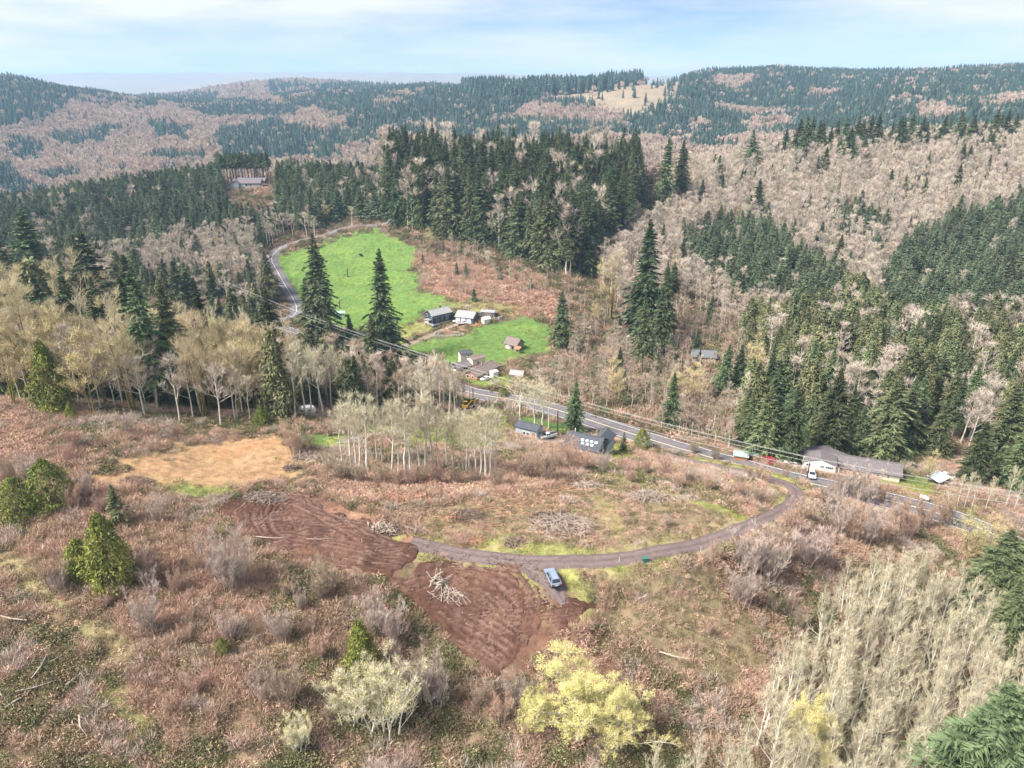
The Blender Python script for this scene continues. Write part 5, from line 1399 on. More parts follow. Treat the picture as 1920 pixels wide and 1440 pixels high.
for poly in CLEAR:
    for q in (_tp, _mp, _bp): bad |= inpoly(q[0], q[1], poly)
for i in np.nonzero(~bad)[0]:
    k, x, y, z, h, key = AUTO[i]
    TREES.append(dict(kind=k, var=RS.randint(99), x=x, y=y, z=z - .2, h=h, rot=RS.uniform(0, 6.28), wide=RS.uniform(.78, 1.25) * (1.28 if k in ("alder", "brown_alder") else 1.0),
                      label=LABELS.get((key, k), KINDWORD[k] + " " + PLACE[key]), group=(KINDWORD[k] + "s " + PLACE[key]), feat=False))

# --- the cream alder thicket in the near ravine
def thicket():
    rs = np.random.RandomState(9)
    sp = 3.7
    X, Y = np.meshgrid(np.arange(15, 125, sp), np.arange(64, 142, sp))
    X = (X + rs.uniform(-.45, .45, X.shape) * sp).ravel(); Y = (Y + rs.uniform(-.45, .45, Y.shape) * sp).ravel()
    z = GZ(X, Y); h = rs.uniform(12.5, 17.5, len(X))
    px, py, _ = proj(X, Y, z + h)
    poly = [(1435,1215),(1470,1130),(1530,1075),(1600,1020),(1720,1012),(1800,1040),(1900,1075),(2080,1070),(2080,1650),(1250,1650),(1225,1345),(1330,1312),(1400,1300),(1430,1260)]
    m = inpoly(px, py, poly)
    fx = np.array([(t['x'], t['y']) for t in TREES if t['feat'] and t['y'] < 130 and t['h'] > 5])
    for i in np.nonzero(m)[0]:
        if ((fx[:, 0] - X[i]) ** 2 + (fx[:, 1] - Y[i]) ** 2).min() < 7: continue
        hh = h[i] * (.72 if px[i] < 1440 else 1)
        TREES.append(dict(kind="cream_alder", var=rs.randint(99), x=X[i], y=Y[i], z=z[i] - .2, h=hh, rot=rs.uniform(0, 6.28), wide=rs.uniform(.95, 1.25),
                          label="cream twigged bare alder in the dense thicket at the bottom right", group="cream alders of the near thicket", feat=False))
thicket()

# --- what shows most becomes individual trees, the rest of each kind one mass
def visible():
    B = np.zeros((360, 540), bool); rs = np.random.RandomState(3)
    T = TREES
    ar = lambda k: np.array([t[k] for t in T])
    x, y, z, h = ar('x'), ar('y'), ar('z'), ar('h')
    w = np.array([PR[t['kind']][t['var'] % len(PR[t['kind']])].width / PR[t['kind']][0].H * t['h'] * t['wide'] for t in T])
    bx, by, fw = proj(x, y, z); tx, ty, _ = proj(x, y, z + h)
    wp = w * FPX / fw
    vis = np.zeros(len(T))
    for i in np.argsort(fw):
        con_ = T[i]['kind'] in ("near_fir", "tall_fir", "young_fir", "cedar", "ragged_fir", "pole_fir", "little_fir", "bright_cedar", "round_cedar")
        y0, y1 = int(ty[i] / 4), int(by[i] / 4) + 1
        for r in range(max(y0, 0), min(y1, 360)):
            f = (r - ty[i] / 4 + .5) / max(1, (by[i] - ty[i]) / 4)
            hw = wp[i] / 8 * ((.15 + .85 * f) if con_ else (.9 if f < .6 else .25))
            a, b = int((tx[i] / 4) - hw) + 30, int((tx[i] / 4) + hw) + 31
            if b <= 30 or a >= 510: continue
            a, b = max(a, 30), min(b, 510)
            seg = B[r, a:b]
            vis[i] += (~seg).sum()
            if con_: seg[:] = True
            else: seg |= rs.uniform(size=seg.shape) < .7
    return vis, by - ty
VIS, HPX = visible()
INDIV, MASS = [], []
_by = {}
for i, t in enumerate(TREES): _by.setdefault(NAMES[t['kind']], []).append(i)
for nm, ids in _by.items():
    ids.sort(key=lambda i: (-(1e6 if TREES[i]['feat'] else 0) - VIS[i]))
    keep = [i for i in ids if TREES[i]['feat'] or VIS[i] >= 4][:298]
    INDIV += keep
    ks = set(keep); MASS += [i for i in ids if i not in ks]

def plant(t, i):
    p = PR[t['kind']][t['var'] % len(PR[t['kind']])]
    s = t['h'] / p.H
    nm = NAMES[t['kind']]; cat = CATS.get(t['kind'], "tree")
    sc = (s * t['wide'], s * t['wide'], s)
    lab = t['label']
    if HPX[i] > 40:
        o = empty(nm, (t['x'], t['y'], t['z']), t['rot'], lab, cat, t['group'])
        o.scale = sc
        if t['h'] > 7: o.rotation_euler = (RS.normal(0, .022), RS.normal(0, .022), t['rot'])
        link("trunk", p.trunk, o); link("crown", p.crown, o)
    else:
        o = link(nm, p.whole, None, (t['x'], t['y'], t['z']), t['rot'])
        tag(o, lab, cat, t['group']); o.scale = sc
# labels: place each shrub by the nearest landmark, and the members of short rows by their order
def ordinal(n):
    w = ["", "first", "second", "third", "fourth", "fifth", "sixth", "seventh", "eighth", "ninth", "tenth", "eleventh", "twelfth"]
    return w[n] if n < len(w) else "%d%s" % (n, "th" if 10 <= n % 100 <= 20 else {1: "st", 2: "nd", 3: "rd"}.get(n % 10, "th"))
LAND = {"the blue-grey car": (1036, 1088), "the pale log heap": (822, 1088), "the sandy pad": (430, 870), "the large yellow-green cedar": (214, 1040), "the rounded cedar pair": (70, 920), "the track's hairpin bend": (1485, 935),
        "the roadside shop": (1585, 890), "the skylit house": (1095, 845), "the white trunked cluster": (780, 850), "the largest slash pile": (1052, 985), "the small bright cedar": (680, 1210), "the blossoming maple": (1090, 1270),
        "the lime green bush": (418, 1212), "the green utility box": (1209, 1055), "the drooping cedar": (105, 720), "the pale yellow willow": (1808, 1010), "the churned soil": (590, 1000), "the cottage": (985, 812), "the pale budding shrubs": (690, 1300)}
_sh = {}
for i in INDIV:
    t = TREES[i]
    if t['kind'] not in SHL: continue
    bx, by, _ = proj(t['x'], t['y'], t['z'])
    nm, d, dx, dy = min(((n, math.hypot(bx - a, by - b), bx - a, by - b) for n, (a, b) in LAND.items()), key=lambda q: q[1])
    side = ("right of" if dx > 0 else "left of") if abs(dx) > abs(dy) * 1.1 else ("below" if dy > 0 else "above")
    _sh.setdefault((t['kind'], nm, side), []).append((d, i))
SHW = {"bare_shrub": "pale grey leafless shrub", "red_shrub": "low reddish twiggy shrub", "brown_shrub": "dull brown leafless shrub"}
for (k, nm, side), L_ in _sh.items():
    L_.sort()
    for n_, (d, i) in enumerate(L_, 1):
        TREES[i]['label'] = "%s %s %s" % (SHW[k], side, nm) + ("" if len(L_) == 1 else ", %s" % (ordinal(n_) + " closest to it" if n_ > 1 else "closest to it"))
_gl = {}
for i in INDIV:
    t = TREES[i]
    if t['group'] and t['kind'] not in SHL: _gl.setdefault(t['label'], []).append(i)
for lab, ids in _gl.items():
    if 1 < len(ids) <= 40:
        ids.sort(key=lambda i: float(proj(TREES[i]['x'], TREES[i]['y'], TREES[i]['z'])[0]))
        for n_, i in enumerate(ids, 1):
            if len(lab.split()) <= 12: TREES[i]['label'] = lab + (", leftmost" if n_ == 1 else ", rightmost" if n_ == len(ids) else ", %s from the left" % ordinal(n_))
for i in INDIV: plant(TREES[i], i)

MASSWORD = {"fir_tree": "dark firs filling the depth of the ridge and valley stands", "young_fir_tree": "young blue-green firs filling the depth of the plantations", "cedar_tree": "cedars filling the depth of the woods",
            "alder_tree": "pinkish bare alders filling the depth of the bare slopes", "brown_alder_tree": "brown bare alders filling the depth of the thickets", "cream_alder_tree": "cream alders filling the depth of the near thicket",
            "yellow_budding_tree": "yellow budding trees hidden among the alders"}
_mk = {}
for i in MASS: _mk.setdefault(TREES[i]['kind'], []).append(i)
for k, ids in _mk.items():
    T = [TREES[i] for i in ids]
    gn_scatter(k + "_forest", [p.whole for p in PR[k]], *[np.array([t[q] for t in T]) for q in ('x', 'y', 'z')],
               np.array([t['h'] / PR[k][0].H * t['wide'] ** .6 for t in T]), np.array([t['rot'] for t in T]), np.array([t['var'] % len(PR[k]) for t in T]),
               MASSWORD.get(NAMES[k], "trees filling the depth of the woods"), "forest")

# --- forest on the far hills
FARC = [ # conifer stands on the far hills, corners in photograph pixels of the canopy
 [(-100,120),(70,145),(140,180),(120,205),(0,235),(-100,250)], [(60,150),(290,183),(290,197),(60,172)], [(270,180),(430,183),(560,195),(545,216),(400,218),(350,202)],
 [(500,155),(617,160),(620,195),(560,200),(510,180)], [(405,240),(500,225),(600,230),(640,290),(600,300),(420,290)], [(93,243),(157,250),(157,268),(100,265)], [(10,252),(73,262),(73,295),(10,290)],
 [(280,226),(357,240),(357,256),(290,250)], [(318,278),(380,280),(380,294),(320,294)], [(0,300),(60,340),(140,370),(60,400),(-100,400)],
 [(600,165),(780,150),(900,160),(1000,175),(990,200),(900,225),(820,232),(700,235),(620,240),(600,215)],
 [(850,150),(960,140),(1090,122),(1200,132),(1210,150),(1110,162),(1000,182),(900,185)],
 [(1150,190),(1220,150),(1280,125),(1400,110),(1600,115),(2050,105),(2050,215),(1700,235),(1480,245),(1300,260),(1180,240)],
 [(950,240),(1080,235),(1080,275),(950,275)], [(1470,248),(1560,216),(1750,200),(2050,175),(2050,225),(1750,240),(1640,250)], [(1040,175),(1110,172),(1115,195),(1050,200)], [(600,240),(700,238),(720,262),(620,270)],
]
FARD = [[(1665,138),(1850,140),(1845,168),(1720,160)], [(1660,168),(1730,168),(1730,185),(1660,185)], [(1290,205),(1330,205),(1330,240),(1290,240)], [(1395,220),(1480,215),(1480,240),(1400,245)], [(1730,190),(1800,195),(1790,215),(1720,210)], [(1340,140),(1420,140),(1400,160),(1340,158)], [(700,175),(780,170),(790,185),(710,190)]]
FARB = [[(1005,172),(1110,160),(1205,148),(1280,145),(1265,175),(1200,206),(1130,200),(1110,188)], [(1205,150),(1280,140),(1270,160),(1210,168)]]
def far_forest():
    rs = np.random.RandomState(21)
    P_ = []
    for y0, y1, sp in ((640, 1150, 6.6), (1150, 1800, 7.8), (1800, 2700, 10.0), (2700, 4300, 18.0)):
        xs = np.arange(-y1 * .86, y1 * .86, sp); ys = np.arange(y0, y1, sp)
        X, Y = np.meshgrid(xs, ys)
        X = X + rs.uniform(-.48, .48, X.shape) * sp; Y = Y + rs.uniform(-.48, .48, Y.shape) * sp
        m = np.abs(X) < Y * .80 + 30
        P_.append(np.stack([X[m], Y[m], np.full(m.sum(), sp)], -1))
    P_ = np.concatenate(P_); X, Y, S = P_.T
    z = GZ(X, Y)
    # drop what lies wholly behind nearer ground
    px, py, fw = proj(X, Y, z + 24)
    cols = np.clip(((px + 200) / 8).astype(int), 0, 289); order = np.argsort(Y)
    _, pg, _ = proj(X, Y, z)
    hor = np.full(290, 1e9); keep = np.zeros(len(X), bool)
    bins = np.array_split(order, 90)
    for b in bins:
        keep[b] = py[b] < hor[cols[b]] + 14
        for c in np.unique(cols[b]):
            hor[c] = min(hor[c], np.percentile(pg[b][cols[b] == c], 40))
    X, Y, z, S = X[keep], Y[keep], z[keep], S[keep]
    px, py, fw = proj(X, Y, z + 13)
    con_ = np.zeros(len(X), bool); bare = np.zeros(len(X), bool)
    jx, jy = (fbm(X / 60, Y / 60, 8, 3) - .5) * 40, (fbm(X / 60, Y / 60, 18, 3) - .5) * 16
    for q in FARC: con_ |= inpoly(px + jx, py + jy, q)
    for q in FARD: con_ &= ~inpoly(px + jx, py + jy, q)
    for q in FARB: bare |= inpoly(px + jx * .3, py + jy * .3, q)
    nn = fbm(X / 110, Y / 110, 28, 4)
    con_ |= nn > np.where(px > 600, .60, .70); con_ &= ~(nn < .30)
    con_ ^= rs.uniform(size=len(X)) < .05
    live = (~bare) | (rs.uniform(size=len(X)) < .04)
    nh = .75 + .5 * fbm(X / 70, Y / 70, 38, 3)
    for sel, meshes, H, nm, lab in ((con_ & live, FAR_FIR, 24., "distant_fir_forest", "blue-green fir forest on the far hills"), ((~con_) & live, FAR_DEC, 18., "distant_bare_forest", "pinkish grey leafless forest on the far hills")):
        n = sel.sum()
        sc = nh[sel] * rs.uniform(.75, 1.2, n) * np.where(S[sel] > 10, 1.15, 1.0) * np.where(S[sel] > 15, 1.5, 1.0)
        if H == 24.:
            tall = inpoly(px[sel], py[sel], FARC[11]); sc = np.where(tall, sc * 1.25, sc * .74)
        gn_scatter(nm, meshes, X[sel], Y[sel], z[sel] - .5, sc, rs.uniform(0, 6.28, n), rs.randint(0, 4, n), lab, "forest")
    return len(X)
NFAR = far_forest()

# --- low growth
def low_growth():
    rs = np.random.RandomState(33)
    N = 62000
    y = np.sqrt(rs.uniform(44 ** 2, 205 ** 2, N)); x = rs.uniform(-1, 1, N) * (y * .76 + 14)
    N2 = 26000
    y2 = np.sqrt(rs.uniform(205 ** 2, 560 ** 2, N2)); x2 = rs.uniform(-.62, .55, N2) * y2
    x, y = np.concatenate([x, x2]), np.concatenate([y, y2])
    z = GZ(x, y); _, _, D = road_near(x, y)
    c = ground_colour(x, y)
    keep = D > .4
    for s in (SOIL_A, SOIL_B): keep &= poly_sd(x, y, s) < -.3
    refs = [(C_BRUSH, 'brush'), (C_OLIVE, 'olive'), (C_STRAW, 'straw'), (C_GRASS, 'tuft'), (C_MEADOW, 'meadow'), (C_OCHRE, 'sand'), (C_BRACKEN, 'bracken'), (C_YGRASS, 'tuft'), (C_SLOPE, 'slope'), (C_DARK, 'dark'), (C_FLOOR, 'floor'), (C_ROUGH, 'rough'), (C_ROUGH * .9, 'rough'), ((C_BRUSH + C_OLIVE) / 2, 'mix')]
    Rf = np.array([r / r.sum() * .6 + r * .8 for r, _ in refs])
    q = c / c.sum(1, keepdims=True) * .6 + c * .8
    cl = ((q[:, None] - Rf[None]) ** 2).sum(-1).argmin(1)
    names = np.array([r[1] for r in refs])[cl]
    n1 = fbm(x / 6, y / 6, 91, 3); u = rs.uniform(size=len(x))
    table = {'brush': [("bracken", .22), ("redtwig", .30), ("bramble", .24), ("greytwig", .16), ("straw", .08)], 'mix': [("bramble", .36), ("redtwig", .2), ("bracken", .2), ("salal", .1), ("greytwig", .14)],
             'olive': [("bramble", .40), ("salal", .16), ("straw", .16), ("bracken", .14), ("greytwig", .14)], 'straw': [("straw", .75), ("tuft", .25)], 'tuft': [("tuft", .75), ("straw", .25)], 'slope': [("tuft", .6), ("straw", .3), ("bramble", .1)],
             'rough': [("straw", .34), ("bramble", .22), ("bracken", .24), ("sticks", .08), ("redtwig", .12)], 'meadow': [("tuft", 1.0)], 'sand': [("straw", 1.0)], 'bracken': [("bracken", .62), ("redtwig", .22), ("sticks", .16)], 'dark': [("salal", .65), ("bramble", .35)], 'floor': [("bramble", .35), ("salal", .25), ("redtwig", .25), ("bracken", .15)]}
    den = {'sand': .07, 'meadow': .10, 'tuft': .8, 'straw': .8, 'slope': .8}
    kind = np.empty(len(x), object); up = rs.uniform(size=len(x))
    # patches: one kind tends to dominate locally
    uu = np.clip(.55 * u + .45 * (n1 - .5) * 2.6 + .22, 0, .999)
    for nm, tb in table.items():
        s = np.nonzero(names == nm)[0]
        cut = np.cumsum([w for _, w in tb]); cut /= cut[-1]
        k = np.searchsorted(cut, uu[s]); k = np.minimum(k, len(tb) - 1)
        kind[s] = np.array([t for t, _ in tb], object)[k]
        keep[s] &= up[s] < den.get(nm, 1.0)
    far = y > 205
    words = {"bracken": "tan dead bracken fronds over the clearing", "bramble": "brown and olive bramble over the clearing", "salal": "dark evergreen ground cover at the forest edges", "redtwig": "reddish twiggy undergrowth over the clearing",
             "greytwig": "grey twiggy undergrowth over the clearing", "tuft": "green grass tufts along verges and pasture", "straw": "dry straw coloured grass tufts", "sticks": "broken sticks littering the cleared ground"}
    nmz = {"bracken": "dead_bracken", "bramble": "bramble_undergrowth", "salal": "evergreen_undergrowth", "redtwig": "red_twig_undergrowth", "greytwig": "grey_twig_undergrowth", "tuft": "grass", "straw": "dry_grass", "sticks": "stick_litter"}
    for k in LOW:
        s = np.nonzero(keep & (kind == k))[0]
        if not len(s): continue
        sc = rs.uniform(.55, 1.35, len(s)) * np.where(far[s], 2.0, 1.0) * (1.0 if k not in ("tuft", "straw") else .9) * np.where(names[s] == 'rough', .6, 1.0)
        gn_scatter(nmz[k], LOW[k], x[s], y[s], z[s] - .03, sc, rs.uniform(0, 6.28, len(s)), rs.randint(0, 3, len(s)), words[k], "undergrowth")
low_growth()
print("TREES", len(TREES), "INDIV", len(INDIV), "MASS", len(MASS), "FAR", NFAR)
# ------------------------------------------------------------------ buildings
M_NAVY = mat("navy_siding", (.045, .060, .095), .7, noise=.6, namt=.15)
M_WHITEW = mat("white_siding", (.72, .71, .68), .7, noise=.6, namt=.08)
M_BEIGE = mat("beige_siding", (.60, .50, .40), .8, noise=.5, namt=.12)
M_CREAM = mat("cream_siding", (.70, .62, .50), .8, noise=.5, namt=.1)
M_REDW = mat("red_brown_siding", (.40, .19, .15), .8, noise=.8, namt=.15)
M_BLUEG = mat("blue_grey_siding", (.36, .42, .44), .8, noise=.6, namt=.1)
M_SLATE = mat("slate_blue_siding", (.13, .17, .24), .75, noise=.6, namt=.12)
M_GREYW = mat("weathered_boards", (.30, .25, .21), .9, noise=1.5, namt=.3)
M_MINT = mat("mint_green_siding", (.40, .60, .48), .7, noise=.8, namt=.08)
M_ROOFG = mat("grey_shingles", (.33, .32, .32), .85, noise=2.0, namt=.15)
M_ROOFD = mat("dark_shingles", (.085, .090, .105), .85, noise=2.0, namt=.2)
M_ROOFB = mat("brown_shingles", (.21, .165, .145), .9, noise=1.6, namt=.28)
M_ROOFM = mat("grey_metal_roofing", (.20, .205, .22), .55, noise=.8, namt=.1, metal=.3)
M_ROOFP = mat("purple_grey_shingles", (.17, .145, .15), .85, noise=1.4, namt=.2)
M_TRIM = mat("white_trim", (.78, .77, .74), .6)
M_GLASS = mat("window_glass", (.03, .035, .045), .08, spec=.6)
M_SKYL = mat("skylight_glass", (.55, .57, .60), .15, spec=.6)
M_CONC = mat("concrete", (.42, .40, .37), .9, noise=1.5, namt=.15)
M_DARK = mat("dark_opening", (.025, .023, .022), .9)
M_WOOD = mat("raw_lumber", (.58, .40, .22), .85, noise=2, namt=.25)
M_POLE = mat("weathered_pole", (.40, .33, .26), .9, noise=2, namt=.2)
M_POLED = mat("dark_pole", (.06, .05, .045), .9)
M_WIRE = mat("aluminium_wire", (.62, .61, .60), .5, metal=.2)
M_TARP = mat("pale_blue_tarp", (.56, .60, .64), .6, noise=.8, namt=.15)
M_TEAL = mat("teal_paint", (.30, .39, .39), .6)
M_YEL = mat("machine_yellow", (.75, .42, .06), .5)
M_RUST = mat("rusty_orange", (.45, .20, .10), .85, noise=2, namt=.3)
M_RUBBER = mat("tyre_rubber", (.02, .02, .02), .8)
M_RIM = mat("wheel_rim", (.45, .46, .48), .35, metal=.7)
M_BLACK = mat("black_hide", (.012, .011, .011), .7)
M_TAIL = mat("tail_light_red", (.45, .02, .02), .3)
M_HEAD = mat("head_lamp_glass", (.75, .76, .78), .2)

def gable(name, label, cat, g, rz, L, D, hw, rise, wm, rm, over=.45, windows=(), doors=(), z0=None, group=None, extra=None, ridge=True, fnd=None):
    z = gz(*g) if z0 is None else z0
    e = empty(name, (g[0], g[1], z), rz, label, cat, group)
    w = Geo().prism([(-D / 2, -1.6), (D / 2, -1.6), (D / 2, hw), (0, hw + rise), (-D / 2, hw)], -L / 2, L / 2, axis='x')
    link("wall", w.mesh("wall", wm), e)
    k = rise / (D / 2); ye = D / 2 + over; ze = hw - over * k
    rf = Geo().prism([(-ye, ze + .03), (0, hw + rise + .03), (ye, ze + .03), (ye, ze + .2), (0, hw + rise + .22), (-ye, ze + .2)], -L / 2 - over, L / 2 + over, axis='x')
    ro = link("roof", rf.mesh("roof", rm), e)
    if ridge: link("ridge_cap", Geo().box((0, 0, hw + rise + .23), (L + 2 * over - .1, .3, .1)).mesh("ridge_cap", rm), ro)
    def place(face, u, v, ww, hh, d):
        if face == 'f': return (u, -D / 2 - d / 2, v), (ww, d, hh)
        if face == 'b': return (u, D / 2 + d / 2, v), (ww, d, hh)
        if face == 'l': return (-L / 2 - d / 2, u, v), (d, ww, hh)
        return (L / 2 + d / 2, u, v), (d, ww, hh)
    for face, u, v, ww, hh in windows:
        c, d = place(face, u, v, ww + .24, hh + .24, .06)
        o = link("window", Geo().box(c, d).mesh("window", M_TRIM), e)
        c, d = place(face, u, v, ww, hh, .10)
        link("pane", Geo().box(c, d).mesh("pane", M_GLASS), o)
    for face, u, ww, hh, m_ in doors:
        c, d = place(face, u, hh / 2 + .05, ww, hh, .07)
        o = link("door", Geo().box(c, d).mesh("door", m_), e)
        c, d = place(face, u + ww * .36, 1.0, .12, .12, .16)
        link("handle", Geo().box(c, d).mesh("handle", M_RIM), o)
    if fnd:
        c, d = (0, 0, .35), (L + .12, D + .12, 1.0)
        link("foundation", Geo().box(c, d).mesh("foundation", fnd), e)
    if extra: extra(e)
    return e

def gp(px, py): return ray_ground([(px, py)])[0]

# navy house
def navy_extra(e):
    p = Geo().prism([(-1.4, 2.55), (1.4, 2.55), (1.4, 2.7), (-1.4, 3.3)], -1.7, 1.7, axis='x')
    o = link("porch_roof", Geo().box((-6.3, -.6, 2.75), (2.4, 3.4, .16)).mesh("porch_roof", M_ROOFG), e)
    for y in (-2.1, .9): link("porch_post", Geo().box((-7.3, y, 1.3), (.16, .16, 2.75)).mesh("porch_post", M_TRIM), e)
    link("chimney", Geo().box((2.2, 1.2, 6.6), (.7, .7, 1.8)).mesh("chimney", M_DARK), e)
    link("upper_band", Geo().box((0, -3.33, 4.15), (10.5, .05, 1.7)).mesh("upper_band", M_SLATE), e)
gable("navy_house", "two storey navy house with pale grey roof above the lower pasture", "house", gp(822, 604), R(40), 10.6, 6.6, 5.1, 1.7, M_NAVY, M_ROOFG, .6,
      windows=[('f', -2.6, 2.2, 1.2, 1.3), ('f', .2, 2.3, .7, 1.5), ('f', 2.9, 2.4, 1.3, 1.3), ('f', -3.8, 4.3, .9, .7), ('f', 3.2, 4.3, 1.3, .8), ('l', -1.8, 4.2, 1.1, 1.1), ('l', 1.8, 4.2, 1.1, 1.1), ('l', -1.9, 1.7, .9, 1.2)],
      doors=[('l', .6, 1.0, 2.1, M_TRIM)], fnd=M_WHITEW, extra=navy_extra)
def garage_extra(e):
    for u in (-3.1, -.4, 2.4):
        link("garage_door", Geo().box((u, -4.08, 1.45), (2.2, .1, 2.7)).mesh("garage_door", M_TRIM), e)
    link("vent", Geo().box((4.33, 0, 3.9), (.1, .9, .8)).mesh("vent", M_TRIM), e)
gable("garage", "white and slate blue garage with grey roof beside the navy house", "garage", gp(876, 601), R(-18), 8.6, 8.0, 3.2, 1.9, M_SLATE, M_ROOFG, .5, extra=garage_extra)
g = gp(916, 592)
gable("open_shed", "dark open shed behind the white shed near the garage", "shed", g, R(-12), 6.5, 3.5, 2.2, .5, M_SLATE, M_ROOFG, .4)
gable("white_shed", "small white shed at the pasture corner beside the garage", "shed", gp(911, 605), R(30), 3.4, 3.0, 2.3, .7, M_TRIM, M_TRIM, .25, doors=[('l', 0, .9, 1.9, M_WHITEW)])
for i, (a, b, lab) in enumerate([((922, 604), (933, 600), "white panel fence section next to the small white shed"), ((935, 600), (942, 597), "white panel fence section at the far end from the white shed")]):
    A, B = gp(*a), gp(*b); d = B - A; Ln = float(np.hypot(*d)); rz = math.atan2(d[1], d[0])
    o = empty("fence_panel", (A[0], A[1], gz(*A)), rz, lab, "fence")
    n = max(2, int(Ln / .9))
    for k in range(n): link("board", Geo().box(((k + .5) * Ln / n, 0, .7), (Ln / n - .06, .08, 1.9)).mesh("board", M_TRIM), o)
    for k in range(3): link("post", Geo().box((k * Ln / 2, .1, .7), (.14, .12, 2.1)).mesh("post", M_TRIM), o)
# barn in the pasture
def barn_extra(e):
    r = Geo().prism([(-6.4, 1.5), (-3.3, 2.5), (-3.3, 2.66), (-6.4, 1.66)], -1.0, 3.2, axis='x')
    link("lean_to_roof", Geo().prism([(-3.2, 2.2), (-5.2, 1.5), (-5.2, 1.62), (-3.2, 2.32)], 3.3, 6.2, axis='x').mesh("lean_to_roof", M_RUST), e)
    for y in (-5.0, -3.4): link("post", Geo().box((6.0, y, .6), (.15, .15, 2.0)).mesh("post", M_GREYW), e)
gable("barn", "small weathered barn with pale roof in the lower pasture", "barn", gp(964, 652), R(-35), 6.4, 6.0, 2.1, 2.3, M_GREYW, M_ROOFB, .4, doors=[('f', -1.4, 1.9, 1.7, M_TRIM), ('f', 1.3, 1.2, 1.7, M_DARK)], extra=barn_extra)
# old buildings by the highway
def red_extra(e):
    link("porch_post", Geo().box((-5.6, -3.6, 1.1), (.15, .15, 2.2)).mesh("porch_post", M_TRIM), e)
    link("chimney", Geo().box((1.0, .6, 4.4), (.6, .6, 1.2)).mesh("chimney", M_GREYW), e)
gable("red_house", "low reddish house with long brown roof beside the highway", "house", gp(903, 702), R(55), 14.0, 6.2, 2.5, 1.5, M_REDW, M_ROOFB, .6,
      windows=[('l', 1.4, 1.5, 1.3, 1.1), ('l', -.9, 1.6, .7, .9), ('f', -3.0, 1.5, 1.3, 1.0), ('f', 2.2, 1.5, 1.3, 1.0)], doors=[('f', -.4, 1.0, 2.0, M_TRIM)], extra=red_extra)
gable("beige_annex", "tall beige windowed annex behind the red house", "house", gp(893, 689), R(35), 6.0, 4.4, 4.4, .7, M_CREAM, M_ROOFB, .3, windows=[('f', -.5, 3.0, .8, .8), ('f', 1.0, 2.6, .8, .8)])
gable("boxy_house", "boxy two storey cream building with flat dark roof", "house", gp(873, 679), R(18), 5.2, 4.2, 4.6, .35, M_CREAM, M_ROOFD, .25, windows=[('f', .8, 3.9, .5, .7), ('f', 1.8, 4.0, .4, .5)])
gable("grey_roofed_house", "low house with grey roof squeezed between the boxy building and highway", "house", gp(872, 692), R(30), 9.0, 5.5, 2.2, 1.0, M_NAVY, M_ROOFP, .5, windows=[('f', -2, 1.3, 1.4, 1.0), ('f', 1.4, 1.3, 1.2, 1.0)])
gable("white_box_shed", "white boxy shed between the red house and white car", "shed", gp(926, 706), R(40), 2.6, 2.4, 2.2, .4, M_TRIM, M_TRIM, .15, doors=[('f', 0, .9, 1.8, M_WHITEW)])
gable("greenhouse", "grey translucent greenhouse in the bushes past the red house", "greenhouse", gp(970, 708), R(-20), 5.4, 3.6, 1.7, 1.3, M_GREYW, M_ROOFG, .2)
o = empty("timber_deck", (*gp(928, 717), gz(*gp(928, 717))), R(40), "grey timber deck on the lawn beside the white car", "deck")
for k in range(8): link("plank", Geo().box((0, -1.6 + k * .46, .25), (3.4, .42, .12)).mesh("plank", M_GREYW), o)
for x in (-1.4, 1.4): link("joist", Geo().box((x, 0, -.05), (.16, 3.6, .46)).mesh("joist", M_GREYW), o)
# cottage and skylit house
gable("cottage", "small blue-grey cottage with dark mossy roof by the gravel yard", "house", gp(992, 816), R(-30), 7.0, 3.8, 2.7, .85, M_BLUEG, M_ROOFD, .35, windows=[('f', -.6, 1.2, .7, .7), ('f', .6, 1.2, .7, .7), ('r', 0, 1.4, .8, .8)], doors=[('f', 2.4, 1.0, 1.8, M_RUST)], z0=gz(*gp(992, 816)) + .9, fnd=M_CONC)
def skylit_extra(e):
    k = 2.0 / 4.1
    for i, (u, v) in enumerate([(-.3, -1.9), (1.0, -1.9), (2.3, -1.9), (3.6, -1.9), (.1, -2.9), (1.5, -2.9), (2.8, -2.9)]):
        z = 2.5 + 2.0 + .24 - k * abs(v)
        s = Geo(); n = Vector((0, -math.sin(math.atan(k)), math.cos(math.atan(k)))); d = Vector((0, -math.cos(math.atan(k)), -math.sin(math.atan(k))))
        c = Vector((u, v, z)); a = Vector((.42, 0, 0)); b = d * .4
        V = [c + sx * a + sy * b + h * n for h in (-.05, .09) for sx, sy in ((-1, -1), (1, -1), (1, 1), (-1, 1))]
        s.add(V, [(3, 2, 1, 0), (4, 5, 6, 7), (0, 1, 5, 4), (1, 2, 6, 5), (2, 3, 7, 6), (3, 0, 4, 7)])
        link("skylight", s.mesh("skylight", M_SKYL), e)
    link("wing_wall", Geo().prism([(1.6, -1.4), (5.6, -1.4), (5.6, 2.6), (3.6, 4.0), (1.6, 2.6)], 2.0, 7.2, axis='y').mesh("wing_wall", M_BLUEG), e)
    link("wing_roof", Geo().prism([(1.2, 2.4), (3.6, 4.05), (6.0, 2.4), (6.0, 2.58), (3.6, 4.24), (1.2, 2.58)], .6, 7.6, axis='y').mesh("wing_roof", M_ROOFD), e)
    link("vent_pipe", Geo().tube([(-3.6, .9, 4.2), (-3.6, .9, 5.4)], .14, 8).mesh("vent_pipe", M_TRIM), e)
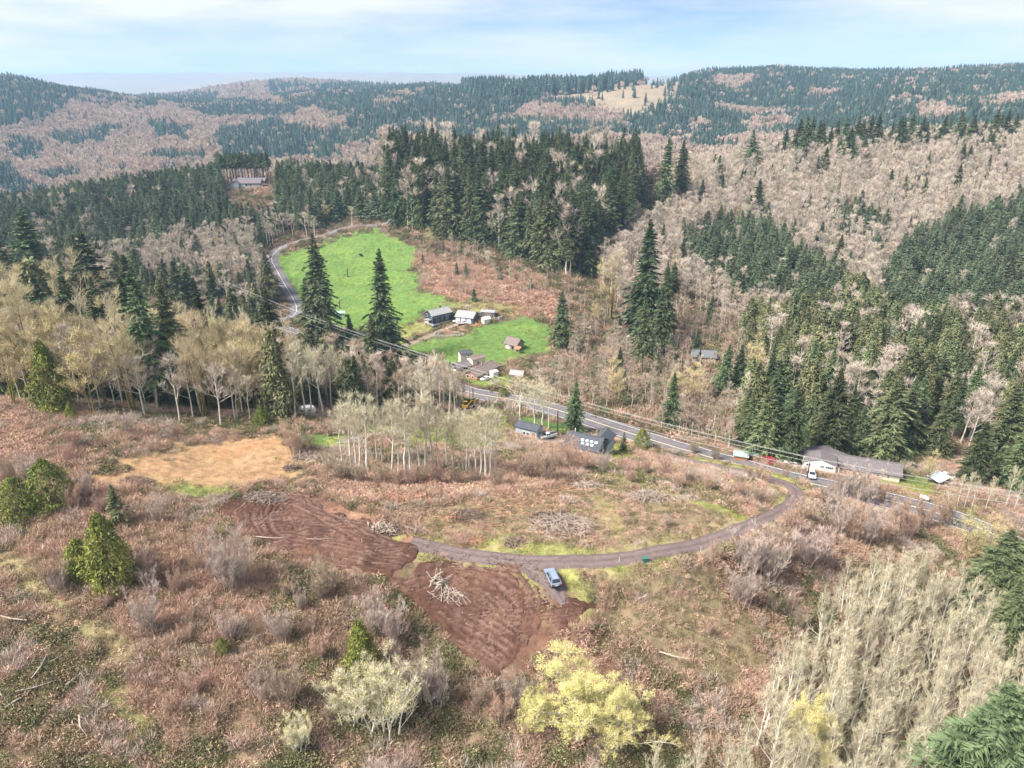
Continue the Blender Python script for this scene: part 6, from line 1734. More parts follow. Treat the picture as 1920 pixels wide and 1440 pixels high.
gable("skylit_house", "grey house with dark roof and rows of small skylights", "house", gp(1098, 848), R(-27), 9.6, 8.2, 2.5, 2.0, M_BLUEG, M_ROOFD, .45, windows=[('r', -1.5, 1.4, 1.2, 1.1), ('r', 1.5, 1.4, 1.2, 1.1)], extra=skylit_extra, z0=gz(*gp(1098, 848)) + .6)
# shop by the highway
def shop_extra(e):
    link("front_gable", Geo().prism([(-12.4, -1.5), (-4.2, -1.5), (-4.2, 4.0), (-8.3, 5.3), (-12.4, 4.0)], -7.6, -3.0, axis='y').mesh("front_gable", M_WHITEW), e)
    link("front_roof", Geo().prism([(-12.7, 3.95), (-8.3, 5.34), (-3.9, 3.95), (-3.9, 4.1), (-8.3, 5.5), (-12.7, 4.1)], -7.7, -1.0, axis='y').mesh("front_roof", M_ROOFP), e)
    for i, (u, w) in enumerate([(-11.6, .5), (-11.0, .4), (-8.0, .32), (-7.5, .34), (-6.6, .4), (-6.1, .36), (-5.6, .4), (-5.1, .36)]):
        link("gable_mark", Geo().box((u, -7.63, 3.3), (w, .05, .5)).mesh("gable_mark", M_GLASS), e)  # unreadable dark marks on the white gable, built as small glass panes
    link("gutter_post", Geo().box((-3.4, -7.6, 1.6), (.18, .18, 4.2)).mesh("gutter_post", M_TRIM), e)
    link("hip_roof", Geo().prism([(-12.9, 2.9), (-7, 4.7), (-1, 2.9)], -4.2, 4.0, axis='y').mesh("hip_roof", M_ROOFP), e)
gable("roadside_shop", "long cream roadside shop with purple-grey roof and white front gable", "shop", gp(1592, 880), R(-21), 25.0, 7.6, 2.6, 1.5, M_CREAM, M_ROOFP, .6,
      windows=[('f', 4.5, 1.7, .6, .6), ('f', 7.0, 1.7, .5, .6), ('f', 9.6, 1.7, .5, .6)], doors=[('f', 2.6, 1.1, 2.0, M_GREYW)], extra=shop_extra)
# ridge house
gable("ridge_barn", "long low barn with grey metal roof in front of the bare stemmed grove", "barn", under(474, 588), R(-3), 21.0, 7.0, 2.4, 2.0, M_REDW, M_ROOFM, .5, doors=[('f', u, 2.0, 2.0, M_DARK) for u in (-7, -3.5, 0, 3.5, 7)])
def rh_extra(e):
    link("wing_wall", Geo().prism([(-10.6, -1.5), (-4.8, -1.5), (-4.8, 2.8), (-7.7, 4.9), (-10.6, 2.8)], -8.4, -3.0, axis='y').mesh("wing_wall", M_BLUEG), e)
    link("wing_roof", Geo().prism([(-11.1, 2.6), (-7.7, 5.0), (-4.3, 2.6), (-4.3, 2.8), (-7.7, 5.2), (-11.1, 2.8)], -8.9, 0, axis='y').mesh("wing_roof", M_ROOFP), e)
gable("ridge_house", "grey house on the ridge below the long metal roofed barn", "house", under(466, 566), R(4), 20.0, 9.5, 2.8, 2.4, M_BLUEG, M_ROOFP, .6, windows=[('f', 0, 1.5, 1.4, 1.2), ('f', 3, 1.5, 1.4, 1.2)], doors=[('f', -2.6, 2.4, 2.1, M_TRIM)], extra=rh_extra)
gable("mint_shed", "mint green shed at the meadow edge under the tall firs", "shed", gp(639, 594), R(12), 3.9, 2.8, 2.3, .55, M_MINT, M_MINT, .35, doors=[('f', -1.2, .9, 1.9, M_TRIM)])
gable("hidden_cabin", "pale roofed cabin half hidden between the yellow maples and firs", "house", under(1318, 292), R(-8), 9.5, 7.0, 2.6, 1.7, M_BEIGE, M_ROOFM, .5)
gable("white_shack", "narrow white shack alone high on the alder slope", "shed", under(1222, 470), R(25), 6.0, 4.6, 5.2, 1.4, M_WHITEW, M_ROOFG, .2)
gable("teal_stall", "teal roofed stall with rusty load beside the highway", "stall", gp(1388, 866), R(-20), 3.6, 2.6, 1.7, .7, M_RUST, M_TEAL, .4)
gable("small_teal_shelter", "small pale teal shelter between the stall and the parked cars", "shed", gp(1416, 866), R(-15), 3.0, 2.4, 1.8, .6, M_GREYW, M_TEAL, .3)
# tarp-covered hut: sagging sheets on posts
def tarp_hut():
    g = gp(1762, 905); z = gz(*g)
    e = empty("tarp_hut", (g[0], g[1], z), R(20), "ramshackle hut under pale blue tarps at the end of the lawn", "hut")
    for x, y in ((-2.4, -1.8), (2.4, -1.8), (2.4, 1.8), (-2.4, 1.8)): link("post", Geo().box((x, y, 1.2), (.14, .14, 3.0)).mesh("post", M_GREYW), e)
    rs = np.random.RandomState(4)
    for k, (cx, cy, w, d, t) in enumerate([(-1.2, 0, 3.4, 4.4, .35), (1.8, 1.2, 3.0, 1.4, -.1), (1.6, -1.6, 3.2, .8, -.2)]):
        nx, ny = 7, 7
        V = [(cx + (i / 6 - .5) * w, cy + (j / 6 - .5) * d, 2.6 + t * (i / 6 - .5) * w + rs.uniform(-.12, .12) - .25 * math.sin(i / 6 * 3.14)) for j in range(ny) for i in range(nx)]
        V += [(a, b, c - .06) for a, b, c in V]
        F = []
        for j in range(ny - 1):
            for i in range(nx - 1):
                q = j * nx + i; F.append((q, q + 1, q + nx + 1, q + nx)); F.append((q + 49, q + nx + 49, q + nx + 50, q + 50))
        link("tarp", np_mesh("tarp", V, F, [M_TARP]), e)
    link("wall", Geo().box((0, 1.9, 1.1), (4.6, .1, 2.4)).mesh("wall", M_GREYW), e)
tarp_hut()
# white camper in the trees
def camper():
    g = gp(576, 777); z = gz(*g)
    e = empty("camper_trailer", (g[0], g[1], z), R(10), "rounded white camper trailer half hidden by the white trunked trees", "camper")
    b = Geo().prism([(-2.2, .5), (2.2, .5), (2.35, 1.3), (1.9, 2.3), (1.0, 2.6), (-1.0, 2.6), (-1.9, 2.3), (-2.35, 1.3)], -1.0, 1.0, axis='y')
    bo = link("body", b.mesh("body", M_TRIM), e)
    for u in (-1.1, .9): link("window", Geo().box((u, -1.03, 1.7), (.9, .08, .5)).mesh("window", M_GLASS), e)
    for y in (-.95, .95): link("wheel", Geo().tube([(0, y - .1, .35), (0, y + .1, .35)], .35, 12).mesh("wheel", M_RUBBER), e)
    link("hitch", Geo().box((2.9, 0, .5), (1.3, .12, .12)).mesh("hitch", M_POLED), e)
camper()

# ------------------------------------------------------------------ vehicles
def car(name, label, g, rz, paint, kind="suv", group=None):
    z = gz(*g) + .07
    e = empty(name, (g[0], g[1], z), rz, label, {"suv": "car", "sedan": "car", "pickup": "truck"}[kind], group)
    pm = mat("paint_" + name, paint, .28, spec=.5)
    if kind == "pickup":
        prof = [(-2.75, .5), (2.6, .5), (2.7, .8), (2.6, 1.12), (1.3, 1.22), (-2.75, 1.18)]; cab = (-.5, 1.3, -.35, .75, 1.2, 1.82); Lw = (1.75, -1.75)
    elif kind == "sedan":
        prof = [(-2.3, .38), (2.3, .38), (2.35, .68), (2.15, .9), (1.1, .98), (-1.4, .98), (-2.3, .92)]; cab = (-1.6, 1.15, -.95, .35, .97, 1.42); Lw = (1.4, -1.4)
    else:
        prof = [(-2.3, .42), (2.25, .42), (2.35, .75), (2.2, 1.0), (1.2, 1.1), (-2.25, 1.1), (-2.38, .8)]; cab = (-2.2, 1.2, -1.75, .4, 1.09, 1.66); Lw = (1.42, -1.42)
    W = .93
    bm = bmesh.new(); me = Geo().prism(prof, -W, W, axis='y').mesh("body", pm)
    bm.from_mesh(me); bmesh.ops.bevel(bm, geom=bm.edges[:], offset=.09, segments=2, affect='EDGES', profile=.6); bm.to_mesh(me); bm.free()
    body = link("body", me, e)
    x0, x1, t0, t1, z0, z1 = cab; w0, w1 = W - .07, W - .22
    V = [(x0, -w0, z0), (x1, -w0, z0), (x1, w0, z0), (x0, w0, z0), (t0, -w1, z1), (t1, -w1, z1), (t1, w1, z1), (t0, w1, z1)]
    def quad(a, b, c, d, ins, out_, nm, m_):
        a, b, c, d = (Vector(q) for q in (a, b, c, d)); ctr = (a + b + c + d) / 4
        n = (b - a).cross(d - a).normalized()
        if n.dot(ctr - Vector((0, 0, 1.2))) < 0: n = -n
        P_ = [q + (ctr - q) * ins for q in (a, b, c, d)]
        s = Geo(); s.add([q + n * out_ for q in P_] + [q - n * .03 for q in P_], [(0, 1, 2, 3), (7, 6, 5, 4), (0, 4, 5, 1), (1, 5, 6, 2), (2, 6, 7, 3), (3, 7, 4, 0)])
        link(nm, s.mesh(nm, m_), e)
    s = Geo(); s.add(V, [(3, 2, 1, 0), (4, 5, 6, 7), (0, 1, 5, 4), (1, 2, 6, 5), (2, 3, 7, 6), (3, 0, 4, 7)])
    link("cabin", s.mesh("cabin", pm), e)
    quad(V[1], V[2], V[6], V[5], .10, .015, "windshield", M_GLASS)
    quad(V[3], V[0], V[4], V[7], .13, .015, "rear_window", M_GLASS)
    mid = lambda a, b, t: tuple(a[i] + (b[i] - a[i]) * t for i in range(3))
    for a, b, c, d in ((V[0], V[1], V[5], V[4]), (V[3], V[2], V[6], V[7])):
        for f0, f1 in ((.02, .5), (.5, .98)):
            quad(mid(a, b, f0), mid(a, b, f1), mid(d, c, f1), mid(d, c, f0), .12, .015, "side_window", M_GLASS)
    for x in Lw:
        for y in (-W + .02, W - .02):
            wh = link("wheel", Geo().tube([(x, y - .12, .36), (x, y + .12, .36)], .36, 14).mesh("wheel", M_RUBBER), e)
            link("rim", Geo().tube([(x, y - .135, .36), (x, y + .135, .36)], .22, 10).mesh("rim", M_RIM), wh)
    xr, xf = prof[0][0], prof[2][0]
    for y in (-.72, .72):
        link("tail_light", Geo().box((min(xr, -2.3) - .05, y, .88), (.10, .30, .16)).mesh("tail_light", M_TAIL), e)
        link("headlight", Geo().box((xf - .06, y, .80), (.12, .34, .15)).mesh("headlight", M_HEAD), e)
        link("mirror", Geo().box((x1 - .35, y * 1.42, 1.12), (.14, .2, .14)).mesh("mirror", pm), e)
    link("rear_bumper", Geo().box((xr - .06, 0, .52), (.16, 1.7, .2)).mesh("rear_bumper", M_RUBBER), e)
    link("front_bumper", Geo().box((xf - .02, 0, .5), (.16, 1.7, .2)).mesh("front_bumper", M_RUBBER), e)
    link("number_plate", Geo().box((min(xr, -2.3) - .12, 0, .72), (.03, .5, .13)).mesh("number_plate", M_TRIM), e)
    if kind == "pickup":
        link("cargo_bed", Geo().box((-1.68, 0, 1.2), (2.0, 1.5, .06)).mesh("cargo_bed", M_DARK), e)
        for y in (-.86, .86): link("bed_side", Geo().box((-1.68, y, 1.3), (2.15, .1, .28)).mesh("bed_side", pm), e)
    if kind == "suv":
        for y in (-.6, .6): link("roof_rail", Geo().box((-.7, y, 1.70), (1.9, .05, .05)).mesh("roof_rail", M_POLED), e)
    return e
car("estate_car", "blue-grey car parked on the gravel turnout beside the ruts", gp(1036, 1089), R(104), (.24, .29, .37), "suv")
car("pickup_truck", "white pickup truck parked by the small cottage", gp(1027, 822), R(207), (.78, .77, .74), "pickup")
car("sedan_car", "silver car parked behind the bushes near the skylit house", gp(1051, 834), R(222), (.55, .54, .54), "sedan")
car("sedan_car", "white car parked in front of the red house", gp(911, 713), R(215), (.80, .79, .76), "sedan")
car("pickup_truck", "white pickup truck parked in front of the garage doors", gp(868, 609), R(8), (.80, .79, .77), "pickup")
car("sedan_car", "white car nearest the navy house in front of the garage", gp(858, 603), R(190), (.76, .75, .74), "sedan")
car("sedan_car", "red car with blue roof cover under the firs by the shop", gp(1440, 876), R(110), (.40, .03, .05), "suv")
car("pickup_truck", "silver pickup parked between the red car and the pole", gp(1473, 881), R(160), (.66, .65, .64), "pickup")
car("sedan_car", "dark car parked against the shop's side", gp(1492, 880), R(95), (.05, .05, .06), "suv")
car("estate_car", "white car parked before the shop's white gable", gp(1520, 900), R(255), (.72, .74, .75), "suv")
car("sedan_car", "white car half hidden at the end of the old buildings", gp(853, 700), R(30), (.76, .76, .75), "sedan")
def tank():
    g = gp(1732, 940); z = gz(*g)
    e = empty("propane_tank", (g[0], g[1], z), R(-50), "white propane tank beyond the lawn by the lower highway", "tank")
    link("body", Geo().tube([(-1.15, 0, .75), (-1.0, 0, .75), (1.0, 0, .75), (1.15, 0, .75)], [.2, .46, .46, .2], 12).mesh("body", M_TRIM, smooth_=True), e)
    for x in (-.6, .6): link("leg", Geo().box((x, 0, .15), (.14, .6, .5)).mesh("leg", M_CONC), e)
    link("dome", Geo().tube([(0, 0, 1.15), (0, 0, 1.4)], .16, 8).mesh("dome", M_TRIM), e)
tank()

def machine():
    g = gp(873, 766); z = gz(*g)
    e = empty("excavator", (g[0], g[1], z), R(20), "small yellow excavator beside the dirt lane", "excavator")
    for y in (-.7, .7):
        t = Geo().prism([(-1.2, .05), (1.2, .05), (1.4, .3), (1.2, .55), (-1.2, .55), (-1.4, .3)], y - .18, y + .18, axis='y')
        link("track", t.mesh("track", M_RUBBER), e)
    link("body", Geo().box((-.2, 0, 1.0), (1.9, 1.5, .8), taper=.92).mesh("body", M_YEL), e)
    c = link("cab", Geo().box((.1, .25, 1.9), (1.1, .9, 1.1), taper=.9).mesh("cab", M_GLASS), e)
    link("cab_roof", Geo().box((.1, .25, 2.5), (1.2, 1.0, .1)).mesh("cab_roof", M_YEL), c)
    link("boom", Geo().tube([(.7, -.3, 1.2), (2.2, -.3, 2.8), (3.2, -.3, 2.2)], .14, 6).mesh("boom", M_YEL), e)
    link("arm", Geo().tube([(3.2, -.3, 2.2), (2.9, -.3, .8)], .11, 6).mesh("arm", M_YEL), e)
    link("bucket", Geo().prism([(2.5, .2), (3.1, .2), (3.2, .8), (2.8, .85)], -.65, .05, axis='y').mesh("bucket", M_POLED), e)
machine()

# ------------------------------------------------------------------ power line
def pole(g, h, rz, label, dark=False, transformer=False):
    z = gz(*g)
    e = empty("utility_pole", (g[0], g[1], z), rz, label, "pole")
    m_ = M_POLED if dark else M_POLE
    link("shaft", Geo().tube([(0, 0, -.8), (0, 0, h)], [.2, .13], 8).mesh("shaft", m_), e)
    if not dark:
        a = link("crossarm", Geo().box((0, 0, h - .55), (.14, 2.8, .16)).mesh("crossarm", m_), e)
        for y in (-1.3, 0, 1.3): link("insulator", Geo().tube([(0, y, h - .46 if y else h), (0, y, h - .14 if y else h + .3)], .07, 6).mesh("insulator", M_TRIM), e)
        link("brace", Geo().tube([(.1, -.9, h - .6), (.12, 0, h - 1.5)], .03, 4).mesh("brace", M_RIM), e)
        link("brace", Geo().tube([(.1, .9, h - .6), (.12, 0, h - 1.5)], .03, 4).mesh("brace", M_RIM), e)
    if transformer: link("transformer", Geo().tube([(.35, .0, h - 2.9), (.35, .0, h - 1.9)], .26, 10).mesh("transformer", M_TRIM), e)
    return z + h
POLES = [(under(430, 372), 12.5, "utility pole behind the maples at the highway junction"), (gp(880, 752), 12.6, "utility pole beside the old buildings and the highway"), (gp(1498, 911), 10.2, "pale utility pole with crossarm standing by the shop"), (under(2060, 150), 12.5, "utility pole beyond the snags past the shop")]
ATT = []
for i, (g, h, lab) in enumerate(POLES):
    d = POLES[min(i + 1, 3)][0] - POLES[max(i - 1, 0)][0]
    rz = math.atan2(d[1], d[0])
    top = pole(g, h, rz, lab, transformer=(i == 2))
    n = np.array([-math.sin(rz), math.cos(rz)])
    ATT.append([(*(g + n * y), top + dz) for y, dz in ((-1.3, -.12), (0, .3), (1.3, -.12), (.2, -2.6))])
pole(gp(1511, 909), 7.6, 0, "short dark pole beside the pale pole by the shop", dark=True)
pole(gp(1045, 815), 8.0, 0, "thin dark pole on the cottage lawn", dark=True)
pole(gp(870, 747), 7.0, 0, "thin dark post beside the highway under the fir line", dark=True)
pole(gp(887, 748), 5.5, 0, "short dark post beside the highway below the red house", dark=True)
SPAN = ["between the junction and the old buildings", "from the old buildings to the shop pole", "from the shop pole towards the snags"]
WNAME = ["near outer power wire", "upper middle power wire", "far outer power wire", "lowest sagging cable"]
for s in range(3):
    for k in range(4):
        a, b = Vector(ATT[s][k]), Vector(ATT[s + 1][k])
        n = 22; sag = (b - a).length * (.012 if k < 3 else .017)
        pts = [a.lerp(b, t / n) - Vector((0, 0, sag * 4 * (t / n) * (1 - t / n))) for t in range(n + 1)]
        o = link("power_wire", Geo().tube(pts, .034 if k < 3 else .038, 4).mesh("power_wire", M_WIRE))
        tag(o, WNAME[k] + " " + SPAN[s], "wire", "power wires along the highway")

# ------------------------------------------------------------------ debris of the clearing
def pile(px, py, rad, hgt, n, label, name="brush_pile", m_=None, r=.06, ln=2.6, up=.15, seed=0):
    rs = np.random.RandomState(seed + int(px))
    g = gp(px, py); z = gz(*g)
    a = rs.uniform(0, 6.28, n); q = rad * np.sqrt(rs.uniform(0, 1, n))
    c = np.stack([np.cos(a) * q * 1.35, np.sin(a) * q * .8, hgt * (1 - (q / rad) ** 2) * rs.uniform(.1, 1, n)], -1)
    d = nrm(np.stack([rs.normal(size=n), rs.normal(size=n), rs.normal(size=n) * .35 + up], -1))
    L = ln * rs.uniform(.4, 1.2, n)[:, None] * .5
    p, qq = c - d * L, c + d * L
    p[:, 2] = np.maximum(p[:, 2], -.1); qq[:, 2] = np.maximum(qq[:, 2], -.1)
    rr = r * rs.uniform(.5, 1.7, n)
    v, f = prisms(p, qq, rr, rr * .5, 4)
    mm = [m_ or M_STICK]
    me = np_mesh(name, v, f, mm, tint=np.repeat(rs.uniform(0, 1, n), 8))
    return tag(link(name, me, None, (g[0], g[1], z), rs.uniform(-.3, .3)), label, "brush pile")
M_ROOT = mat("fresh_roots", (.36, .17, .10), .9, tip=(.55, .33, .22), rnd=.1)
M_DKSTK = mat("dark_branches", (.14, .095, .07), .9, tip=(.32, .24, .19), rnd=.1)
pile(1052, 990, 4.8, 1.9, 420, "largest grey and brown slash pile in the middle of the clearing", m_=M_STICK, r=.055)
pile(1030, 976, 3.4, 1.5, 260, "dark slash pile joined to the largest pile", m_=M_DKSTK, r=.06)
pile(878, 970, 3.0, 1.4, 240, "dark slash pile above the gravel track", m_=M_DKSTK)
pile(855, 971, 1.9, 1.0, 110, "reddish root pile beside the dark slash pile", m_=M_ROOT)
pile(1212, 936, 4.2, 1.2, 320, "pale grey slash pile near the pale track", m_=M_STICK)
pile(1098, 914, 3.2, .8, 190, "low grey slash pile under the red bank", m_=M_STICK)
pile(742, 940, 3.4, 1.2, 230, "bright orange-red root pile on the torn strip", m_=M_ROOT, r=.08)
pile(785, 938, 2.0, 1.0, 110, "smaller orange root pile next to the bright one", m_=M_ROOT, r=.08)
pile(795, 907, 2.6, 1.8, 160, "upturned root mass at the foot of the white trunked cluster", m_=M_ROOT, r=.09)
pile(640, 895, 3.5, 1.5, 230, "dark red root pile at the corner of the white trunked cluster", m_=M_DKSTK, r=.08)
pile(885, 1012, 1.9, .8, 90, "small reddish root pile on the grass above the gravel track", m_=M_ROOT)
pile(960, 1014, 1.9, .7, 90, "small brown stick pile on the grass above the gravel track", m_=M_DKSTK)
pile(735, 990, 2.6, 1.1, 150, "dark stump and branch pile at the end of the gravel track", m_=M_DKSTK, r=.09)
pile(712, 992, 1.8, .7, 70, "pale split wood beside the dark stump pile", m_=M_LOG, r=.1)
pile(822, 1092, 1.1, 1.9, 34, "heap of pale bleached logs in the red soil", "log_pile", m_=M_LOG, r=.10, ln=3.6, up=.9)
pile(832, 1108, 1.9, .7, 36, "scatter of pale broken branches below the log heap", m_=M_LOG, r=.06, ln=3.0)
pile(852, 1118, 1.8, .7, 60, "small twig heap beside the pale log heap", m_=M_STICK)
pile(498, 938, 3.6, 1.3, 230, "grey slash pile at the top of the sweeping ruts", m_=M_STICK)
pile(570, 858, 2.2, 1.4, 120, "pale stump pile at the corner of the sandy pad", m_=M_STICK, r=.08)
pile(600, 862, 3.0, 1.1, 170, "grey brush heap beside the sandy pad", m_=M_STICK)
pile(253, 907, 2.6, .9, 150, "dark brush pile at the lower corner of the sandy pad", m_=M_DKSTK)
pile(605, 806, 4.0, 1.2, 220, "brown brush pile by the green verge under the trees", m_=M_DKSTK)
pile(1285, 935, 2.4, .8, 110, "thin grey brush pile in the far brush of the clearing", m_=M_STICK)
pile(1240, 905, 2.4, .8, 110, "brown brush pile close to the pale track's end", m_=M_DKSTK)
pile(545, 878, 1.6, .8, 70, "dark root clump on the sandy pad", m_=M_DKSTK, r=.08)

# scattered branches torn over the slash field
def branches():
    rs = np.random.RandomState(15)
    poly = P((600,890),(900,900),(1060,890),(1110,960),(1080,1010),(900,1000),(780,985),(700,965))
    n = 1500
    lo, hi = poly.min(0), poly.max(0)
    x, y = rs.uniform(lo[0], hi[0], n), rs.uniform(lo[1], hi[1], n)
    m = (poly_sd(x, y, poly) > 0) & (fbm(x / 6, y / 6, 5, 3) > .44)
    x, y = x[m], y[m]; n = len(x); z = GZ(x, y) + .12
    d = nrm(np.stack([rs.normal(size=n) + .8, rs.normal(size=n) * .7, rs.normal(size=n) * .12], -1)); L = rs.uniform(.5, 2.2, n)[:, None]
    c = np.stack([x, y, z], -1); rr = rs.uniform(.03, .10, n)
    v, f = prisms(c - d * L, c + d * L, rr, rr * .6, 4)
    tag(link("branch_litter", np_mesh("branch_litter", v, f, [M_ROOT], tint=np.repeat(rs.uniform(0, 1, n), 8))), "reddish torn branches strewn over the cleared slope", "branches", kind="stuff")
branches()

def clods():
    rs = np.random.RandomState(44)
    me = []
    M_CLOD = mat("soil_clods", (.10, .052, .04), .95, tip=(.22, .135, .105), rnd=.35)
    for k in range(3):
        v = nrm(rs.normal(size=(9, 3))) * rs.uniform(.6, 1.1, (9, 1)) * .17
        bm = bmesh.new()
        for p in v: bm.verts.new(p)
        bmesh.ops.convex_hull(bm, input=bm.verts)
        m = bpy.data.meshes.new("soil_clod"); bm.to_mesh(m); bm.free(); m.materials.append(M_CLOD); me.append(m)
    X, Y = [], []
    for poly in (SOIL_A, SOIL_B):
        lo, hi = poly.min(0) - 3, poly.max(0) + 3
        x, y = rs.uniform(lo[0], hi[0], 9000), rs.uniform(lo[1], hi[1], 9000)
        s = (poly_sd(x, y, poly) > -2.5 + rs.uniform(-1.5, 1.5, 9000)) & (fbm(x / 3, y / 3, 3, 3) > .52)
        X.append(x[s]); Y.append(y[s])
    X, Y = np.concatenate(X), np.concatenate(Y); n = len(X)
    gn_scatter("soil_clods", me, X, Y, GZ(X, Y) + .22, rs.uniform(.15, .75, n), rs.uniform(0, 6.28, n), rs.randint(0, 3, n), "loose red soil clods over the churned ground", "soil")
    # pale splinters
    s = rs.choice(n, 170, replace=False)
    c = np.stack([X[s], Y[s], GZ(X[s], Y[s]) + .42], -1); d = nrm(np.stack([rs.normal(size=170), rs.normal(size=170), rs.normal(size=170) * .1], -1)); L = rs.uniform(.12, .6, 170)[:, None]; rr = rs.uniform(.02, .05, 170)
    v, f = prisms(c - d * L, c + d * L, rr, rr * .6, 4)
    tag(link("wood_splinters", np_mesh("wood_splinters", v, f, [M_STICK], tint=np.repeat(rs.uniform(.3, 1, 170), 8))), "pale wood splinters strewn over the churned soil", "splinters", kind="stuff")
clods()

def log(px, py, L, r, ang, label, upz=0.0):
    g = gp(px, py); z = gz(*g)
    d = Vector((math.cos(ang), math.sin(ang), upz)).normalized()
    mid = d * L * .5 + Vector((.08 * L * math.sin(ang), -.05 * L, .05))
    e = empty("fallen_log", (g[0], g[1], z + .45), 0, label, "log")
    link("stem", Geo().tube([(0, 0, 0), mid * .5, mid, d * L], [r, r * .9, r * .75, r * .4], 7).mesh("stem", M_LOG), e)
    rs = np.random.RandomState(int(px + py))
    for k in range(4):
        t = .3 + .6 * rs.uniform(); b = d * L * t
        link("branch_stub", Geo().tube([b, b + Vector(rs.uniform(-.5, .5, 3)) + Vector((0, 0, .4))], [r * .4, r * .15], 5).mesh("branch_stub", M_LOG), e)
log(125, 1290, 7.0, .17, R(80), "long pale log lying in the olive brush, reddish end")
log(10, 1330, 6.0, .20, R(70), "thick bleached log at the photo's lower left corner")
log(30, 1300, 5.0, .12, R(25), "thin bleached log crossing the thick one in the corner")
log(0, 1158, 5.0, .14, R(-12), "grey log lying at the photo's edge beside the grass path")
log(95, 1245, 4.0, .10, R(60), "slim grey log in the olive brush")
log(150, 1345, 4.5, .16, R(-50), "short pale log at the bottom of the olive brush")
log(60, 1275, 3.5, .09, R(75), "broken stick log standing out of the olive brush", .5)
log(1235, 1225, 5.0, .13, R(-20), "pale log in the bracken behind the blossoming maple")
log(465, 1290, 3.0, .16, R(85), "short upright pale snag in the brown brush", 1.6)
log(755, 985, 4.0, .14, R(-30), "pale log beside the end of the gravel track")
log(480, 1010, 5.0, .10, R(-5), "thin pole lying on the sweeping ruts")
log(575, 1012, 5.0, .07, R(2), "thin stick lying across the middle of the sweeping ruts")
log(630, 830, 6.0, .12, R(3), "grey log on the green verge by the dirt lane")

# ------------------------------------------------------------------ small things
def box_thing():
    g = gp(1209, 1058); z = gz(*g)
    e = empty("utility_box", (g[0], g[1], z), R(8), "green utility box beside the gravel track", "utility box")
    M_BOX = mat("green_cabinet_paint", (.06, .16, .12), .6)
    link("cabinet", Geo().box((0, 0, .45), (1.1, .8, .9), taper=.95).mesh("cabinet", M_BOX), e)
    link("lid", Geo().box((0, 0, .95), (1.2, .9, .1)).mesh("lid", M_BOX), e)
    link("base", Geo().box((0, 0, .0), (1.3, 1.0, .16)).mesh("base", M_CONC), e)
box_thing()
def stake(px, py, h, label):
    g = gp(px, py); z = gz(*g)
    e = empty("survey_stake", (g[0], g[1], z), .3, label, "stake", "survey stakes")
    link("stake", Geo().box((0, 0, h / 2 - .2), (.09, .06, h)).mesh("stake", M_TRIM), e)
    link("flag", Geo().box((.12, 0, h - .35), (.22, .02, .16)).mesh("flag", M_RUST), e)
stake(1110, 1027, 1.3, "survey stake on the grass verge above the gravel track")
stake(1161, 1056, 1.3, "survey stake on the lower verge of the gravel track")
stake(679, 1020, 1.2, "survey stake standing in the sweeping ruts")
stake(546, 542, 1.6, "white marker post beside the paved road at the meadow")
stake(1313, 1040, 1.2, "survey stake in the bright grass beside the gravel track")

def cow(px, py, rz, label, s=1.0):
    """Black cow: one continuous skinned body with head, tail and four jointed legs."""
    g = gp(px, py); z = gz(*g)
    pts = [(0, 0, 1.05), (.55, 0, 1.08), (.85, 0, 1.12), (1.15, 0, 1.2), (1.42, 0, 1.12), (1.68, 0, .92), (-.5, 0, 1.1), (-.82, 0, 1.08), (-.92, 0, .8), (-.95, 0, .42)]
    ed = [(0, 1), (1, 2), (2, 3), (3, 4), (4, 5), (0, 6), (6, 7), (7, 8), (8, 9)]
    rad = [.42, .42, .34, .22, .17, .10, .40, .26, .04, .05]
    for x, root, hind in ((.62, 1, False), (-.66, 6, True)):
        for y in (-.2, .2):
            b = len(pts)
            if hind: leg = [(x + .05, y, .85), (x + .10, y, .62), (x - .12, y, .40), (x - .06, y, .06), (x + .02, y, .02)]
            else: leg = [(x, y, .80), (x, y, .58), (x + .03, y, .38), (x, y, .06), (x + .07, y, .02)]
            pts += leg; rad += [.19, .13, .075, .065, .07]
            ed += [(root, b), (b, b + 1), (b + 1, b + 2), (b + 2, b + 3), (b + 3, b + 4)]
    for y in (-.16, .16):
        b = len(pts); pts.append((1.36, y * 1.3, 1.24)); rad.append(.05); ed.append((4, b))
    me = bpy.data.meshes.new("cow"); me.from_pydata(pts, ed, []); me.update()
    o = link("cow", me, None, (g[0], g[1], z), rz); o.scale = (s, s, s)
    md = o.modifiers.new("skin", 'SKIN')
    for i, v in enumerate(o.data.skin_vertices[0].data): v.radius = (rad[i], rad[i]); v.use_root = (i == 0)
    o.modifiers.new("sub", 'SUBSURF').levels = 1
    o.data.materials.append(M_BLACK)
    return tag(o, label, "cow")
cow(677, 480, R(150), "black cow standing alone in the upper meadow", 1.15)

def dead_tree(px, py, h, label):
    g = gp(px, py); z = gz(*g)
    e = empty("dead_tree", (g[0], g[1], z), 0, label, "tree")
    rs = np.random.RandomState(int(px))
    link("trunk", Geo().tube([(0, 0, -.3), (.1, 0, h * .4), (.35, 0, h * .7), (.3, 0, h)], [.4, .32, .22, .1], 7).mesh("trunk", M_DKSTK), e)
    for k in range(5):
        a = rs.uniform(0, 6.28); b = Vector((.3, 0, h * (.5 + .09 * k)))
        link("branch", Geo().tube([b, b + Vector((math.cos(a) * 1.1, math.sin(a) * 1.1, .7)), b + Vector((math.cos(a) * 1.9, math.sin(a) * 1.9, 1.0))], [.11, .07, .02], 5).mesh("branch", M_DKSTK), e)
dead_tree(652, 520, 5.0, "gnarled dead tree standing in the upper meadow")
dead_tree(637, 578, 4.5, "small gnarled tree behind the mint green shed")

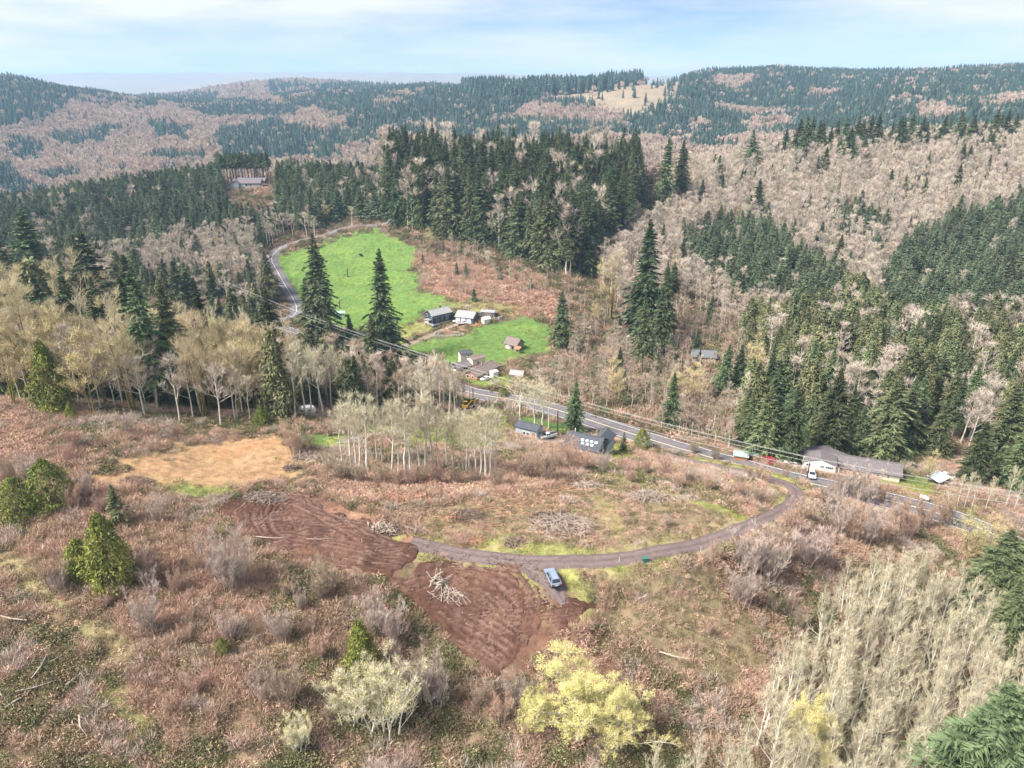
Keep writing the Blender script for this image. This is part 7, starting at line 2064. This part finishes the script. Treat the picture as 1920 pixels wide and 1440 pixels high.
def lumber():
    rs = np.random.RandomState(8); g = gp(893, 610); z = gz(*g)
    e = empty("lumber_pile", (g[0], g[1], z), 0, "jumble of raw and reddish lumber beside the garage", "lumber pile")
    for k in range(38):
        c = Vector((rs.uniform(-3.2, 3.2), rs.uniform(-2.6, 2.2), rs.uniform(.1, .9))); d = Vector((rs.uniform(-1, 1), rs.uniform(-1, 1), rs.uniform(-.1, .45))).normalized() * rs.uniform(.8, 1.9)
        link("board", Geo().tube([c - d, c + d], .11, 4).mesh("board", M_WOOD if k % 2 else M_RUST), e)
lumber()
def rail_fence(a, b, n, label):
    A, B = gp(*a), gp(*b); d = B - A; L = float(np.hypot(*d)); rz = math.atan2(d[1], d[0])
    zz = [gz(*(A + d * k / n)) for k in range(n + 1)]
    e = empty("rail_fence", (A[0], A[1], zz[0]), rz, label, "fence")
    for k in range(n + 1): link("post", Geo().box((L * k / n, 0, zz[k] - zz[0] + .5), (.16, .16, 1.5)).mesh("post", M_POLE), e)
    for k in range(n):
        for h in (.45, .95): link("rail", Geo().tube([(L * k / n, 0, zz[k] - zz[0] + h), (L * (k + 1) / n, 0, zz[k + 1] - zz[0] + h)], .07, 4).mesh("rail", M_WHITEW), e)
rail_fence((815, 632), (868, 630), 6, "pale rail fence round the garden plot below the driveway")
rail_fence((852, 625), (870, 629), 3, "pale rail fence section closing the garden plot's upper side")

# ------------------------------------------------------------------ hazy air
hz = Geo().box((0, 4600, 30), (20400, 9900, 400)).mesh("haze")
hazem = bpy.data.materials.new("hazy_air"); hazem.use_nodes = True
hn, hl = hazem.node_tree.nodes, hazem.node_tree.links
hn.clear()
ho = hn.new("ShaderNodeOutputMaterial"); hv = hn.new("ShaderNodeVolumePrincipled")
hv.inputs["Color"].default_value = (.45, .70, 1.0, 1)
hv.inputs["Density"].default_value = 0.00013
hv.inputs["Anisotropy"].default_value = 0.2
hl.new(hv.outputs[0], ho.inputs["Volume"])
hz.materials.clear(); hz.materials.append(hazem)
haze = link("haze", hz)
tag(haze, "thin blue haze in the air over the far hills", "haze", kind="stuff")
